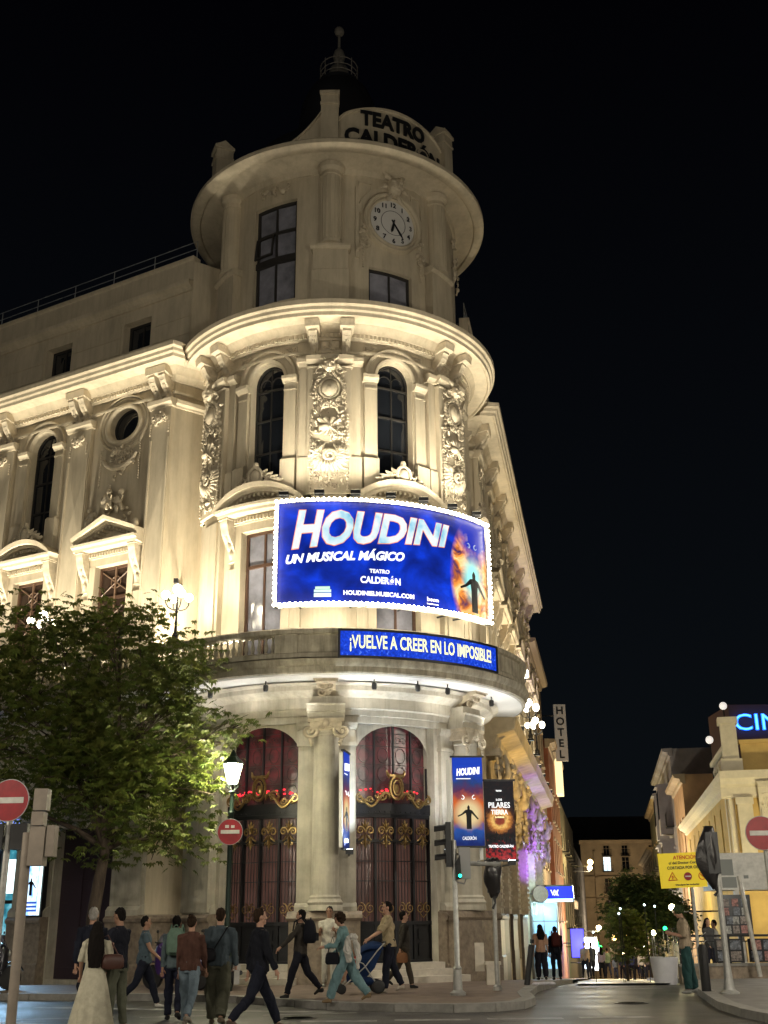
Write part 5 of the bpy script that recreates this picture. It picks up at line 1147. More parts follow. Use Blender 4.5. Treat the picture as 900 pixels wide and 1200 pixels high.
# ================================================================== BUILDINGS ALONG THE SIDE STREET
M_YELW = mat('yellow_plaster', (.55, .38, .13), .8, noise_amt=.25, noise_scale=1.2, bump=.1)
M_CREAMTRIM = mat('cream_trim', (.62, .56, .42), .75, noise_amt=.15, noise_scale=3)
M_PEACH = mat('peach_plaster', (.45, .28, .15), .85, noise_amt=.3, noise_scale=.8)
M_GREYB = mat('grey_violet_plaster', (.24, .23, .25), .85, noise_amt=.3, noise_scale=.8)
M_OLIVE = mat('olive_plaster', (.17, .14, .09), .85, noise_amt=.3, noise_scale=.6)
M_BEIGE = mat('beige_plaster', (.37, .29, .20), .85, noise_amt=.3, noise_scale=.5)
M_BRICK = mat('red_brown_render', (.24, .085, .045), .85, noise_amt=.3, noise_scale=1)
M_DARKB = mat('dark_render', (.07, .065, .07), .85, noise_amt=.3, noise_scale=1)
M_WARMPANE = mat('lit_orange_pane', (.5, .3, .1), emit=(1, .42, .08), estr=1.6)
M_PAPERX = mat('blue_white_poster', (.3, .4, .5), emit=(.3, .6, .8), estr=.4)
M_COOLPANE = mat('lit_pale_pane', (.5, .5, .5), emit=(.7, .9, 1), estr=2.0)
def bframe(A, t):                       # facade frame: u along t, outward to the right of t
    t = Vector(t).normalized(); n = Vector((t.y, -t.x, 0)); return lambda u, d, z: (A[0]+t.x*u+n.x*d, A[1]+t.y*u+n.y*d, z)
def block(name, label, A, t, L, dep, z0, z1, m, wins, wm=M_FRAME, cornice=None, trim=None, glass=None, balc=False, group=None, cols=2, reveal=.25, lit=(), cprof=None):
    """a building: skin with real openings on its street face, plain other sides, roof, windows with panes"""
    f = bframe(A, t); bt_ = thing(name, label, 'building', (A[0], A[1], 0), group=group)
    loc = lambda u, d, z: (f(u, d, z)[0]-A[0], f(u, d, z)[1]-A[1], z)
    rows = {}
    for w in wins: rows.setdefault((w[2], w[3]), []).append(w)
    p = MB(); keys = sorted(rows); zc = z0
    for i, k in enumerate(keys):
        top = (k[1]+keys[i+1][0])/2 if i < len(keys)-1 else z1
        p.gwall(loc, 0, L, zc, top, rows[k], reveal, step=6); zc = top
    if not keys: p.gwall(loc, 0, L, z0, z1, [], reveal, step=6)
    p.grid([[loc(0, 0, z0), loc(0, 0, z1)], [loc(0, -dep, z0), loc(0, -dep, z1)], [loc(L, -dep, z0), loc(L, -dep, z1)], [loc(L, 0, z0), loc(L, 0, z1)]]); p.build('wall', m, bt_)
    p = MB(); p.grid([[loc(0, 0, z1-.02), loc(L, 0, z1-.02)], [loc(0, -dep, z1-.02), loc(L, -dep, z1-.02)]]); p.build('roof', M_DARKROOF, bt_)
    if trim:
        p = MB(); p.gprof(loc, cprof or [(0, z1-.55), (.1, z1-.5), (.15, z1-.3), (.5, z1-.2), (.55, z1), (-.2, z1+.04), (-.2, z1-.6)], -.2, L+.1, 8); p.build('cornice', trim, bt_)
    for j, w in enumerate(wins):
        uc, hw, zb, zt, kind = w; q = MB(); e = .06; dd = -.16
        q.gbox(loc, uc-hw, uc-hw+e, dd-.03, dd+.03, zb, zt); q.gbox(loc, uc+hw-e, uc+hw, dd-.03, dd+.03, zb, zt); q.gbox(loc, uc-hw, uc+hw, dd-.03, dd+.03, zt-e, zt); q.gbox(loc, uc-hw, uc+hw, dd-.03, dd+.03, zb, zb+e)
        for c in range(1, cols): q.gbox(loc, uc-hw+2*hw*c/cols-.025, uc-hw+2*hw*c/cols+.025, dd-.03, dd+.03, zb, zt)
        q.gbox(loc, uc-hw, uc+hw, dd-.02, dd+.02, zb+(zt-zb)*.68-.02, zb+(zt-zb)*.68+.02)
        if trim and cols > 1:
            q.gbox(loc, uc-hw-.12, uc+hw+.12, .0, .10, zt+.02, zt+.16); q.gbox(loc, uc-hw-.12, uc+hw+.12, .0, .14, zb-.12, zb)
        wo = q.build('window', trim if trim and cols > 1 else wm, bt_)
        q = MB(); q.gbox(loc, uc-hw, uc+hw, dd-.05, dd-.035, zb, zt); q.build('pane', M_COOLPANE if j in lit else (glass or M_GLASS), wo)
        if balc:
            q = MB(); q.gbox(loc, uc-hw-.25, uc+hw+.25, 0, .55, zb-.14, zb-.04); q.gbox(loc, uc-hw-.25, uc+hw+.25, .5, .54, zb+.85, zb+.9)
            for c in range(9): u = uc-hw-.22+(2*hw+.44)*c/8; q.gbox(loc, u-.012, u+.012, .51, .53, zb-.04, zb+.88)
            q.build('balcony', M_IRON, bt_)
    return bt_, loc
# --- right: yellow cinema building
A = Vector((13.62, 45.0, 0)); tF = Vector((1, -.23, 0)).normalized()
ty = (-dR.x, -dR.y, 0)
def W(us, hw, zb, zt, kind='rect'): return [(u, hw, zb, zt, kind) for u in us]
Aend = A+dR*28
yb, ly = block('cinema_building', 'yellow plastered cinema with cream corner pilasters and a roof balustrade', (Aend.x, Aend.y), ty, 28, 9, -3, 7.0, M_YELW,
    W([25, 22, 19, 16, 12.5, 9, 5.5, 2], .28, 3.3, 6.1), trim=M_CREAMTRIM, cols=1, cprof=[(0, 6.45), (.12, 6.5), (.16, 6.65), (.42, 6.78), (.5, 7.0), (-.2, 7.05), (-.2, 6.4)])
fY = bframe((A.x, A.y), tF); lyf = lambda u, d, z: (fY(u, d, z)[0]-Aend.x, fY(u, d, z)[1]-Aend.y, z)
p = MB(); p.gwall(lyf, 0, 14, -3, 7.0, W([2.75, 8], .75, 4.4, 5.9), .3, step=5); p.build('wall', M_YELW, yb)
p = MB(); p.gprof(lyf, [(0, 6.0), (.10, 6.05), (.14, 6.4), (.34, 6.5), (.38, 6.62), (.5, 6.72), (.55, 7.0), (-.2, 7.06), (-.2, 6.0)], -.5, 14, 5); p.build('cornice', M_CREAMTRIM, yb)
p = MB(); p.gbox(lyf, .45, 14, -.35, -.1, 7.0, 8.1, 5); p.gprof(lyf, [(-.4, 8.1), (-.02, 8.1), (.0, 8.25), (-.4, 8.3)], .4, 14, 5); p.build('parapet', M_YELW, yb)
p = MB(); p.gbox(lyf, -.35, .45, -.6, .2, 7.02, 7.5); p.gbox(lyf, -.25, .35, -.5, .1, 7.5, 8.9); p.gbox(lyf, -.33, .43, -.58, .18, 8.9, 9.15); p.build('parapet_post', M_CREAMTRIM, yb)
for u in (27.5, 26.6, 25.7, 24.8, 23.9, 23, 22, 21):         # roof balustrade on the street side
    p = MB(); x, y, z = ly(u, -.1, 0); p.lathe([(.12, 7.05), (.16, 7.3), (.08, 7.5), (.15, 7.8), (.06, 8.1)], (x, y, 0), 8); p.build('baluster', M_CREAMTRIM, yb, smooth=True)
p = MB(); p.gbox(ly, 20.5, 27.6, -.25, .1, 8.1, 8.28); p.build('balustrade_rail', M_CREAMTRIM, yb)
for u, hw in ((.35, .28), (1.15, .2)):
    p = MB(); p.gbox(lyf, u-hw, u+hw, 0, .18, 3.4, 6.0); p.gbox(lyf, u-hw-.05, u+hw+.05, 0, .26, 5.75, 6.02); p.build('pilaster', M_CREAMTRIM, yb)
p = MB(); console(p, lyf, 1.1, 6.5, 1.3, .42, .5); p.build('console', M_CREAMTRIM, yb)
for u in (27.6, 26.4):
    p = MB(); p.gbox(ly, u-.22, u+.22, 0, .2, 2.8, 6.4); p.build('pilaster', M_CREAMTRIM, yb)
q = MB(); e = .13
q.gbox(lyf, 2.0-e, 2.0+.02, -.1, .08, 4.25, 6.0); q.gbox(lyf, 3.48, 3.5+e, -.1, .08, 4.25, 6.0); q.gbox(lyf, 1.87, 3.63, -.1, .1, 5.9, 6.1); q.gbox(lyf, 1.87, 3.63, -.1, .1, 4.25, 4.4)
for u in (2.5, 3.0): q.gbox(lyf, u-.03, u+.03, -.1, -.02, 4.4, 5.9)
for z in (4.9, 5.4): q.gbox(lyf, 2, 3.5, -.1, -.02, z-.03, z+.03)
wo = q.build('window', M_CREAMTRIM, yb)
for i in range(3):
    for j in range(3):
        q = MB(); q.gbox(lyf, 2.03+.5*i, 2.47+.5*i, -.12, -.11, 4.43+.5*j, 4.87+.5*j); q.build('pane', M_WARMPANE, wo)
q = MB(); q.gbox(lyf, 7.25, 8.75, -.2, -.15, 4.4, 5.9); q.build('pane', M_WARMPANE, wo)
# rooftop sign
st = thing('rooftop_sign', 'blue neon CINE letters on a dark drum above the yellow building', 'neon sign', (20.3, 61, 0))
p = MB(); p.box(-2.35, 3.2, -2.4, 1.5, 7.5, 12.1); p.lathe([(1.4, 12.1), (1.2, 12.3), (.2, 12.4)], n=24); p.build('drum', mat('dark_brown_panel', (.10, .05, .04), .7), st, smooth=True)
M_NEON = mat('blue_neon', (.05, .2, .6), emit=(.01, .14, 1), estr=3.5); M_NEONC = mat('neon_core', (.2, .5, 1), emit=(.12, .50, 1), estr=2.2)
fS = bframe((-2.35, -2.6), (1, -.06, 0))
q = MB(); put_text(q, fS, 1.72, 11.15, .0, 'CINE', 1.2, width=3.1, offset=.01, extrude=.03); q.build('lettering', M_NEON, st)
q = MB(); put_text(q, fS, 1.72, 11.15, .05, 'CINE', 1.2, width=3.08, offset=-.02, extrude=.02); q.build('lettering', M_NEONC, st)
light('POINT', (19.6, 57.0, 11.6), 14, (.1, .3, 1), .5, name='neon_light')
M_GL2 = mat('roof_globe', (.9, .88, .85), emit=(1, .93, .85), estr=.75)
for x, y, z, h, lb in ((16.6, 55, 11.4, 3.2, 'taller roof lamp with a white globe left of the neon sign'), (15.75, 55, 9.75, 2.6, 'lower roof lamp with a pale globe over the yellow building')):
    t = thing('roof_lamp', lb, 'lamp', (x, y, z-h)); q = MB(); q.tube([(0, 0, -.8), (0, 0, h-.1)], .03, 6); q.build('post', M_IRON, t); q = MB(); q.ball((0, 0, h), .19, 12, 8); q.build('globe', M_GL2, t, smooth=True, angle=180)
# --- right: buildings further along
def on_right(s, off=0): q = A+dR*s-nR*(-off)*-1 if False else A+dR*s+nR*off; return (q.x, q.y)
block('set_back_block', 'dark olive blank block rising behind the yellow building', on_right(36, 3), ty, 9, 8, 4, 12.2, M_OLIVE, [])
block('peach_building', 'peach gabled building just beyond the yellow cinema', on_right(38), ty, 10, 9, -4, 10.2, M_PEACH, W([2, 5, 8], .45, 2, 4)+W([2, 5, 8], .45, 5.5, 7.5), trim=M_BEIGE)
b3, l3 = block('bay_window_building', 'grey violet building with glazed bay windows beyond the peach one', on_right(60), ty, 22, 9, -4, 13.2, M_GREYB, W([2.5, 6.5, 14.5, 19], .5, 0, 2.4)+W([2.5, 6.5, 14.5, 19], .5, 4, 6.4)+W([2.5, 6.5, 14.5, 19], .5, 8, 10.4), trim=M_GREYB, balc=True)
for u in (10.5, 17):
    for z in (3.8, 7.8):
        q = MB(); q.gbox(l3, u-1, u+1, 0, .9, z-.3, z+3.1); q.gprof(l3, [(0, z+3.1), (1.1, z+3.1), (1.0, z+3.3), (0, z+3.4)], u-1.1, u+1.1); o = q.build('bay_window', M_GREYB, b3)
        for k in (-.66, 0, .66): q = MB(); q.gbox(l3, u+k-.28, u+k+.28, .9, .92, z+.8, z+2.8); q.build('pane', M_GLASS, o)
block('green_grey_building', 'narrow green grey building with a corner turret far down on the right', on_right(84), ty, 23, 9, -5, 12.2, mat('green_grey_plaster', (.19, .19, .15), .85), W([3, 8, 13, 18], .55, -1, 1.3)+W([3, 8, 13, 18], .55, 2.6, 4.9)+W([3, 8, 13, 18], .55, 6.2, 8.6), trim=M_BEIGE, balc=True)
block('pale_building', 'small pale eaved building at the far right end of the street', on_right(125), ty, 40, 10, -7, 9, M_BEIGE, W(range(4, 38, 6), .6, -2, .6)+W(range(4, 38, 6), .6, 2, 4.6)+W(range(4, 38, 6), .6, 5.5, 7.7), trim=M_BEIGE)
# --- end of the street
eb, le = block('apartment_block', 'beige apartment block with balconied windows closing the street', (31.5, 190), (1, 0, 0), 14.5, 10, -9, 13.7, M_BEIGE, sum([W([4.2, 7.2, 11.6], .62, z, z+2.2) for z in (-4.6, -1.1, 2.3, 5.6, 8.9, 11)][:5], [])+W([4.2, 7.2, 11.6], .5, 11.3, 12.9), trim=M_BEIGE, balc=True, lit=(12,))
q = MB(); q.gbox(le, 2.0, 2.4, 0, .3, -7, 12); q.gbox(le, 0, 14.5, 0, .35, 1.0, 1.3, 20); q.gbox(le, 0, 14.5, 0, .3, 7.9, 8.1, 20); q.gbox(le, 0, 14.5, 0, .3, 4.6, 4.8, 20); q.build('string_courses', M_BEIGE, eb)
block('dark_roof_block', 'dark roofed block behind the end of the street', (34, 215), (1, 0, 0), 16, 10, -9, 19.5, M_DARKB, [])
# --- left, beyond the theatre
def on_left(s, off=0): q = PR+dR*s+nR*off; return (q.x, q.y)
block('brown_facade', 'brown stone facade adjoining the theatre on the side street', on_left(31.8, .0), dR, 14, 8, -4, 17.4, mat('brown_stone', (.24, .18, .12), .85, noise_amt=.3), sum([W([2, 5.2, 8.4, 11.6], .55, z, z+2.2) for z in (1.2, 4.6, 8, 11.3, 14.3)], []), trim=mat('brown_trim', (.3, .23, .15), .85), balc=False)
hb, lh = block('hotel_building', 'red brown hotel facade further along with a lit crown', on_left(46, .3), dR, 16, 8, -5, 13.5, M_BRICK, sum([W([2, 5, 8, 11, 14], .5, z, z+2) for z in (1.5, 4.8, 8.1)], []), trim=M_BEIGE)
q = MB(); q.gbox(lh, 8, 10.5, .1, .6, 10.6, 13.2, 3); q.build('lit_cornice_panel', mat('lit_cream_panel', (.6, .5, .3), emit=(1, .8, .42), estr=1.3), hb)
block('dark_balcony_building', 'dark narrow building with round balconies on the left of the street', on_left(62.5, .2), dR, 40, 8, -7, 11.2, M_DARKB, sum([W([3, 9, 15, 21, 27, 33], .7, z, z+2) for z in (1, 4, 7)], []), balc=True)
block('far_left_building', 'dim building at the far left end of the street', on_left(103, .2), dR, 60, 8, -9, 9.5, M_GREYB, sum([W([4, 12, 20, 28, 36, 44, 52], .8, z, z+2.2) for z in (-1, 2.2, 5.4)], []))
# hotel sign
ht = thing('hotel_sign', 'tall pale blade sign reading HOTEL in dark letters', 'sign', (12.87, 83, 0)); q = MB(); q.box(-.44, .44, -.09, .09, 12.45, 16.6); q.build('panel', mat('pale_sign_panel', (.34, .31, .27), .6, emit=(.5, .44, .38), estr=.12), ht)
for i, c in enumerate('HOTEL'):
    q = MB(); put_text(q, lambda u, d, z: (u, -d, z), 0, 16.15-.8*i, .1, c, .78, offset=.02, extrude=.01); q.build('letter', M_BLACK, ht)
for z in (13.2, 15.8): q = MB(); q.tube([(-.4, 0, z), (-2.0, .4, z)], .04, 6); q.build('bracket', M_DARKMETAL, ht)
# blue shop sign with the lit doorway below it
sx, sy = on_left(24.2, .05)
bs = thing('blue_shop_sign', 'glowing blue box sign over the lit side doorway', 'sign', (sx, sy, 0), atan2(-nR.x, nR.y)+pi/2+pi)
M_BLUESIGN = mat('blue_lightbox', (.02, .03, .5), emit=(.015, .03, .95), estr=1.3); M_CYANL = mat('cyan_white_light', (.7, .9, 1), emit=(.45, .85, 1), estr=3.2)
bs.rotation_euler = (0, 0, 0); fB = lambda u, d, z: (nR.x*u-dR.x*d, nR.y*u-dR.y*d, z)
q = MB(); q.gbox(fB, .45, 1.95, -.3, .3, 2.55, 3.1); q.build('light_box', M_BLUESIGN, bs)
q = MB(); q.gbox(fB, .45, 1.95, -.3, .3, 2.42, 2.54); q.build('under_light', M_CYANL, bs)
q = MB(); q.gbox(fB, 0, 1.97, -.32, .32, 3.1, 3.18); q.gbox(fB, 1.96, 2.0, -.32, .32, 2.42, 3.12); q.gbox(fB, 0, .45, -.05, .05, 2.7, 2.9); q.build('frame', M_DARKMETAL, bs)
q = MB(); put_text(q, fB, 1.1, 2.83, .305, 'W', .36, extrude=.005, offset=.01); put_text(q, fB, 1.18, 2.80, .306, 'A', .3, extrude=.005, offset=.01); q.build('emblem', M_TXTW, bs)
q = MB()
for k in range(20): pass
t = thing('round_sign', 'round brown hanging sign beside the blue light box', 'sign', fB(0, 0, 0) and (sx+nR.x*.15, sy+nR.y*.15-2, 2.75)); q = MB(); q.gbox(lambda u, d, z: (u, -d, z), 0, 0, 0, 0, 0, 0) if False else None
q.lathe([(.36, -.03), (.38, 0), (.36, .03)], n=24, T=Matrix.Rotation(pi/2, 4, 'X')); q.build('disc', mat('brown_disc', (.16, .11, .07), .7, noise_amt=.4, noise_scale=12), t); q = MB(); q.tube([(-.3, .0, 0), (-.9, .1, 0)], .02, 6); q.build('arm', M_DARKMETAL, t)
def lit_shop(s, w, z0, z1, m, d=-.45, nm='shop_front', label='', e=60, col=(.6, .9, 1)):
    x, y = on_left(s, 0); t = thing(nm, label, 'shop front', (x, y, 0)); f = lambda u, dd, z: (dR.x*u+nR.x*dd, dR.y*u+nR.y*dd, z)
    q = MB(); q.gbox(f, -w/2, w/2, d-.05, d, z0, z1, 3); q.build('lit_back', m, t)
    q = MB()
    for i in range(4): u = -w/2+w*i/3; q.gbox(f, u-.05, u+.05, d+.02, d+.12, z0, z1)
    q.gbox(f, -w/2, w/2, d+.02, d+.12, z0+1.9, z0+2.0); q.build('frame', M_FRAME, t)
    light('POINT', (x+nR.x*.7, y+nR.y*.7, z1-.3), e, col, .3, name='shop_light')
lit_shop(20.5, 2.7, -1.1, 3.2, mat('cyan_shop', (.1, .2, .3), emit=(.30, .62, .85), estr=1.3, noise_amt=.5), label='cyan lit doorway under the blue sign', e=350)
lit_shop(27.2, 3.1, -1.6, 2.9, MATS['cyan_shop'], label='second cyan lit doorway of the side facade', e=120)
far_lamps_here = 1
# far shop lights
def far_glow(x, y, z, r, col, st, label, e=0, nm='street_lamp', cat='lamp', wall=None):
    t = thing(nm, label, cat, (x, y, z)); q = MB(); q.ball((0, 0, 0), r, 10, 8); q.build('globe', mat('glow_%d' % len(MATS), col, emit=col, estr=st), t, smooth=True, angle=180)
    q = MB(); g = slope(y)
    if wall: q.tube([(0, 0, -r*.8), (0, 0, -r*1.4), (wall[0], wall[1], -r*1.2)], .035, 6); q.build('arm', M_IRON, t)
    else: q.lathe([(.1, g-z), (.1, g-z+.3), (.05, g-z+.5), (.035, -r-.02), (.06, -r)], n=8); q.build('post', M_IRON, t)
    if e: light('POINT', (x, y-.3, z), e, col, r, name='street_lamp_light')
far_glow(18.2, 105, 6.4, .26, (1, .72, .25), 9, 'warm lamp on a wall bracket high on the left of the street', 2600, wall=(-1.8, .3))
far_glow(15.9, 90, 1.0, .19, (1, .85, .5), 12, 'bright yellow shop lamp low on the left of the street', 2600, wall=(-1.5, .3))
far_glow(22.3, 118, -.1, .28, (1, .68, .28), 8, 'left of two twin warm street lamps at the end of the street', 1600)
far_glow(23.4, 118, -.05, .28, (1, .68, .28), 8, 'right of two twin warm street lamps at the end of the street', 1600)
far_glow(10.9, 45.5, 2.0, .12, (1, .85, .5), 22, 'bright lantern beside the yellow wall behind the person with the phone', 260, wall=(2.3, .4))
far_glow(14.0, 63, .9, .13, (1, .88, .5), 14, 'bright lamp low behind the street tree', 700)
far_glow(17.5, 86, .5, .16, (1, .9, .6), 10, 'pale lamp above the crowd in the middle of the street', 700)
far_glow(23.8, 112, -.9, .2, (1, .95, .8), 10, 'low white lamp above the crowd', 150)
for i, (x, y, z, w, h, col, lb) in enumerate(((13.6, 86, .0, .9, 1.9, (.10, .10, .9), 'blue lit shop panel on the left of the street'), (14.9, 91, -.35, 1.9, 1.3, (.8, .9, 1), 'white lit shop window beyond the blue panel'), (12.6, 74, -.9, .5, .9, (.9, .95, 1), 'small white lit notice low beside the shop door'), (17.4, 100, -.6, .5, .5, (.05, 1, .15), 'small green cross light of a chemist'), (16.2, 96, -1.3, 1.4, 1.6, (.75, .85, 1), 'pale lit shop doorway near the green cross'))):
    t = thing('lit_shop_panel', lb, 'shop sign', (x, y, z)); f = lambda u, d, z: (u, -d, z)
    if i == 3: q = MB(); q.gbox(f, -.4, .4, 0, .1, -.14, .14); q.gbox(f, -.14, .14, -.01, .11, -.4, .4); q.build('cross', mat('green_light', col, emit=col, estr=6), t)
    else:
        q = MB(); q.gbox(f, -w/2, w/2, 0, .12, -h/2, h/2); q.build('panel', mat('panel_glow_%d' % i, col, emit=col, estr=1.8), t)
        q = MB(); q.gbox(f, -w/2-.05, w/2+.05, -.04, .0, -h/2-.05, h/2+.05); q.build('casing', M_DARKMETAL, t)
    q = MB(); q.box(-1.4, 0, .05, .1, -.03, .03); q.build('wall_arm', M_DARKMETAL, t)
    light('POINT', (x+.2, y-.6, z), 160, col, .3, name='shop_sign_light')
# glazed porch that stands out from the side wall, lit cyan
x, y = on_left(22.5, 0); t = thing('glazed_porch', 'cyan lit glazed porch standing out under the blue sign', 'shop porch', (x, y, 0)); f = lambda u, d, z: (nR.x*u-dR.x*d, nR.y*u-dR.y*d, z)
q = MB(); q.gbox(f, .12, 1.25, -.8, -.7, -.95, 2.35); q.build('lit_back', MATS['cyan_shop'], t)
q = MB(); q.gbox(f, .05, .14, -.9, .05, -.95, 2.4); q.gbox(f, 1.22, 1.3, -.9, .05, -.95, 2.4); q.gbox(f, .05, 1.3, -.9, .05, 2.34, 2.4); q.gbox(f, .12, 1.25, -.05, .05, -.95, -.55); q.gbox(f, .62, .67, -.05, .05, -.6, 2.35); q.gbox(f, .12, 1.25, -.05, .05, 1.5, 1.56); q.build('frame', M_GALV, t)
q = MB(); q.gbox(f, .3, .6, -.5, -.45, .4, 1.3); q.gbox(f, .8, 1.1, -.6, -.55, .2, 1.1); q.build('poster', M_PAPERX, t)
light('POINT', f(.7, -.3, 1.9) and (x+nR.x*.7+dR.x*.2, y+nR.y*.7+dR.y*.2, 2.0), 120, (.45, .85, 1), .2, name='porch_light'); light('SPOT', (x+nR.x*.9-dR.x*.3, y+nR.y*.9-dR.y*.3, 2.2), 45, (.55, .85, 1), .2, (x+nR.x*2-dR.x*4, y+nR.y*2-dR.y*4, -.5), 150, .9, name='porch_light')
light('SPOT', (10.4, 62, 3.0), 900, (.7, .85, 1), .3, (7.5, 38, -.3), 60, .9, name='shop_light')
t = thing('awning', 'beige shop awning on the left of the street', 'awning', (*on_left(41, 0), 0)); q = MB(); f = lambda u, d, z: (dR.x*u+nR.x*d, dR.y*u+nR.y*d, z)
q.gprof(f, [(0, 3.4), (0, 3.5), (1.7, 2.7), (1.7, 2.2), (1.66, 2.2), (1.66, 2.66)], -4, 5, 3); q.build('canvas', M_BEIGE, t)
for i, (x, y, z) in enumerate(((33.6, 172, -3.2), (38.5, 172, -3.0), (43, 170, -3.2))): far_glow(x, y, z, .3, (1, .8, .5), 6, ('left', 'middle', 'right')[i]+' street lamp before the apartment block that closes the street', 5200)
far_glow(16.2, 76, 3.4, .14, (1, .85, .6), 7, 'wall lamp added as fill light above the street tree on the right side', 1500, wall=(2.0, .2)); far_glow(12.6, 73, 4.6, .16, (1, .8, .45), 8, 'wall lamp added as fill light between the blue sign and the awning', 900, wall=(-1.0, .2)); far_glow(20.3, 96, 4.2, .2, (1, .85, .55), 7, 'wall lamp added as fill light on the right side of the street beyond the bay windows', 1200, wall=(1.6, .2))  # wall lamps added to brighten the crowd and the street walls
# ================================================================== ADDED FILL LAMP POSTS out of view and the lit lantern by the tree
def fill_post(x, y, h, label):
    t = thing('fill_lamp', label, 'street lamp', (x, y, 0), group='lamps added out of view as fill light')
    q = MB(); q.lathe([(.16, 0), (.16, .3), (.09, .5), (.06, h-.1)], n=10); q.build('post', M_DARKMETAL, t, smooth=True)
    q = MB(); q.lathe([(.05, h-.12), (.30, h+.0), (.28, h+.08), (.05, h+.14)], n=14); q.build('lamp_head', M_DARKMETAL, t)
for i, pz in enumerate(LOW_FILL_LAMPS): fill_post(*pz, 'lower lamp post added as unseen fill light, ' + ('left of the view', 'right of the view', 'just ahead of the photographer, above the view')[i])
for i, pz in enumerate(FILL_LAMPS): fill_post(*pz, 'tall plain lamp post added as unseen fill light, ' + ('off to the left', 'off to the right', 'behind the photographer', 'beyond the right kerb')[i])
t = thing('street_lantern', 'lit old style street lantern on a dark post beside the tree', 'street lamp', (-3.72, 27.6, .13))
q = MB(); q.lathe([(.17, 0), (.17, .12), (.13, .2), (.14, .9), (.10, 1.0), (.085, 1.1), (.06, 1.3), (.055, 3.9), (.08, 3.95), (.05, 4.0), (.045, 4.38), (.1, 4.42), (.04, 4.46)], n=14); q.build('post', mat('dark_green_iron', (.012, .025, .018), .4, metal=.3), t, smooth=True)
M_LANT = mat('lantern_glass', (1, .98, .8), emit=(1, .96, .66), estr=16)
q = MB(); q.lathe([(.12, 4.62), (.235, 5.08)], n=6); q.build('glass', M_LANT, t)
q = MB()
for i in range(6):
    a = 2*pi*i/6; q.tube([(.12*cos(a), .12*sin(a), 4.6), (.24*cos(a), .24*sin(a), 5.08)], .011, 4); q.tube([(.045*cos(a), .045*sin(a), 4.46), (.14*cos(a), .14*sin(a), 4.55), (.12*cos(a), .12*sin(a), 4.62)], .012, 4)
q.lathe([(.26, 5.08), (.25, 5.12), (.14, 5.24), (.1, 5.27), (.06, 5.36), (.02, 5.42)], n=12); q.build('lantern_cage', MATS['dark_green_iron'], t)
light('POINT', (-3.72, 27.35, 4.98), 330, (1, .93, .62), .14, name='lantern_light')
light('POINT', (-3.95, 27.75, 4.98), 260, (1, .93, .62), .14, name='lantern_light')
# ---- no-entry signs
M_RED = mat('red_enamel', (.26, .005, .012), .4, noise_amt=.3, noise_scale=6); M_WHITE = mat('white_enamel', (.50, .485, .45), .45, noise_amt=.3, noise_scale=5); M_GREYBACK = mat('grey_sign_back', (.3, .3, .3), .5, metal=.3)
def noentry(parent, z, r, rz=0., y=-.08, stickers=False, x=0):
    T_ = Matrix.Translation((x, y, z)) @ Matrix.Rotation(rz, 4, 'Z') @ Matrix.Rotation(pi/2, 4, 'X')
    q = MB(); q.lathe([(r*.97, -.02), (r, -.008), (r, .008), (r*.985, .014)], n=40, T=T_); o = q.build('no_entry_disc', M_RED, parent)
    q = MB(); q.box(-r*.74, r*.74, -r*.14, r*.14, .012, .019, T=T_); q.build('white_bar', M_WHITE, o)
    if stickers:
        q = MB(); q.box(-r*.4, -.03, r*.3, r*.52, .012, .018, T=T_); q.box(.02, r*.34, r*.3, r*.5, .012, .018, T=T_); q.build('sticker', M_WHITE, o)
    q = MB(); q.tube([T_ @ Vector((r*.99*cos(2*pi*i/30), r*.99*sin(2*pi*i/30), .01)) for i in range(31)], .008, 5); q.build('rim', M_GREYBACK, o)
t = thing('road_sign', 'round red no entry sign with stickers mounted on the lantern post', 'road sign', (-3.72, 27.6, 3.62)); noentry(t, 0, .30, 0, -.1, True)
q = MB(); q.lathe([(.07, -.03), (.07, .03)], n=12); q.build('clamp', M_DARKMETAL, t)
# ---- left foreground: leaning post with sign, dark signal heads behind it
t = thing('road_sign', 'large red no entry sign on a slim grey post at the left edge', 'road sign', (-6.25, 18.5, 0))
q = MB(); q.tube([(0, 0, 0), (.0, 0, 3.7)], .05, 10); q.box(-.12, .12, -.12, .12, 0, .02); q.build('post', M_GALV, t, smooth=True); noentry(t, 3.47, .33, radians(-6), -.1, x=.2)
t = thing('traffic_light', 'dark traffic light heads seen from behind below the left no entry sign', 'traffic light', (-6.40, 19.6, 0)); q = MB(); q.tube([(0, 0, 0), (0, 0, 3.3)], .055, 10); q.build('post', M_GALV, t, smooth=True)
for k in (-1, 1):
    q = MB(); T_ = Matrix.Translation((k*.2, 0, 2.98)); q.hexa([T_ @ Vector(v) for v in [(-.14, -.1, -.2), (.14, -.1, -.2), (.12, .1, -.2), (-.12, .1, -.2), (-.14, -.1, .22), (.14, -.1, .22), (.12, .1, .22), (-.12, .1, .22)]])
    q.build('signal_head', M_BLACK, t)
    q = MB(); q.box(k*.07-.03, k*.07+.03, -.03, .03, 2.9, 3.0); q.build('clamp', M_DARKMETAL, t)
t = thing('information_post', 'tall beige post with three metal boxes at the left edge', 'post', (-5.40, 17.5, 0))
M_BPOST = mat('beige_painted_metal', (.25, .21, .17), .55, noise_amt=.25, noise_scale=3)
q = MB(); q.tube([(0, 0, 0), (-.02, 0, 2.9)], .075, 12); q.build('post', M_BPOST, t, smooth=True); q = MB(); q.box(.04, .27, -.12, .12, 2.42, 2.98); q.build('middle_box', M_BPOST, t); q = MB(); q.box(.04, .22, -.11, .11, 3.0, 3.20); q.build('upper_box', M_BPOST, t); q = MB(); q.box(.05, .25, -.11, .11, 3.22, 3.54); q.build('top_box', M_BPOST, t)
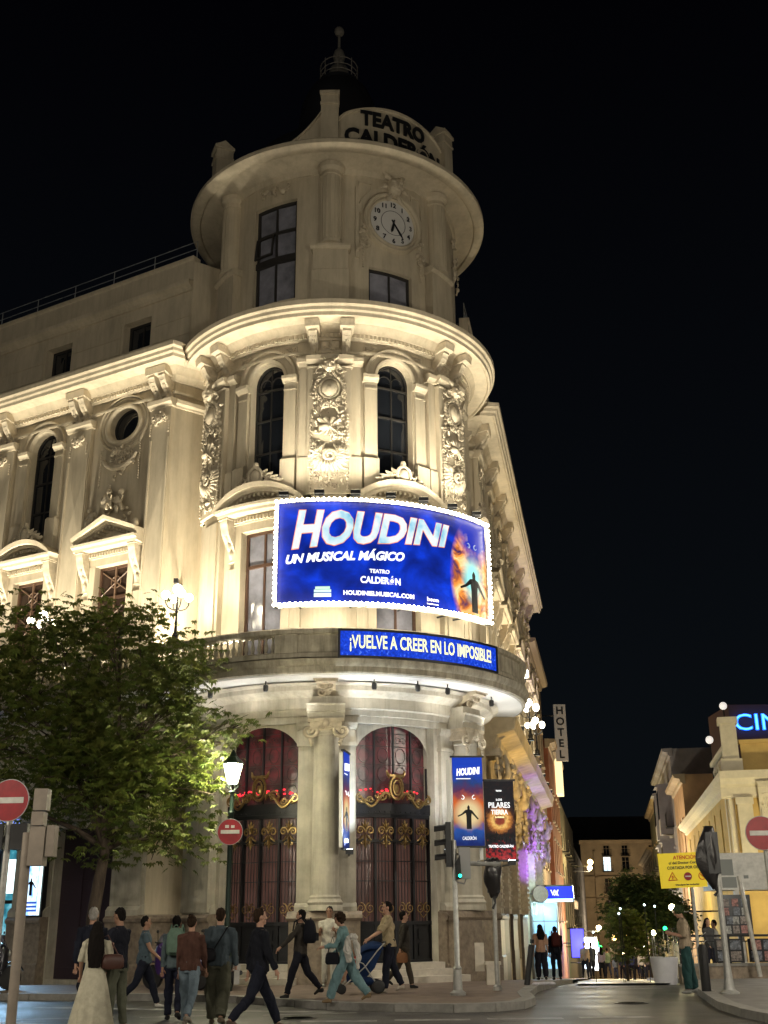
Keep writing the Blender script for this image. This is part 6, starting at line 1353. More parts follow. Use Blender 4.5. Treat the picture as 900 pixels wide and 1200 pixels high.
q = MB(); q.box(.29, .41, -.1, .12, 2.55, 3.0); q.build('side_box', M_BPOST, t)
# ---- box office lights of the left facade
lt = thing('poster_lightbox', 'tall glowing poster box beside the dark doorway', 'light box', (*frL(-7.8, .26, 0)[:2], 0)); f = lambda u, d, z: tuple(Vector(frL(-7.8+u, .26+d, z))-Vector(frL(-7.8, .26, 0)))
def lbx(nt):
    N = NT(nt); uvv, u, v = N.uv(); e = N.math('MULTIPLY', N.math('SUBTRACT', .5, N.math('ABSOLUTE', N.math('SUBTRACT', u, .5))), 1.)
    c = N.ramp(N.noise(uvv, 4, 3), [(.4, (.75, .9, 1)), (.6, (.25, .5, .9)), (.7, (.1, .25, .8))]); return N.mix(N.math('LESS_THAN', e, .13), c, (.8, 1, 1))
uv_panel(f, -.42, .42, 1.85, 3.5, .1, ramp_emit('lit_poster', lbx, 2.0), 'lit_poster', lt); q = MB(); q.gbox(f, -.46, .46, -.1, .08, 1.8, 3.55); q.build('box', M_DARKMETAL, lt)
q = MB(); silhouette(q, f, 0, 2.4, .5, .115); q.build('printed_figure', M_SIL, lt)
q = MB()
for j in range(3): q.gbox(f, -.3, .3, .11, .12, 1.95+.11*j, 2.01+.11*j)
q.build('print_lines', mat('blue_print', (.05, .1, .5), emit=(.05, .15, .7), estr=.8), lt)
light('SPOT', frL(-8.05, 1.0, 2.9), 160, (.5, .8, 1), .4, frL(-8.0, 4.5, 0), 150, .8, 'lightbox_glow')
so_ = thing('box_office', 'cyan lit box office window at the far left', 'shop front', (*frL(-9.95, 0, 0)[:2], 0)); f = lambda u, d, z: tuple(Vector(frL(-9.95+u, d, z))-Vector(frL(-9.95, 0, 0)))
M_CY = ramp_emit('cyan_interior', lambda nt: NT(nt).ramp(NT(nt).noise(nt.nodes.new('ShaderNodeTexCoord').outputs['Object'], 2.0, 4), [(.35, (.01, .06, .10)), (.5, (.05, .28, .36)), (.62, (.3, .65, .75))]), 1.1)
q = MB(); q.gbox(f, -1.14, 1.14, -.5, -.45, 1.3, 4.6, 3); q.build('interior', M_CY, so_); q = MB(); q.gbox(f, -1.14, 1.14, -.45, -.05, .1, 1.25, 3); q.build('lower_panel', mat('crimson_panel', (.18, .01, .03), .5), so_)
q = MB(); q.gbox(f, -1.14, 1.14, -.05, .25, 4.1, 4.65, 3); q.build('fascia', mat('blue_lit_fascia', (.1, .1, .4), emit=(.22, .32, .9), estr=1.2), so_)
q = MB(); q.gbox(f, .35, .95, -.3, -.25, 2.5, 3.5); q.build('white_screen', mat('white_screen', (1, 1, 1), emit=(.75, 1, 1), estr=2.2), so_)
q = MB()
for u in (-1.08, .1, 1.08): q.gbox(f, u-.05, u+.05, -.3, -.2, 1.25, 4.1)
q.gbox(f, -1.1, 1.1, -.3, -.2, 2.2, 2.3)
q.build('frame', M_FRAME, so_)
light('SPOT', frL(-9.8, .6, 3.4), 1500, (.4, .7, 1), .4, frL(-8.8, 7, 0), 130, .8, 'box_office_glow')
light('SPOT', frL(-8.6, .9, 3.2), 1100, (.35, .65, 1), .4, frL(-7.2, 8, 0), 110, .9, 'lightbox_glow')
# ================================================================== STREET FURNITURE
M_GREENL = mat('green_signal', (.02, .5, .3), emit=(.02, .9, .55), estr=5); M_LENSD = mat('dark_signal_lens', (.03, .02, .02), .2)
t = thing('traffic_light', 'grey traffic light pole with visored heads and a green signal in front of the door', 'traffic light', (1.45, 25.3, .135))
q = MB(); q.lathe([(.16, 0), (.17, .05), (.10, .1), (.085, .5), (.1, .52), (.058, .58), (.055, 3.0), (.05, 3.1)], n=14); q.build('post', M_GALV, t, smooth=True)
q = MB(); q.box(-.18, -.06, -.14, .14, 2.55, 3.48); q.build('signal_head', M_DARKMETAL, t)
for i in range(3):
    z = 3.32-.3*i; q = MB()
    for k in range(7):
        a0, a1 = pi*k/7, pi*(k+1)/7; q.add([(-.18, .12*cos(a0), z+.12*sin(a0)), (-.18, .12*cos(a1), z+.12*sin(a1)), (-.42, .12*cos(a1), z-.03+.12*sin(a1)), (-.42, .12*cos(a0), z-.03+.12*sin(a0))], [(0, 1, 2, 3)])
    q.build('visor', M_BLACK, t); q = MB(); q.lathe([(.1, 0), (.1, .012)], n=14, T=Matrix.Translation((-.185, 0, z)) @ Matrix.Rotation(-pi/2, 4, 'Y')); q.build('signal_lens', M_LENSD, t)
q = MB(); q.box(.10, .34, -.1, .1, 2.3, 2.95); q.tube([(0, 0, 2.25), (.2, 0, 2.2), (.24, 0, 2.32)], .02, 6); q.build('pedestrian_head', M_GREYBACK, t)
q = MB(); q.box(.02, .12, -.26, -.08, 2.32, 2.6, Matrix.Translation((0, 0, 0))); q.add([(.0, -.30, 2.62), (.12, -.1, 2.8), (.14, -.1, 2.3), (.02, -.28, 2.28)], [(0, 1, 2, 3)]); q.build('pedestrian_visor', M_BLACK, t)
q = MB(); q.ball((.1, -.27, 2.36), .035, 8, 6); q.build('green_lens', M_GREENL, t)
q = MB(); q.tube([(.34, 0, 2.62), (1.0, .1, 2.6)], .045, 8); q.tube([(.5, .02, 2.62), (.56, .03, 2.62)], .06, 8); q.tube([(.85, .08, 2.6), (.91, .09, 2.6)], .06, 8); q.build('camera_arm', M_GALV, t)
def bag(parent, z, r, h, seed, tail=.25, peak=0.):
    rg = random.Random(seed); q = MB(); rows = []
    for i in range(13):
        tt = i/12; zz = z+h/2-h*tt; rr = r*(sin(pi*(.12+.80*tt))**.55)*(1-.25*tt)
        rows.append([(rr*cos(2*pi*j/16)*(1+.12*sin(j*5+i*.8))-peak*sin(pi*tt)*max(0, -cos(2*pi*j/16))**6, rr*.8*sin(2*pi*j/16)*(1+.12*sin(j*3.1+i)), zz+.03*sin(j*2.3)) for j in range(16)])
    q.grid(rows, closed_u=True, cap=True); q.tube([(.0, -.05, z-h/2+.02), (.02, -.07, z-h/2-tail*.5), (-.04, -.05, z-h/2-tail)], [.05, .02, .035], 7)
    return q.build('plastic_bag', mat('black_bin_bag_%d' % seed, (.015, .013, .014), .28, noise_amt=.3, bump=.6, bump_scale=8, spec=.6), parent, smooth=True, angle=80)
t = thing('traffic_light', 'pedestrian light wrapped in a black plastic bag by the theatre corner', 'traffic light', (2.42, 26.9, .135)); q = MB(); q.lathe([(.1, 0), (.1, .08), (.05, .12), (.048, 2.4)], n=12); q.build('post', M_GALV, t, smooth=True)
q = MB(); q.box(-.14, .14, -.08, .08, 2.05, 2.7); q.build('signal_head', M_DARKMETAL, t); bag(t, 2.38, .23, .85, 3)
t = thing('traffic_light', 'traffic light wrapped in a torn black bag on a grey pole at the right', 'traffic light', (7.02, 25.0, .135)); q = MB(); q.lathe([(.2, 0), (.2, .03), (.12, .08), (.09, .3), (.065, .6), (.06, 3.2)], n=14); q.build('post', M_GALV, t, smooth=True)
q = MB(); q.box(-.2, .06, -.1, .1, 2.35, 3.2); q.build('signal_head', M_DARKMETAL, t); q = bag(t, 2.68, .165, 1.25, 5, .15, .2); q.location = (-.08, 0, 0)
t = thing('road_sign', 'red no entry sign on a grey post at the right edge', 'road sign', (7.78, 24.0, .135)); q = MB(); q.tube([(0, 0, 0), (0, 0, 3.4)], .045, 10); q.build('post', M_GALV, t, smooth=True); noentry(t, 3.1, .34, 0, -.08, x=-.06)
# yellow works notice
t = thing('works_notice', 'yellow ATENCIÓN road works notice on two posts', 'sign', (7.66, 30, .135)); q = MB(); q.box(-.62, .56, -.02, .02, 2.2, 3.05, Matrix.Rotation(radians(-2), 4, 'Y')); M_YS = mat('yellow_notice', (.72, .55, .02), .5, emit=(.9, .7, .03), estr=.16); q.build('panel', M_YS, t)
q = MB(); q.tube([(.1, .05, 0), (.1, .05, 2.9)], .04, 8); q.tube([(-.4, .05, 0), (-.4, .05, 2.5)], .0001, 4) if False else None; q.build('post', M_GALV, t)
fN = lambda u, d, z: (u, -.02-d, z-(u)*-.035)
M_RTX = mat('red_print', (.6, .06, .02), .6)
for txt, z, w, sz, m_ in (('ATENCIÓN', 2.95, .62, .13, M_RTX), ('c/ del Doctor Cortezo', 2.81, .86, .09, M_BLACK), ('CORTADA POR OBRAS', 2.69, .96, .10, M_BLACK), ('Disculpen las molestias', 2.27, .6, .05, M_BLACK)):
    q = MB(); put_text(q, fN, -.03, z, .01, txt, sz, width=w, extrude=.002, offset=.002); q.build('lettering', m_, t)
q = MB(); q.lathe([(.10, 0), (.10, .012)], n=20, T=Matrix.Translation((.0, -.025, 2.47)) @ Matrix.Rotation(pi/2, 4, 'X')); q.build('no_entry_symbol', M_RED, t); q = MB(); q.box(-.07, .07, -.045, -.04, 2.455, 2.485); q.build('white_bar', M_WHITE, t)
q = MB(); gtube(q, fN, [(-.5, .01, 2.39), (-.28, .01, 2.39), (-.39, .01, 2.58), (-.5, .01, 2.39)], .012, 4); silhouette(q, fN, -.39, 2.41, .1, .012); q.build('works_symbol', M_RTX, t)
q = MB(); ring(q, fN, .37, 2.47, .09, .09, .01, .01); gtube(q, fN, [(.32, .01, 2.52), (.42, .01, 2.42)], .01, 4); q.build('ban_symbol', M_RTX, t)
# white construction of a newsstand / cabin behind the fence, with grey stencilled shapes
t = thing('white_cabin', 'white raised cabin panel with grey stickers behind the railing', 'cabin', (11.9, 38.4, -.2)); q = MB(); q.box(-1.2, 2.2, -.1, 1.6, 2.65, 3.8); q.build('panel', M_WHITE, t)
for x in (-.55, 1.6): q = MB(); q.box(x-.08, x+.08, -.02, .14, 0, 2.7); q.build('leg', M_WHITE, t)
M_ST = mat('grey_sticker', (.17, .18, .17), .6)
for a, b, c, d in ((-1.02, -.62, 3.1, 3.6), (-1.02, -.55, 2.72, 3.05), (-.3, -.15, 3.0, 3.1), (.45, .75, 3.55, 3.62), (.9, 1.15, 3.1, 3.3)): q = MB(); q.box(a, b, -.125, -.102, c, d); q.build('sticker', M_ST, t)
t = thing('poster_pillar', 'upright board covered in torn posters behind the cabin post', 'notice board', (11.2, 38.0, -.15)); q = MB(); q.box(-.45, .42, -.03, .03, 1.25, 2.45); q.box(-.05, .05, .0, .08, 0, 1.3); q.build('board', M_DARKMETAL, t)
rg = random.Random(4)
M_PAPER = [mat('paper_%d' % i, c, .8, noise_amt=.6, noise_scale=14, dirt=(.02, .02, .02)) for i, c in enumerate(((.4, .4, .38), (.28, .24, .22), (.4, .2, .18), (.2, .22, .26)))]
for i in range(12): x = -.34+.25*(i % 3)+rg.uniform(-.02, .02); z = 1.4+.27*(i//3); q = MB(); q.box(x-.1, x+.1, -.045, -.035, z-.11, z+.12, Matrix.Rotation(rg.uniform(-.03, .03), 4, 'Y')); q.build('poster', M_PAPER[i % 4], t)
# railing on a low wall
t = thing('low_wall', 'low dark stone wall under the railing on the right', 'wall', (9.9, 33, 0)); q = MB()
for i in range(6): q.box(-1.9+1.2*i+.006, -.7+1.2*i-.006, 0, .35, -.1, .36)
q.build('stone_blocks', M_GRAN, t); q = MB(); q.box(-1.95, 5.4, -.04, .39, .36, .43); q.build('coping', M_KERB, t)
t = thing('railing', 'dark iron railing on the low wall at the right', 'railing', (9.9, 33.1, .43)); q = MB(); q.box(-1.9, 5.3, -.02, .02, .68, .74); q.box(-1.9, 5.3, -.015, .015, .55, .58); q.build('hand_rail', M_BLACK, t)
for i in range(5): q = MB(); q.box(-1.85+1.35*i-.03, -1.85+1.35*i+.03, -.03, .03, 0, .7); q.build('railing_post', M_BLACK, t)
for i in range(52): q = MB(); x = -1.78+.135*i; q.tube([(x, 0, .02), (x, 0, .56)], .009, 5); q.build('bar', M_BLACK, t)
for i in range(3):
    t = thing('poster_board', ('left black poster board hung on the railing beside the white post', 'middle black poster board on the railing', 'right black poster board at the picture edge')[i], 'poster board', (9.42+.92*i-.1, 32.93, .46)); q = MB(); q.box(-.36, .40, -.02, .02, .0, .60); q.build('board', M_BLACK, t)
    for a in range(2):
        for b in range(2):
            q = MB(); x = -.30+.36*a; z = .04+.28*b; q.box(x, x+.29, -.03, -.022, z, z+.24); q.build('poster', M_PAPER[(a+b+i) % 4] if (a+b) % 2 else M_PAPER[3], t)
t = thing('white_post', 'white painted post leaning against the railing at the right', 'post', (10.05, 32.7, .1)); q = MB(); q.tube([(0, 0, 0), (-.25, .1, 2.6)], .06, 10); q.build('post', M_WHITE, t, smooth=True)
for i, (x, y) in enumerate(((6.78, 25.9), )):
    t = thing('bollard', 'plain dark bollard behind the person looking at the phone', 'bollard', (x, y, .135)); q = MB(); q.lathe([(.10, 0), (.10, .85), (.07, .93), (.0, .95)], n=14); q.build('bollard_body', M_BLACK, t, smooth=True)
t = thing('bollard', 'thin leaning dark bollard at the kerb corner with rubbish beside it', 'bollard', (3.3, 28.9, .135)); q = MB(); q.tube([(0, 0, 0), (.16, 0, .9)], .07, 12); q.build('bollard_body', M_BLACK, t, smooth=True); q = MB(); q.tube([(.17, 0, .93), (.18, 0, 1.02)], .05, 10); q.build('cap', M_BLACK, t)
q = MB()
for k in range(5): q.ball((3.5+.1*k, 28.8+.05*(k % 2), .17), (.09, .06, .035), 7, 5)
tag(q.build('litter', mat('white_litter', (.5, .48, .52), .7)), 'crumpled white litter on the kerb corner', 'litter')
t = thing('planter_box', 'pale stone box and cut stone resting against the theatre corner', 'stone box', (2.55, 29.4, .13)); q = MB(); q.box(-.16, .16, -.14, .14, 0, .45); q.box(-.19, .19, -.17, .17, .45, .52); q.build('box', M_STEP, t); q = MB(); q.box(-.42, -.2, .0, .12, .3, .95); q.build('cut_stone', M_STEP, t)
# white round planter with plant, strings and small lights
t = thing('planter', 'tall tapered white planter standing in the mouth of the side street', 'planter', (7.42, 32.4, -.07)); q = MB(); q.lathe([(.27, 0), (.30, .04), (.37, .66), (.37, .70), (.33, .70), (.32, .62)], n=28); q.build('pot', mat('white_planter', (.62, .62, .66), .5, noise_amt=.12), t, smooth=True)
q = MB()
for i in range(5): a = i*1.26; q.tube([(.3*cos(a), .22*sin(a), .6), (.3*cos(a), .24*sin(a), 1.35)], .012, 5)
q.build('stakes', M_GALV, t)
q = MB(); rg = random.Random(8)
for i in range(120):
    a = rg.uniform(0, 6.28); r = rg.uniform(0, .3); z = rg.uniform(.65, 1.1); v = Vector((cos(a), sin(a), rg.uniform(-.2, .8))).normalized()*.12; s = Vector((-sin(a), cos(a), 0))*.03; c = Vector((r*cos(a), r*sin(a), z)); q.add([c, c+v*.5+s, c+v, c+v*.5-s], [(0, 1, 2, 3)])
M_LEAFD = mat('dark_leaf', (.03, .06, .02), .6); q.build('plant', M_LEAFD, t)
q = MB()
for k in range(3): q.tube([(.25, 0, 1.3-.2*k)]+[(.25+.2*j, .05*j, 1.3-.2*k-.22*sin(pi*j/5)) for j in range(1, 6)], .01, 5)
q.build('ropes', M_GALV, t)
t = thing('green_light', 'small green light above the white planter', 'light', (7.5, 32.3, 1.35)); q = MB(); q.ball((0, 0, 0), .055, 8, 6); q.build('bulb', mat('green_bulb', (0, 1, .2), emit=(.02, 1, .2), estr=7), t); q = MB(); q.tube([(0, 0, 0), (0, 0, -.6)], .01, 5); q.build('stem', M_BLACK, t)
for i, (x, y, z) in enumerate(((7.0, 36, 1.75), (7.25, 37, 1.9), (7.9, 36.5, 2.0), (8.1, 36, 1.95), (6.7, 39, 1.2))):
    t = thing('terrace_light', ('left', 'second', 'third', 'rightmost', 'lowest')[i]+' of the small white terrace lights behind the planter', 'light', (x, y, z)); q = MB(); q.ball((0, 0, 0), .032, 8, 6); q.build('bulb', mat('pale_bulb_%d' % i, (.8, 1, 1), emit=(.7, .95, 1), estr=6), t)
    q = MB(); q.tube([(0, 0, 0), (0, 0, -z+slope(y))], .012, 5); q.build('stem', M_BLACK, t)
# purple wash on the side arch
for s, e in ((14.2, 500), (17.3, 1300), (22.2, 1300), (28, 900)): light('SPOT', frR(s-1.2, 1.9, 2.4), e*.85, (.30, .10, 1), .1, frR(s, .1, 5.4), 75, .7, 'purple_wash')
light('SPOT', frR(3.2, 2.2, 2.7), 1050, (1, .64, .20), .1, frR(6.5, .2, 6.8), 75, .8, 'amber_wash'); light('SPOT', frR(8.0, 2.2, 2.6), 1050, (1, .64, .20), .1, frR(10.5, .2, 7), 75, .8, 'amber_wash')
light('POINT', (A.x-1.8, 52, 1.6), 130, (1, .75, .3), .2, name='amber_wash'); light('SPOT', (14.8, 39, 1.0), 1500, (1, .86, .5), .3, (15, 44.5, 5), 110, .8, 'cinema_wash'); light('POINT', (11.3, 35.2, 2.4), 90, (1, .95, .8), .2, name='added_cabin_fill'); light('SPOT', (14.0, 62, 1.5), 350, (1, .8, .4), .3, (16.4, 60, 6), 120, .8, 'cinema_wash')  # the point lamp before the cabin is added to brighten its panel
# ================================================================== TREES
def leaf_mat(name, c1, c2):
    m = bpy.data.materials.new(name); m.use_nodes = True; nt = m.node_tree; b = nt.nodes['Principled BSDF']; N = NT(nt)
    oi = N.n('ShaderNodeTexCoord'); r = N.ramp(N.noise(oi.outputs['Object'], 2.6, 4), [(.35, c1), (.65, c2)]); N.l(r, b.inputs['Base Color']); b.inputs['Roughness'].default_value = .5
    tr = N.n('ShaderNodeBsdfTranslucent'); N.l(r, tr.inputs[0]); mx = N.n('ShaderNodeMixShader'); mx.inputs[0].default_value = .35; N.l(b.outputs[0], mx.inputs[1]); N.l(tr.outputs[0], mx.inputs[2]); N.l(mx.outputs[0], nt.nodes['Material Output'].inputs[0]); return m
M_LEAF = leaf_mat('chestnut_leaf', (.075, .115, .018), (.13, .14, .03)); M_BARK = mat('grey_brown_bark', (.075, .055, .04), .9, noise_amt=.5, noise_scale=12, bump=.6, bump_scale=18, stretch=(1, 1, .25))
def tree(name, label, base, clumps, trunk_pts, trunk_r, nleaf, ls, mat_, seed, leaflets=5):
    rg = random.Random(seed); t = thing(name, label, 'tree', base); q = MB(); tops = []
    q.tube(trunk_pts, trunk_r, 12); q.build('trunk', M_BARK, t, smooth=True, angle=180)
    top = Vector(trunk_pts[-1]); q = MB(); tips = []
    for (c, r) in clumps:
        c = Vector(c); st_ = Vector(trunk_pts[-1-rg.randint(0, 1)]); mid = st_.lerp(c, .5)+Vector((rg.uniform(-.2, .2), rg.uniform(-.2, .2), rg.uniform(0, .3)))
        P = [st_, st_.lerp(mid, .5)+Vector((0, 0, .08)), mid, mid.lerp(c, .6), c]; q.tube(P, [.085, .065, .045, .03, .018], 7)
        for k in range(7):
            v = Vector((rg.gauss(0, 1), rg.gauss(0, 1), rg.gauss(.1, .7))).normalized()*Vector(r).length/1.7*rg.uniform(.7, 1.15); s = P[2].lerp(c, rg.uniform(0, 1)); e = c+Vector((v.x, v.y, v.z)); m_ = s.lerp(e, .5)+Vector((0, 0, .12)); q.tube([s, m_, e], [.022, .015, .006], 5); tips.append((s, m_, e))
    q.build('limbs', M_BARK, t, smooth=True, angle=180)
    V = []; F = []
    tot = sum(r[0]*r[1]*r[2] for c, r in clumps)
    for (c, r) in clumps:
        n = int(nleaf*r[0]*r[1]*r[2]/tot)
        subs = [Vector((c[0]+r[0]*rg.gauss(0, .55), c[1]+r[1]*rg.gauss(0, .5), c[2]+r[2]*rg.gauss(0, .5))) for _ in range(14)]
        for i in range(n):
            s = rg.choice(subs); o = Vector((rg.gauss(0, .34), rg.gauss(0, .34), rg.gauss(0, .24)))*(.6+.4*r[0]); p0 = s+o
            a = rg.uniform(0, 2*pi); droop = rg.uniform(-.9, -.15); S = ls*rg.uniform(.7, 1.25)
            ax = Vector((cos(a), sin(a), droop)).normalized(); side = ax.cross(Vector((0, 0, 1))).normalized(); up = side.cross(ax)
            for k in range(leaflets):
                th = (k-(leaflets-1)/2)*.62; L = S*(1-.16*abs(k-(leaflets-1)/2)); d = ax*cos(th)+side*sin(th); w = d.cross(up).normalized()*L*.19; dr = Vector((0, 0, -L*.22)); b = len(V)
                V.extend([p0+d*L*.08, p0+d*L*.55+w, p0+d*L+dr, p0+d*L*.55-w]); F.append((b, b+1, b+2, b+3))
    me = bpy.data.meshes.new('crown'); me.from_pydata([tuple(v) for v in V], [], F); me.materials.append(mat_); link('crown', me, t, kind='stuff'); return t
TX, TY = -7.0, 28.3
cl = [((-2.6, 0, 7.6), (1.5, 1.1, 1.2)), ((-1.4, .1, 8.4), (1.2, 1, 1.0)), ((.1, 0, 8.7), (.9, .8, .9)), ((1.2, 0, 8.0), (1.1, 1, 1.0)), ((1.6, .0, 7.0), (.75, .8, .7)), ((-2.9, -.2, 5.9), (1.4, 1.1, 1.2)), ((-1.0, -.3, 6.6), (1.5, 1.2, 1.3)), ((.8, -.2, 6.2), (1.5, 1.2, 1.3)), ((2.1, -.1, 5.6), (.9, .9, .9)), ((-.6, -.3, 4.8), (1.4, 1.1, 1.0)), ((1.1, -.2, 4.4), (1.3, 1, .9)), ((2.3, 0, 4.5), (.75, .7, .7)), ((1.6, 0, 3.5), (.9, .8, .45)), ((-2.5, 0, 4.6), (1.2, .9, .9)), ((3.3, .1, 6.2), (.45, .5, .3)), ((0.3, 0, 3.5), (.8, .7, .4))]
tree('street_tree', 'big leafy chestnut-like street tree in front of the left wing', (TX, TY, .1), cl, [(0, 0, 0), (.03, 0, .8), (-.03, 0, 1.6), (.05, .02, 2.4), (.15, 0, 3.2), (.05, 0, 4.4)], [.21, .17, .155, .15, .12, .07], 10000, .185, M_LEAF, 11)
cl = [((0, 0, 3.9), (1.3, 1.1, .75)), ((-1.0, 0, 3.2), (.9, .9, .75)), ((1.0, 0, 3.3), (.9, 1, .75)), ((.2, -.3, 2.9), (1.2, 1, .6)), ((1.2, 0, 2.6), (.8, .8, .5))]
tree('street_tree', 'round dark street tree down the side street', (14.9, 68, slope(68)), [((c[0]*1.15, c[1], c[2]*1.22), r) for c, r in cl], [(0, 0, 0), (0, 0, 1), (.05, 0, 1.8), (0, 0, 2.6)], [.14, .12, .1, .07], 13000, .22, leaf_mat('dark_green_leaf', (.018, .035, .014), (.05, .07, .02)), 12, 3)
cl = [((0, 0, 2.3), (.7, .7, .6)), ((.3, 0, 1.6), (.6, .6, .5))]
tree('small_tree', 'low shrub-like tree by the terrace behind the planter', (9.9, 50, slope(50)), cl, [(0, 0, 0), (0, 0, .7), (0, 0, 1.3)], [.06, .05, .04], 1400, .2, MATS.get('x') or M_LEAF, 14, 3)
# two motor scooters
def wheel(q, x, z, r, w, T): q.lathe([(r*.55, -w/2), (r*.9, -w*.45), (r, -w*.25), (r, w*.25), (r*.9, w*.45), (r*.55, w/2)], n=24, T=T @ Matrix.Translation((x, 0, z)) @ Matrix.Rotation(pi/2, 4, 'X'))
def scooter(x, y, rz, body, label, cover=False):
    t = thing('motor_scooter', label, 'scooter', (x, y, .135), rz); I = Matrix.Identity(4)
    for wx in (-.62, .66):
        q = MB(); wheel(q, wx, .27, .27, .12, I); o = q.build('wheel', M_BLACK, t, smooth=True); q = MB(); q.lathe([(.02, -.05), (.15, -.04), (.15, .04), (.02, .05)], n=14, T=Matrix.Translation((wx, 0, .27)) @ Matrix.Rotation(pi/2, 4, 'X')); q.build('rim', M_GALV, o)
    q = MB()
    def hull(sec):   # x, half width, z low, z high
        rows = []
        for (X, hw, zl, zh) in sec: rows.append([(X, -hw, zl+.05), (X, -hw*.6, zl), (X, hw*.6, zl), (X, hw, zl+.05), (X, hw*.95, zh-.06), (X, hw*.5, zh), (X, -hw*.5, zh), (X, -hw*.95, zh-.06)])
        q.grid(rows, closed_u=True, cap=True)
    hull([(-1.0, .06, .60, .74), (-.85, .14, .45, .78), (-.45, .18, .36, .76), (-.1, .17, .3, .72), (.0, .14, .25, .5)]); hull([(-.12, .17, .24, .33), (.35, .17, .24, .33)])
    hull([(.32, .2, .28, .95), (.42, .21, .30, 1.02), (.52, .16, .45, .98), (.58, .08, .55, .9)]); q.build('body', body, t, smooth=True, angle=50)
    q = MB(); rows = []
    for X, hw, z in ((-.95, .1, .82), (-.7, .15, .85), (-.3, .15, .80), (-.05, .11, .78)): rows.append([(X, -hw, z-.07), (X, -hw*.8, z), (X, hw*.8, z), (X, hw, z-.07)])
    q.grid(rows, closed_u=True, cap=True); q.build('seat', M_BLACK, t, smooth=True)
    q = MB(); q.tube([(.62, 0, .3), (.45, 0, .98)], .035, 8); q.tube([(.42, -.33, 1.04), (.44, -.12, 1.02), (.44, .12, 1.02), (.42, .33, 1.04)], .02, 8); q.build('handlebar', M_DARKMETAL, t, smooth=True)
    for k in (-1, 1): q = MB(); q.tube([(.44, k*.2, 1.03), (.40, k*.28, 1.25)], .008, 5); q.ball((.40, k*.29, 1.28), (.02, .06, .04), 8, 6); q.build('mirror', M_BLACK, t)
    q = MB(); rows = [[(.5-.12*s, -.2, .95+.22*s), (.53-.12*s, 0, 1.0+.25*s), (.5-.12*s, .2, .95+.22*s)] for s in (0, .5, 1)]; q.grid(rows); q.build('windscreen', M_GLASS2, t)
    q = MB(); q.ball((.6, 0, .82), (.05, .09, .07), 10, 8); q.build('headlight', M_WHITE, t); q = MB(); wheel_ = [( .66+.34*cos(a), .0, .27+.34*sin(a)) for a in [pi*.15+pi*.7*i/8 for i in range(9)]]; q.tube(wheel_, .07, 6, .3); q.build('front_mudguard', body, t)
    q = MB(); q.box(-1.08, -1.02, -.09, .09, .42, .56); q.build('number_plate', M_WHITE, t)
    q = MB(); q.tube([(-.2, .14, .0), (-.25, .1, .22)], .015, 5); q.build('side_stand', M_DARKMETAL, t); q = MB(); q.tube([(-.2, -.16, .3), (-.85, -.2, .36)], [.03, .055], 8); q.build('exhaust', M_DARKMETAL, t); return t
scooter(-4.95, 28.3, radians(158), mat('violet_paint', (.045, .018, .11), .3, noise_amt=.2, spec=.6), 'violet scooter parked on the pavement behind the walkers')
scooter(-9.65, 28.6, radians(25), mat('black_gloss_paint', (.012, .013, .02), .22, spec=.7), 'black motor scooter parked at the far left edge')
scooter(-4.05, 28.9, radians(120), mat('dark_grey_paint', (.03, .035, .04), .35), 'dark grey scooter parked between the walkers and the lantern post')
# ================================================================== PEOPLE
M_SKIN = mat('skin', (.42, .24, .165), .55, noise_amt=.12, noise_scale=20); M_SKIN2 = mat('tanned_skin', (.30, .165, .105), .55, noise_amt=.12, noise_scale=20)
M_HAIRB = mat('black_hair', (.010, .008, .007), .85, spec=.1, noise_amt=.5, noise_scale=60, stretch=(1, 1, .15)); M_HAIRBR = mat('brown_hair', (.030, .018, .011), .85, spec=.1, noise_amt=.5, noise_scale=60, stretch=(1, 1, .15)); M_HAIRG = mat('grey_hair', (.38, .36, .33), .6, noise_amt=.4, noise_scale=60)
M_EYE = mat('dark_eye', (.01, .008, .008), .2); M_LIP = mat('lips', (.28, .10, .08), .5)
CLOTH = {}
def cloth(name, c, rough=.85):
    if name not in CLOTH: CLOTH[name] = mat('cloth_'+name, c, rough, noise_amt=.25, noise_scale=9, bump=.35, bump_scale=90, spec=.15)
    return CLOTH[name]
def remesh(mb, voxel, smooth=3, wrinkle=0., wscale=9., seed=0, stretch=(1, 1, .5)):
    """union of overlapping closed tubes -> one continuous skin"""
    me = bpy.data.meshes.new('r'); me.from_pydata(mb.v, [], mb.f); bm = bmesh.new(); bm.from_mesh(me); bmesh.ops.recalc_face_normals(bm, faces=bm.faces); bm.to_mesh(me); bm.free()
    o = bpy.data.objects.new('r', me); m = o.modifiers.new('r', 'REMESH'); m.mode = 'VOXEL'; m.voxel_size = voxel
    s = o.modifiers.new('s', 'SMOOTH'); s.factor = .5; s.iterations = smooth
    out = evaluate(o); bpy.data.objects.remove(o); bpy.data.meshes.remove(me)
    if wrinkle:
        n_ = len(out.vertices); co = np.empty(n_*3); no = np.empty(n_*3); out.vertices.foreach_get('co', co); out.vertices.foreach_get('normal', no); co = co.reshape(-1, 3); no = no.reshape(-1, 3)
        P = co*np.array(stretch)*wscale*1.3; rs_ = np.random.RandomState(seed); val = np.zeros(n_)
        for k_ in range(7):        # a few crossing waves, warped by one another: soft folds
            d_ = rs_.normal(size=3); d_ *= (.8+.35*k_)/np.linalg.norm(d_); val += np.sin(P@d_*3+rs_.uniform(0, 6.28)+.9*val)/(1+.35*k_)
        co += no*((np.abs(val)*.75-.6)*wrinkle)[:, None]; out.vertices.foreach_set('co', co.ravel())
    out.polygons.foreach_set('use_smooth', [True]*len(out.polygons)); out.update(); return out
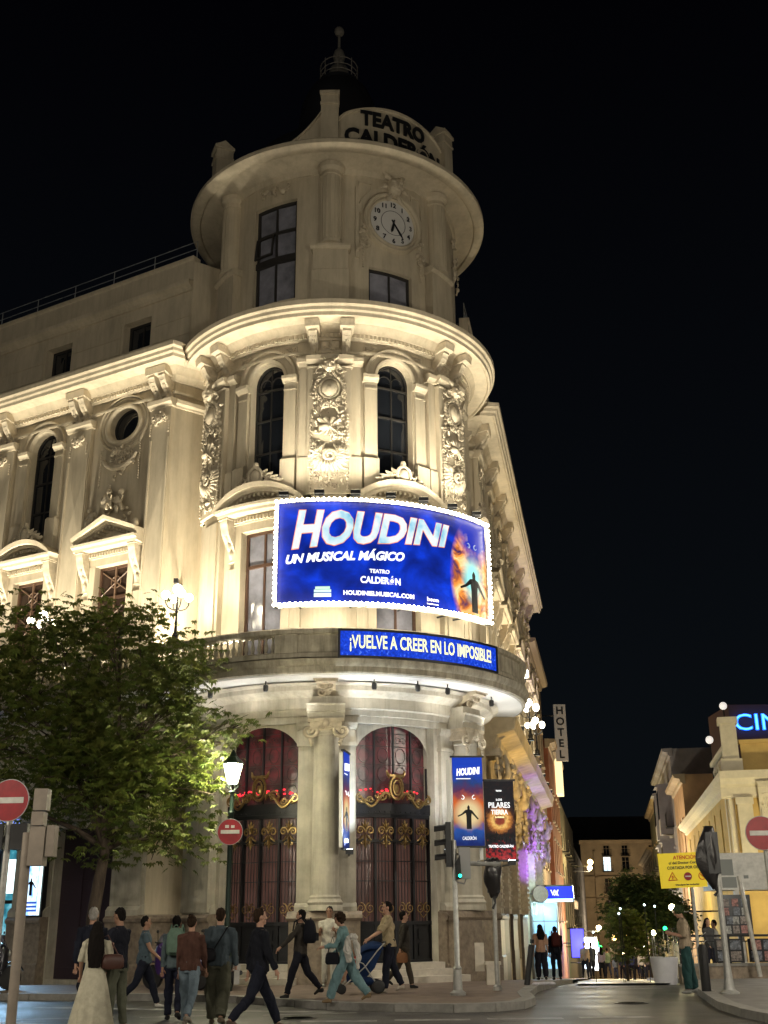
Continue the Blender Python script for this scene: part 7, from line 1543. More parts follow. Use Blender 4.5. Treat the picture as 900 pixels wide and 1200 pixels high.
def person(label, x, y, z0, H, face, legs=((18, 8), (-16, 22)), arms=((-14, 6, 18), (16, 6, 22)), top='grey', topc=(.1, .1, .1), sleeve='long', bottom='trousers', botc=(.02, .02, .03), hair='short', hairm=None, skin=None,
           lean=0., head=(0, 0), build=1., voxel=.017, near=True, shoes=(.03, .03, .03), parts_only=False, group=None, wide=1.):
    """face = heading in degrees (0 = +x, 90 = away from the camera). legs/arms = (swing, bend) left then right"""
    S = H/1.75; rz = radians(face-90); skin = skin or M_SKIN; hairm = hairm or M_HAIRB
    t = thing('person', label, 'person', (x, y, z0), rz, group=group)
    D2 = radians; hip = Vector((0, 0, .93)); J = {}
    ln = D2(lean); up = Vector((0, sin(ln), cos(ln)))
    J['waist'] = hip+up*.12; J['chest'] = hip+up*.36; J['sh'] = hip+up*.50; J['neck'] = hip+up*.56
    hd = Vector((sin(D2(head[1]))*.3, sin(ln*.8+D2(head[0])), cos(ln*.8+D2(head[0])))).normalized(); J['head'] = J['neck']+hd*.155
    legp = []
    for k, (a, b) in zip((-1, 1), legs):
        h = hip+Vector((k*.095, 0, -.03)); A_ = D2(a); kn = h+Vector((k*.01, sin(A_)*.43, -cos(A_)*.43)); B_ = A_-D2(b); an = kn+Vector((0, sin(B_)*.42, -cos(B_)*.42)); toe = an+Vector((k*.03, cos(B_*.6)*.15, -.045+sin(B_*.6)*.15)); legp.append((h, kn, an, toe))
    low = min(l[2].z for l in legp)-.075
    for l in range(2): legp[l] = tuple(p_-Vector((0, 0, low)) for p_ in legp[l])
    for k_ in J: J[k_] = J[k_]-Vector((0, 0, low))
    hip = hip-Vector((0, 0, low))
    armp = []
    for k, (a, o_, b) in zip((-1, 1), arms):
        s = J['sh']+Vector((k*.185*build, 0, -.03)); A_ = D2(a)+ln*.3; O_ = D2(o_); el = s+Vector((k*sin(O_)*.29, sin(A_)*.29*cos(O_), -cos(A_)*cos(O_)*.29)); B_ = A_+D2(b); inn = -.25 if b > 60 else .0
        wr = el+Vector((k*(sin(O_*.4)*.25+inn*.25), sin(B_)*.25, -cos(B_)*.25)); hd_ = wr+(wr-el).normalized()*.09; armp.append((s, el, wr, hd_))
    sc = lambda P: [tuple(Vector(q)*S) for q in P]
    rs = lambda Rr, f=1.: [((r[0]*S*f, r[1]*S*f) if hasattr(r, '__len__') else r*S*f) for r in Rr]
    # skin body
    q = MB(); nk, hc = J['neck'], J['head']
    q.tube(sc([hip+Vector((0, 0, -.08)), hip+Vector((0, 0, .03)), J['waist'], J['chest'], J['sh'], nk]), rs([(.14, .10), (.155, .11), (.13, .095), (.155, .11), (.12, .08), (.055, .055)]), 14, up=Vector((0, 1, 0)))
    q.tube(sc([J['sh'], nk, hc-hd*.03]), rs([.065, .055, .058]), 10)
    hb = Matrix.Translation(hc*S) @ Vector((0, 0, 1)).rotation_difference(hd).to_matrix().to_4x4()
    q.ball((0, -.005*S, .02*S), (.076*S, .096*S, .105*S), 16, 12, T=hb); q.ball((0, .030*S, -.055*S), (.055*S, .06*S, .065*S), 12, 8, T=hb); q.ball((0, .095*S, -.015*S), (.013*S, .022*S, .026*S), 8, 6, T=hb)
    q.ball((0, .078*S, .028*S), (.05*S, .015*S, .012*S), 8, 6, T=hb); q.ball((0, .075*S, -.095*S), (.025*S, .02*S, .018*S), 8, 6, T=hb)
    for k in (-1, 1): q.ball((k*.078*S, -.005*S, -.005*S), (.012*S, .02*S, .032*S), 8, 6, T=hb); q.ball((k*.045*S, .06*S, -.03*S), (.022*S, .022*S, .02*S), 8, 6, T=hb)
    for l in legp: q.tube(sc([l[0], l[0].lerp(l[1], .4), l[1], l[1].lerp(l[2], .35), l[2]]), rs([.085, .075, .052, .052, .036]), 10)
    for a in armp: q.tube(sc([J['sh'].lerp(a[0], .5), a[0], a[0].lerp(a[1], .5), a[1], a[1].lerp(a[2], .4), a[2], a[3]]), rs([.06, .058, .046, .038, .036, .026, (.038, .02)]), 10)
    if near:
        me = remesh(q, voxel*.75, 2); me.materials.append(skin); f_ = MB(); f_.v = []; 
        for a in armp:
            ax = (a[3]-a[2]).normalized(); sd = ax.cross(Vector((0, 1, .1))); sd = sd.normalized() if sd.length > .1 else Vector((1, 0, 0)); nn = ax.cross(sd).normalized()
            if sd.y < 0: sd = -sd
            for i_, (off, L, cu) in enumerate(((.028, .072, .25), (.010, .08, .3), (-.009, .074, .36), (-.027, .058, .45))):
                b_ = a[3]+sd*off-ax*.01; p1 = b_+ax*L*.45+nn*cu*.02; p2 = p1+ax*L*.3+nn*cu*.05; p3 = p2+ax*L*.22*.8+nn*cu*.05; f_.tube(sc([b_, p1, p2, p3]), rs([.0095, .009, .008, .006]), 6)
            b_ = a[2].lerp(a[3], .45)+sd*.028; f_.tube(sc([b_, b_+sd*.028+ax*.02+nn*.012, b_+sd*.038+ax*.05+nn*.02]), rs([.012, .010, .008]), 6)
        fm = bpy.data.meshes.new('f'); fm.from_pydata(f_.v, [], f_.f); bm = bmesh.new(); bm.from_mesh(me); bm.from_mesh(fm); bmesh.ops.recalc_face_normals(bm, faces=bm.faces)
        for fc in bm.faces: fc.smooth = True
        bm.to_mesh(me); bm.free(); bpy.data.meshes.remove(fm)
    else: me = remesh(q, voxel, 2); me.materials.append(skin)
    link('body', me, t)
    # face details
    if near:
        q = MB()
        for k in (-1, 1): q.ball((k*.03*S, .083*S, .012*S), (.013*S, .007*S, .006*S), 8, 6, T=hb); q.tube([hb @ Vector((k*.015*S, .09*S, .033*S)), hb @ Vector((k*.045*S, .083*S, .034*S))], .004*S, 5)
        q.build('eyes', M_EYE, t); q = MB(); q.ball((0, .088*S, -.062*S), (.022*S, .008*S, .006*S), 8, 6, T=hb); q.build('mouth', M_LIP, t)
    # top garment
    ct = cloth(top, topc); b = build
    if top != 'none':
        q = MB()
        q.tube(sc([hip+Vector((0, 0, -.06)), hip+Vector((0, 0, .04)), J['waist'], J['chest'], J['sh']+up*.0, J['sh']+up*.045]), rs([(.188*b*wide, .15), (.18*b*wide, .142), (.158*b, .126), (.178*b, .132), (.15*b, .10), (.075, .07)]), 16, up=Vector((0, 1, 0)))
        for a in armp:
            P = [J['sh'].lerp(a[0], .45)-Vector((0, 0, .01)), a[0], a[0].lerp(a[1], .55)]; Rr = [.075, .072*b, .062*b]
            if sleeve == 'long': P += [a[1], a[1].lerp(a[2], .5), a[2].lerp(a[1], .04)]; Rr += [.055*b, .05*b, .042*b]
            elif sleeve == 'mid': P += [a[1]]; Rr += [.058*b]
            q.tube(sc(P), rs(Rr), 12)
        me = remesh(q, voxel, 3, .015*S, 7, len(label)); me.materials.append(ct); link({'long': 'jacket', 'short': 'shirt', 'mid': 'shirt'}[sleeve], me, t)
        q = MB(); q.tube(sc([J['sh']+up*.02, J['neck']+up*.01]), rs([.085, .066]), 12); q.build('collar', ct, t, smooth=True)
    cb = cloth('b'+label[:14], botc)
    if bottom in ('trousers', 'wide', 'shorts'):
        q = MB(); w = 1.35 if bottom == 'wide' else 1.0; q.tube(sc([hip+Vector((0, 0, .09)), hip+Vector((0, 0, 0)), hip+Vector((0, 0, -.10))]), rs([(.155*b, .118), (.175*b, .13), (.165*b, .125)]), 16, up=Vector((0, 1, 0)))
        for l in legp:
            P = [l[0]+Vector((0, 0, .02)), l[0].lerp(l[1], .4), l[1]]; Rr = [.105*b, .094*b*w**.5, .078*b*w]
            if bottom != 'shorts': P += [l[1].lerp(l[2], .5), l[2].lerp(l[1], .03)]; Rr += [.070*b*w, .062*b*w]
            q.tube(sc(P), rs(Rr), 12)
        me = remesh(q, voxel, 3, .013*S, 6, len(label)+2); me.materials.append(cb); link('trousers' if bottom != 'shorts' else 'shorts', me, t)
    elif bottom == 'dress':
        q = MB(); rows = []; n_ = 44
        for i_ in range(15):
            tt = i_/14; z = hip.z+.10-tt*(hip.z+.02); R0 = .15+.22*tt**.8
            rows.append([((R0*(1+tt*.10*sin(j*9*2*pi/n_+1.3*sin(tt*2))+tt*.05*sin(j*4*2*pi/n_))*cos(2*pi*j/n_))*S, (R0*.82*(1+tt*.10*sin(j*9*2*pi/n_+1))*sin(2*pi*j/n_)-.02*tt)*S, z*S) for j in range(n_)])
        q.grid(rows, closed_u=True); q.build('skirt', ct, t, smooth=True, angle=180)
    for l, nm in zip(legp, ('shoe', 'shoe')):
        q = MB(); an, toe = l[2], l[3]; d_ = (toe-an); d_.z = 0; d_.normalize(); T0 = an-d_*.045; tip = sin(radians(0)); pz = max(.0, an.z-.085)
        q.tube(sc([Vector((T0.x, T0.y, an.z-.035)), Vector((an.x, an.y, an.z-.03)), an+d_*.07+Vector((0, 0, -.045-pz*.5*.0)), an+d_*.15+Vector((0, 0, -.055-min(pz, .05)))]), rs([(.038, .04), (.045, .05), (.047, .035), (.04, .022)]), 10); q.build(nm, cloth('shoe%.2f' % shoes[0], shoes), t, smooth=True, angle=80)
    # hair
    q = MB()
    if hair in ('short', 'cap', 'grey'):
        q.ball((0, -.018*S, .035*S), (.083*S, .096*S, .098*S), 16, 12, T=hb); q.ball((0, -.05*S, -.015*S), (.073*S, .055*S, .07*S), 12, 8, T=hb)
    elif hair in ('long', 'verylong'):
        q.ball((0, -.015*S, .03*S), (.09*S, .102*S, .1*S), 16, 12, T=hb); L = .5 if hair == 'verylong' else .26
        P = [hb @ Vector((0, -.05*S, .02*S)), hb @ Vector((0, -.085*S, -.10*S)), hb @ Vector((.01*S, -.12*S, -(.12+L*.45)*S)), hb @ Vector((.0, -.13*S, -(.12+L)*S))]
        q.tube(P, [(.09*S, .07*S), (.125*S, .07*S), (.15*S, .06*S), (.10*S, .03*S)], 14, up=Vector((0, 1, 0)))
    elif hair == 'bun':
        q.ball((0, -.018*S, .03*S), (.086*S, .098*S, .098*S), 16, 12, T=hb); q.ball((0, -.08*S, .10*S), (.05*S, .05*S, .045*S), 12, 8, T=hb); q.ball((0, -.06*S, -.02*S), (.07*S, .05*S, .06*S), 12, 8, T=hb)
    elif hair == 'curly':
        rg_ = random.Random(len(label)); q.ball((0, -.02*S, .03*S), (.10*S, .11*S, .105*S), 14, 10, T=hb)
        for i_ in range(26):
            v = Vector((rg_.gauss(0, 1), rg_.gauss(-.5, .8), rg_.gauss(.2, .8))).normalized(); q.ball((v.x*.10*S, (v.y*.11-.02)*S, (v.z*.11+.02)*S), .032*S, 7, 5, T=hb)
    me = remesh(q, .010 if near else voxel, 1, .006*S if hair != 'curly' else .003, 22, 3, (1, 1, .3)); me.materials.append(hairm)
    # keep the hairline off the face
    bm = bmesh.new(); bm.from_mesh(me); inv = hb.inverted()
    dl = [v for v in bm.verts if (lambda c: c.y > .035*S and c.z < .062*S and abs(c.x) < .082*S)(inv @ v.co)]; bmesh.ops.delete(bm, geom=dl, context='VERTS'); bm.to_mesh(me); bm.free(); link('hair', me, t)
    t['_j'] = 0; del t['_j']
    M = Matrix.Translation((x, y, z0)) @ Matrix.Rotation(rz, 4, 'Z')
    return t, {'hand_l': M @ (armp[0][3]*S), 'hand_r': M @ (armp[1][3]*S), 'back': M @ ((J['chest']+Vector((0, -.16, .0)))*S), 'hip': M @ (hip*S), 'M': M, 'S': S, 'chest': J['chest'], 'sh': J['sh'], 'hiploc': hip, 'hb': hb}
def backpack(info, label, m, big=1.):
    M, S = info['M'], info['S']; c = info['chest']; t = thing('backpack', label, 'backpack', M @ Vector((0, -.2*S, (c.z-.2)*S)), M.to_euler().z)
    q = MB(); rows = []
    for z, hw, d in ((0, .12, .10), (.03, .155, .13), (.2, .16, .15), (.36, .145, .12), (.44, .10, .08), (.46, .03, .04)): rows.append([(hw*big*(abs(cos(a))**.6)*(1 if cos(a) >= 0 else -1), d*(abs(sin(a))**.6)*(1 if sin(a) >= 0 else -1)*.9, z*big) for a in [2*pi*j/20 for j in range(20)]])
    q.grid(rows, closed_u=True, cap=True); q.build('bag_body', m, t, smooth=True, angle=60); q = MB(); q.box(-.11, .11, -.17, -.10, .05, .2); q.build('front_pocket', m, t)
    for k in (-1, 1): q = MB(); q.tube([(k*.09, .06, .40), (k*.10, .16, .50), (k*.11, .30, .42), (k*.12, .33, .25), (k*.13, .14, .06)], .018, 6); q.build('strap', m, t)
    q = MB(); q.tube([(-.04, -.02, .45), (-.02, -.02, .5), (.02, -.02, .5), (.04, -.02, .45)], .008, 5); q.build('handle', m, t); return t
def shoulder_bag(label, loc, rz, m, w=.3, h=.2, strap=None, cat='bag'):
    t = thing('shoulder_bag', label, cat, loc, rz); q = MB(); rows = []
    for z, f in ((0, .8), (.03, 1), (h*.6, 1), (h, .85), (h+.02, .5)): rows.append([(w/2*f*(abs(cos(a))**.5)*(1 if cos(a) >= 0 else -1), .06*f*(abs(sin(a))**.6)*(1 if sin(a) >= 0 else -1), z) for a in [2*pi*j/16 for j in range(16)]])
    q.grid(rows, closed_u=True, cap=True); q.build('bag_body', m, t, smooth=True, angle=60)
    if strap: q = MB(); q.tube([Vector(s) for s in strap], .012, 6); q.build('strap', m, t)
    return t
NAVY = (.012, .014, .024)
# -- the walkers in the foreground
t, I = person('woman from behind in a long cream dress with very long dark hair', -4.60, 18.9, 0, 1.60, 98, legs=((6, 4), (-8, 10)), arms=((8, 10, 30), (10, 14, 62)), top='cream', topc=(.46, .43, .33), sleeve='mid', bottom='dress', hair='verylong', hairm=M_HAIRB, voxel=.013)
shoulder_bag('brown leather shoulder bag under the arm of the woman in the cream dress', I['M'] @ Vector((.27, -.02, .93)), I['M'].to_euler().z+.3, mat('brown_leather', (.07, .028, .02), .45, noise_amt=.3), .36, .2, [(-.12, 0, .18), (-.2, .02, .45), (-.1, .02, .5), (.1, 0, .18)])
person('man in black polo shirt looking left beside the woman in the dress', -4.38, 19.5, 0, 1.80, 155, legs=((4, 4), (-4, 6)), arms=((-4, 8, 20), (18, 10, 70)), top='blackpolo', topc=(.012, .013, .02), sleeve='short', bottom='trousers', botc=(.10, .105, .075), hair='short', skin=M_SKIN2, voxel=.014, shoes=(.02, .02, .02), head=(10, 0))
person('grey-haired man in a dark jacket seen from behind under the tree', -5.35, 21.6, 0, 1.86, 100, top='nightblue', topc=NAVY, botc=NAVY, hair='grey', hairm=M_HAIRG, voxel=.016)
person('bearded man in a grey-blue shirt and dark trousers walking right beside the violet scooter', -4.95, 24.4, 0, 1.75, 10, legs=((24, 6), (-20, 26)), arms=((-20, 6, 15), (24, 6, 25)), top='greyblue', topc=(.07, .10, .12), sleeve='short', botc=NAVY, skin=M_SKIN2, shoes=(.45, .44, .4))
t, I = person('short-haired walker in a pale jacket wearing the green backpack', -3.78, 21.4, 0, 1.69, 95, legs=((12, 6), (-14, 20)), top='slate', topc=(.09, .12, .13), botc=(.014, .016, .03), hair='short', skin=M_SKIN2, head=(4, -14)); backpack(I, 'sage green backpack on the back of the short-haired walker', cloth('sage', (.11, .17, .13)))
person('woman with a hair bun, brown jacket and light blue jeans', -3.32, 20.2, 0, 1.70, 82, legs=((14, 6), (-18, 24)), arms=((6, 6, 12), (12, 6, 16)), top='brown', topc=(.085, .042, .032), botc=(.16, .21, .25), hair='bun', hairm=M_HAIRBR, voxel=.014, wide=1.1, shoes=(.3, .27, .22))
t, I = person('person from behind in a slate blue sweater and olive trousers carrying something white', -2.88, 20.5, 0, 1.80, 88, legs=((10, 4), (-10, 18)), arms=((-4, 8, 14), (-2, 10, 18)), top='slateblue', topc=(.065, .085, .10), bottom='wide', botc=(.085, .085, .06), hair='short', hairm=M_HAIRBR, voxel=.014, build=1.08, shoes=(.14, .11, .08))
tt = thing('white_booklet', 'white folded booklet in the hand of the walker in olive trousers', 'booklet', I['hand_r']+Vector((.02, -.04, -.10)), .3); q = MB(); q.box(-.045, .045, -.012, .012, -.11, .11); q.build('cover', M_WHITE, tt); q = MB(); q.box(-.043, .043, -.006, .006, .11, .114); q.build('page_edge', M_PAPER[0], tt)
M_ = I['M']; shoulder_bag('dark crossbody bag on the back of the walker in olive trousers', M_ @ Vector((-.16, -.17, 1.0)), M_.to_euler().z, cloth('blackbag', (.015, .015, .018)), .26, .18, [(.08, 0, .16), (.18, .02, .32), (.30, .06, .52), (.32, .2, .54)])
person('person in black hoodie and navy trousers striding to the right', -2.08, 19.4, 0, 1.85, 25, legs=((27, 4), (-24, 20)), arms=((-16, 6, 14), (14, 6, 14)), top='black', topc=(.010, .011, .016), botc=NAVY, hair='short', hairm=M_HAIRBR, voxel=.013, shoes=(.09, .06, .05), wide=1.06)
t, I = person('person in dark clothes with a black backpack walking left before the column', -1.82, 24.9, .135, 1.70, 170, legs=((20, 6), (-20, 24)), arms=((38, 14, 12), (-10, 8, 16)), top='darkolive', topc=(.04, .035, .03), botc=(.014, .015, .022)); backpack(I, 'black backpack on the person walking left before the column', cloth('black', (.010, .011, .016)))
person('worker in white shirt and trousers standing with folded arms by the column', -1.42, 29.0, .135, 1.77, -95, legs=((2, 2), (4, 6)), arms=((14, 8, 98), (14, 8, 98)), top='white', topc=(.5, .47, .40), sleeve='short', botc=(.5, .48, .42), skin=M_SKIN2, shoes=(.45, .43, .4), head=(4, 0))
t, I = person('curly-haired woman in a teal top and teal trousers walking left, head bowed', -.82, 23.5, .135, 1.66, 175, legs=((25, 5), (-24, 18)), arms=((20, 8, 60), (6, 6, 40)), top='teal', topc=(.16, .27, .28), bottom='wide', botc=(.14, .23, .25), hair='curly', hairm=M_HAIRBR, voxel=.014, lean=8, head=(20, 0), shoes=(.2, .14, .08))
tt = thing('white_jacket', 'white jacket hung over the arm of the curly-haired woman', 'jacket', (-.70, 23.26, 1.02)); q = MB(); q.tube([(-.10, 0, .26), (0, 0, .31), (.10, 0, .26)], .055, 8); q.tube([(-.07, 0, .28), (-.09, -.02, .05), (-.04, 0, -.16)], [(.06, .05), (.085, .06), (.05, .035)], 10); q.tube([(.05, 0, .29), (.10, .02, .08), (.13, 0, -.06), (.10, 0, -.28)], [(.06, .05), (.08, .05), (.07, .05), (.04, .03)], 10); me = remesh(q, .012, 2, .02, 9, 4); me.materials.append(cloth('whitejacket', (.52, .50, .46))); link('draped_cloth', me, tt)
shoulder_bag('small black bag hanging in front of the curly-haired woman', (-1.08, 23.35, .82), 0, cloth('black', (.01, .01, .01)), .28, .2, [(-.1, 0, .18), (0, 0, .5), (.1, 0, .18)])
person('bearded man in a sand sweater pushing the blue stroller', .02, 26.6, .135, 1.84, 190, legs=((10, 4), (-14, 14)), arms=((38, 4, 22), (32, 6, 26)), top='sand', topc=(.36, .29, .18), sleeve='mid', botc=(.045, .035, .035), hair='short', voxel=.014, build=1.06, shoes=(.4, .36, .3), lean=3)
tt = thing('beard', 'x', 'x') if False else None
t, I = person('walker mostly hidden behind the man with the stroller, in dark clothes', .38, 28.0, .135, 1.66, 10, legs=((16, 5), (-24, 20)), arms=((-10, 5, 10), (-22, 8, 12)), top='darkolive', topc=(.04, .035, .03), botc=(.05, .04, .03)); shoulder_bag('tan handbag held behind the man in the sand sweater', I['hand_r']+Vector((.06, 0, -.2)), 0, cloth('tan', (.25, .12, .06)), .26, .2, [(-.08, 0, .18), (0, 0, .26), (.08, 0, .18)])
person('woman from behind in a peach top and rust red wide trousers by the side door', 5.0, 39.3, slope(39.3)+.135, 1.66, 92, legs=((8, 4), (-8, 10)), arms=((4, 8, 10), (2, 8, 12)), top='peach', topc=(.5, .30, .20), sleeve='mid', bottom='wide', botc=(.30, .045, .035), hair='long', voxel=.016)
t, I = person('person in black from behind with a dark red backpack by the side door', 5.75, 41.2, slope(41.2)+.135, 1.66, 88, legs=((4, 4), (-6, 8)), top='black', topc=(.01, .01, .012), botc=(.012, .012, .018), voxel=.018); backpack(I, 'dark red backpack on the person in black by the side door', cloth('darkred', (.07, .018, .015)))
t, I = person('person in beige top and dark teal trousers reading a phone at the right kerb', 6.28, 25.3, .135, 1.70, 168, legs=((4, 4), (-5, 6)), arms=((2, 4, 100), (4, 4, 102)), top='beige', topc=(.30, .24, .17), sleeve='mid', bottom='wide', botc=(.02, .055, .055), hair='curly', hairm=cloth('greenhair', (.05, .07, .03)), voxel=.014, lean=2, head=(30, 0), shoes=(.25, .25, .24))
tt = thing('mobile_phone', 'small dark phone held by the person at the right kerb', 'phone', I['hand_r']+Vector((-.02, -.02, .03)), 0); q = MB(); q.box(-.075, .075, -.035, .035, -.004, .004); q.build('case', M_BLACK, tt); q = MB(); q.box(-.07, .07, -.032, .032, .0045, .0055); q.build('screen', mat('phone_screen', (.1, .1, .1), emit=(.8, .9, 1), estr=.6), tt)
# -- stroller with a child
t = thing('stroller', 'dark blue child stroller with a folded hood pushed by the bearded man', 'stroller', (-.62, 26.3, .135), radians(8)); M_BLUEC = cloth('navyblue', (.012, .03, .09))
for wx, r in ((-.42, .10), (.38, .14)):
    for wy in (-.24, .24): q = MB(); wheel(q, wx, r, r, .045, Matrix.Translation((0, wy, 0))); o = q.build('wheel', M_BLACK, t, smooth=True); q = MB(); q.lathe([(.01, -.02), (r*.55, -.015), (r*.55, .015), (.01, .02)], n=12, T=Matrix.Translation((wx, wy, r)) @ Matrix.Rotation(pi/2, 4, 'X')); q.build('rim', M_GALV, o)
for wy in (-.24, .24):
    q = MB(); q.tube([(-.42, wy, .12), (.1, wy, .55), (.35, wy, .85), (.52, wy, 1.02)], .014, 7); q.tube([(.38, wy, .14), (.05, wy, .6), (-.2, wy, .72)], .014, 7); q.build('frame_tube', M_GALV, t)
q = MB(); q.tube([(.52, -.24, 1.02), (.56, 0, 1.04), (.52, .24, 1.02)], .02, 8); q.build('handle', M_BLACK, t)
q = MB(); q.tube([(-.30, 0, .42), (-.02, 0, .44), (.14, 0, .62), (.30, 0, .95)], [(.21, .03), (.22, .04), (.22, .035), (.21, .03)], 12, up=Vector((0, 1, 0))); q.build('seat', M_BLUEC, t, smooth=True)
q = MB(); rows = []
for i in range(8): a = radians(10+i*16); rows.append([(.30-.36*cos(a)*1.0+.0, .24*cos(pi*j/10), .72+.34*sin(a)*(.55+.45*sin(pi*j/10))) for j in range(11)])
q.grid(rows); q.build('hood', M_BLUEC, t, smooth=True, angle=180); q = MB(); q.ball((.12, 0, .24), (.22, .2, .1), 12, 8); q.build('basket', M_BLUEC, t, smooth=True)
q = MB(); q.tube([(-.35, -.2, .25), (-.38, 0, .24), (-.35, .2, .25)], .015, 6); q.build('footrest', M_GALV, t)
t = thing('person', 'small child in a red top sitting in the blue stroller', 'person', (-.72, 26.25, .56), radians(98)); q = MB(); q.tube([(0, 0, 0), (0, 0, .16), (0, -.03, .28), (0, -.03, .34)], [(.09, .07), (.10, .08), (.08, .06), .04], 10, up=Vector((0, 1, 0))); me = remesh(q, .014, 2, .005); me.materials.append(cloth('red', (.4, .02, .02))); link('shirt', me, t)
q = MB(); q.ball((0, -.02, .42), (.075, .08, .085), 14, 10); q.ball((0, .055, .41), .014, 6, 5)
for k in (-1, 1):
    q.tube([(k*.06, 0, .02), (k*.08, .2, .03), (k*.08, .26, -.15), (k*.08, .32, -.17)], [.05, .042, .03, .025], 8); q.tube([(k*.1, 0, .28), (k*.13, .08, .18), (k*.08, .2, .14)], [.03, .027, .02], 8)
    for f_ in range(4): q.tube([(k*(.07+.01*f_), .2, .14), (k*(.065+.012*f_), .235, .13)], .006, 5)
me = remesh(q, .010, 2); me.materials.append(M_SKIN); link('body', me, t); q = MB(); q.ball((0, -.035, .445), (.08, .08, .08), 12, 8); me = remesh(q, .012, 1, .004, 20); me.materials.append(M_HAIRBR); link('hair', me, t)
# -- small figures down the side street: three builds, copied with other clothes
protos = []
for i in range(3):
    t, I = person('x', 0, 0, 0, 1.72, 90, legs=(((16, 6), (-16, 20)), ((6, 4), (-6, 8)), ((-14, 16), (18, 6)))[i], top=('fd1', 'fd2', 'fd3')[i], topc=(.1, .1, .1), botc=((.02, .02, .03), (.03, .04, .08), (.05, .05, .05))[i], hair=('short', 'long', 'short')[i], voxel=.034, near=False, wide=1.0); protos.append(t)
FAR = [(683, 62, (.25, .17, .12), 0, 'person in a long tan coat by the lit shop windows', -95), (690.5, 64, (.012, .012, .015), 2, 'dark figure beside the white lit shop window', 90), (702, 70, (.33, .28, .45), 1, 'person in a lilac top beyond the shop window', 90), (709, 78, (.06, .08, .04), 0, 'figure in dark green near the lilac top', 90),
       (726, 84, (.02, .025, .05), 0, 'leftmost of the dark group in mid street', 90), (731, 82, (.015, .02, .06), 2, 'broad figure in navy in the middle of the group', 90), (736.5, 83, (.02, .03, .10), 1, 'figure in blue in the mid street group', 90), (742, 85, (.015, .015, .02), 0, 'dark figure at the right of the group', 90), (748, 80, (.30, .28, .26), 2, 'person in a light grey jacket walking away in mid street', 90), (756, 79, (.05, .04, .04), 1, 'person in dark top with a cross strap near the planter', 90), (761, 88, (.03, .05, .12), 0, 'figure in blue just left of the planter', 90), (753, 95, (.4, .36, .34), 2, 'small pale figure far down the street', 90), (718, 96, (.05, .05, .05), 1, 'small dark figure far down the street', 90),
       (829, 37, (.03, .03, .03), 1, 'dark dressed person standing behind the railing', -60), (836, 39, (.45, .42, .4), 0, 'person in white behind the railing', 180)]
f0_ = 1310.; cpz, spz = cos(PITCH), sin(PITCH)
for i, (px, Y, c, k, lb, fc) in enumerate(FAR):
    X = (px-452.3)*Y*cpz*1.0/f0_*(1+0.0)+0; X = (px-455)*Y*(cpz+0.0)/f0_
    z = slope(Y)+(.135 if (px < 712 or px > 820) else .06); o = protos[k] if not protos[k].get('used') else dup(protos[k]); protos[k]['used'] = 1
    o.location = (X, Y, z); o.rotation_euler = (0, 0, radians(fc-90)); o['label'] = lb; o['group'] = 'small figures down the side street'; s = R.uniform(.94, 1.05); o.scale = (s, s, s)
    cm = cloth('far%d' % i, tuple(min(.6, q*1.5+.02) for q in c))
    for ch in o.children:
        if ch.name.startswith(('jacket', 'collar')): ch.material_slots[0].link = 'OBJECT'; ch.material_slots[0].material = cm
for o in bpy.data.objects:
    if 'used' in o: del o['used']
bpy.data.scenes.remove(SCRATCH)
# ================================================================== facade floodlights (their fittings stand on the balcony floor)
M_LENS = mat('floodlight_lens', (.9, .9, .85), emit=(1, .86, .6), estr=4)
fl_proto = None
def flood(fr, u, d, z, label, e_wide=95, e_far=1900, color=(1, .91, .72), far=None):
    global fl_proto
    x, y, z0 = fr(u, d, z)
    if fl_proto is None:
        t = thing('floodlight', 'x', 'floodlight', (x, y, z0-.16)); m = MB(); m.box(-.14, .14, -.1, .1, .04, .15); m.box(-.12, .12, -.02, .02, 0, .05); m.build('housing', M_DARKMETAL, t)
        m = MB(); m.box(-.12, .12, -.085, .085, .152, .158); m.build('lens', M_LENS, t); fl_proto = t
    else: t = dup(fl_proto, (x, y, z0-.16))
    t['label'] = label; t['group'] = 'floodlights behind the balcony rail'
    light('SPOT', (x, y, z0+.02), e_wide, color, .06, fr(u, .3, 14), 140, .9, 'floodlight_beam')
    if far is None: light('SPOT', (x, y, z0+.03), e_far, color, .08, fr(u, -.1, 19.5), 66, 1., 'floodlight_beam')
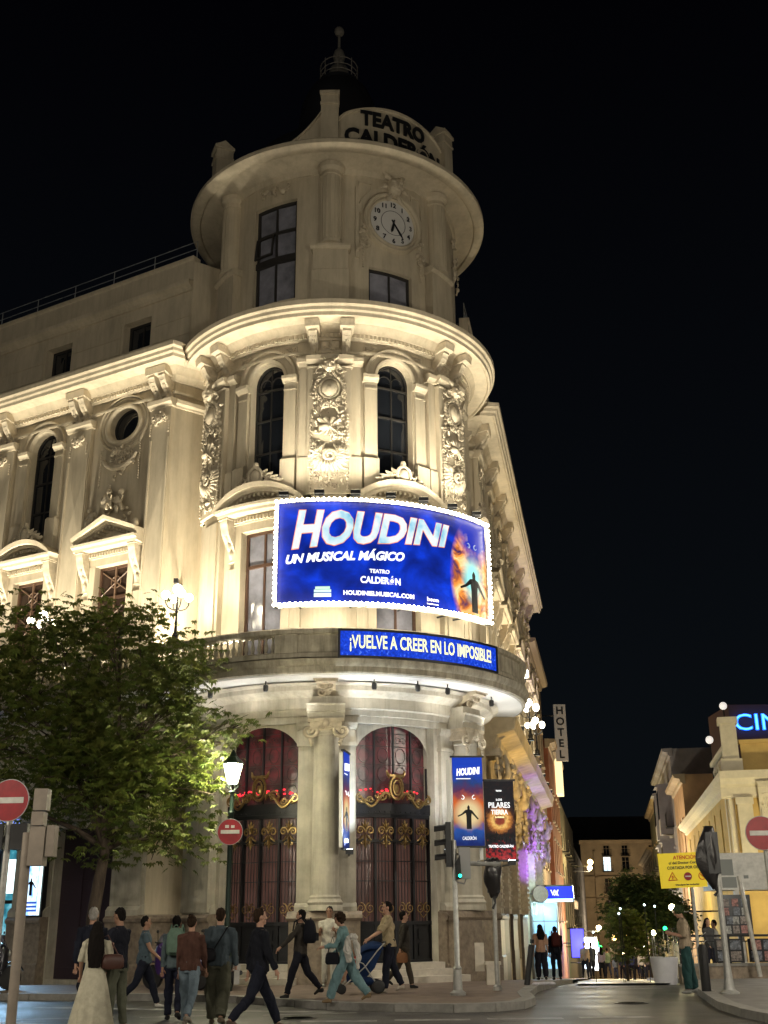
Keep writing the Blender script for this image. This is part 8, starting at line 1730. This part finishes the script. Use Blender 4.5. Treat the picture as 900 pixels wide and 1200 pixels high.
for i, u in enumerate((-14.9, -13.2, -11.4, -9.6, -7.7, -5.9, -4.15)):
    flood(frL, u, 1.45, 8.4, 'squat black floodlight behind the rail, washing the left facade ' + ('under the far window', 'at the far pilaster', 'before the third pilaster', 'under the arched window', 'before the second pilaster', 'under the oval window', 'before the corner pilaster')[i])
for i, w in enumerate((-65, -46, -26.75, -8, 8, 26.75, 46, 66, 88)):
    flood(frT, w*DEG, 1.15, 8.4, 'squat black floodlight behind the round balcony rail, ' + ('at the joint with the left wing', 'left of the left tower window', 'under the left tower window', 'left of the middle pier', 'right of the middle pier', 'under the right tower window', 'right of the right tower window', 'at the right carved pier', 'at the side of the tower')[i], 330, 2000, far=0)
flood(frLr, .5, .9, 8.4, 'squat black floodlight washing the narrow corner face with a bright streak', 200, 1100)
for i, u in enumerate((4.2, 7.8, 11.5, 15.2, 19, 22.6, 26.3, 30)):
    flood(frR, u, .95, 8.35, ('nearest', 'second', 'third', 'fourth', 'fifth', 'sixth', 'seventh', 'farthest')[i]+' floodlight in the row along the side street facade', 90, 1200)

for i, w in enumerate((-12, -2, 8, 18, 28, 38, 48)):       # upper row: on the billboard's top edge and brackets of the same height
    x, y, z0 = frT(w*DEG, 1.42, 12.95); t = dup(fl_proto, (x, y, z0-.16), label='small floodlight level with the top of the billboard, ' + ('first', 'second', 'third', 'fourth', 'fifth', 'sixth', 'seventh')[i]+' from the left'); t['group'] = 'floodlights along the top of the billboard'
    q = MB(); a_ = frT(w*DEG, .2, 12.8); q.tube([(0, 0, .0), (a_[0]-x, a_[1]-y, a_[2]-z0+.1)], .02, 5); q.build('arm', M_DARKMETAL, t)
    light('SPOT', (x, y, z0+.03), 440, (1, .92, .74), .07, frT(w*DEG, .1, 17.5), 100, 1., 'floodlight_beam')

for w, e in ((-66, 1600), (-50, 1600), (-34, 1400), (62, 1600), (80, 1600)):
    light('SPOT', frT(w*DEG, 1.2, 8.5), e, (1, .91, .72), .08, frT(w*DEG, -.1, 19), 66, 1., 'floodlight_beam')
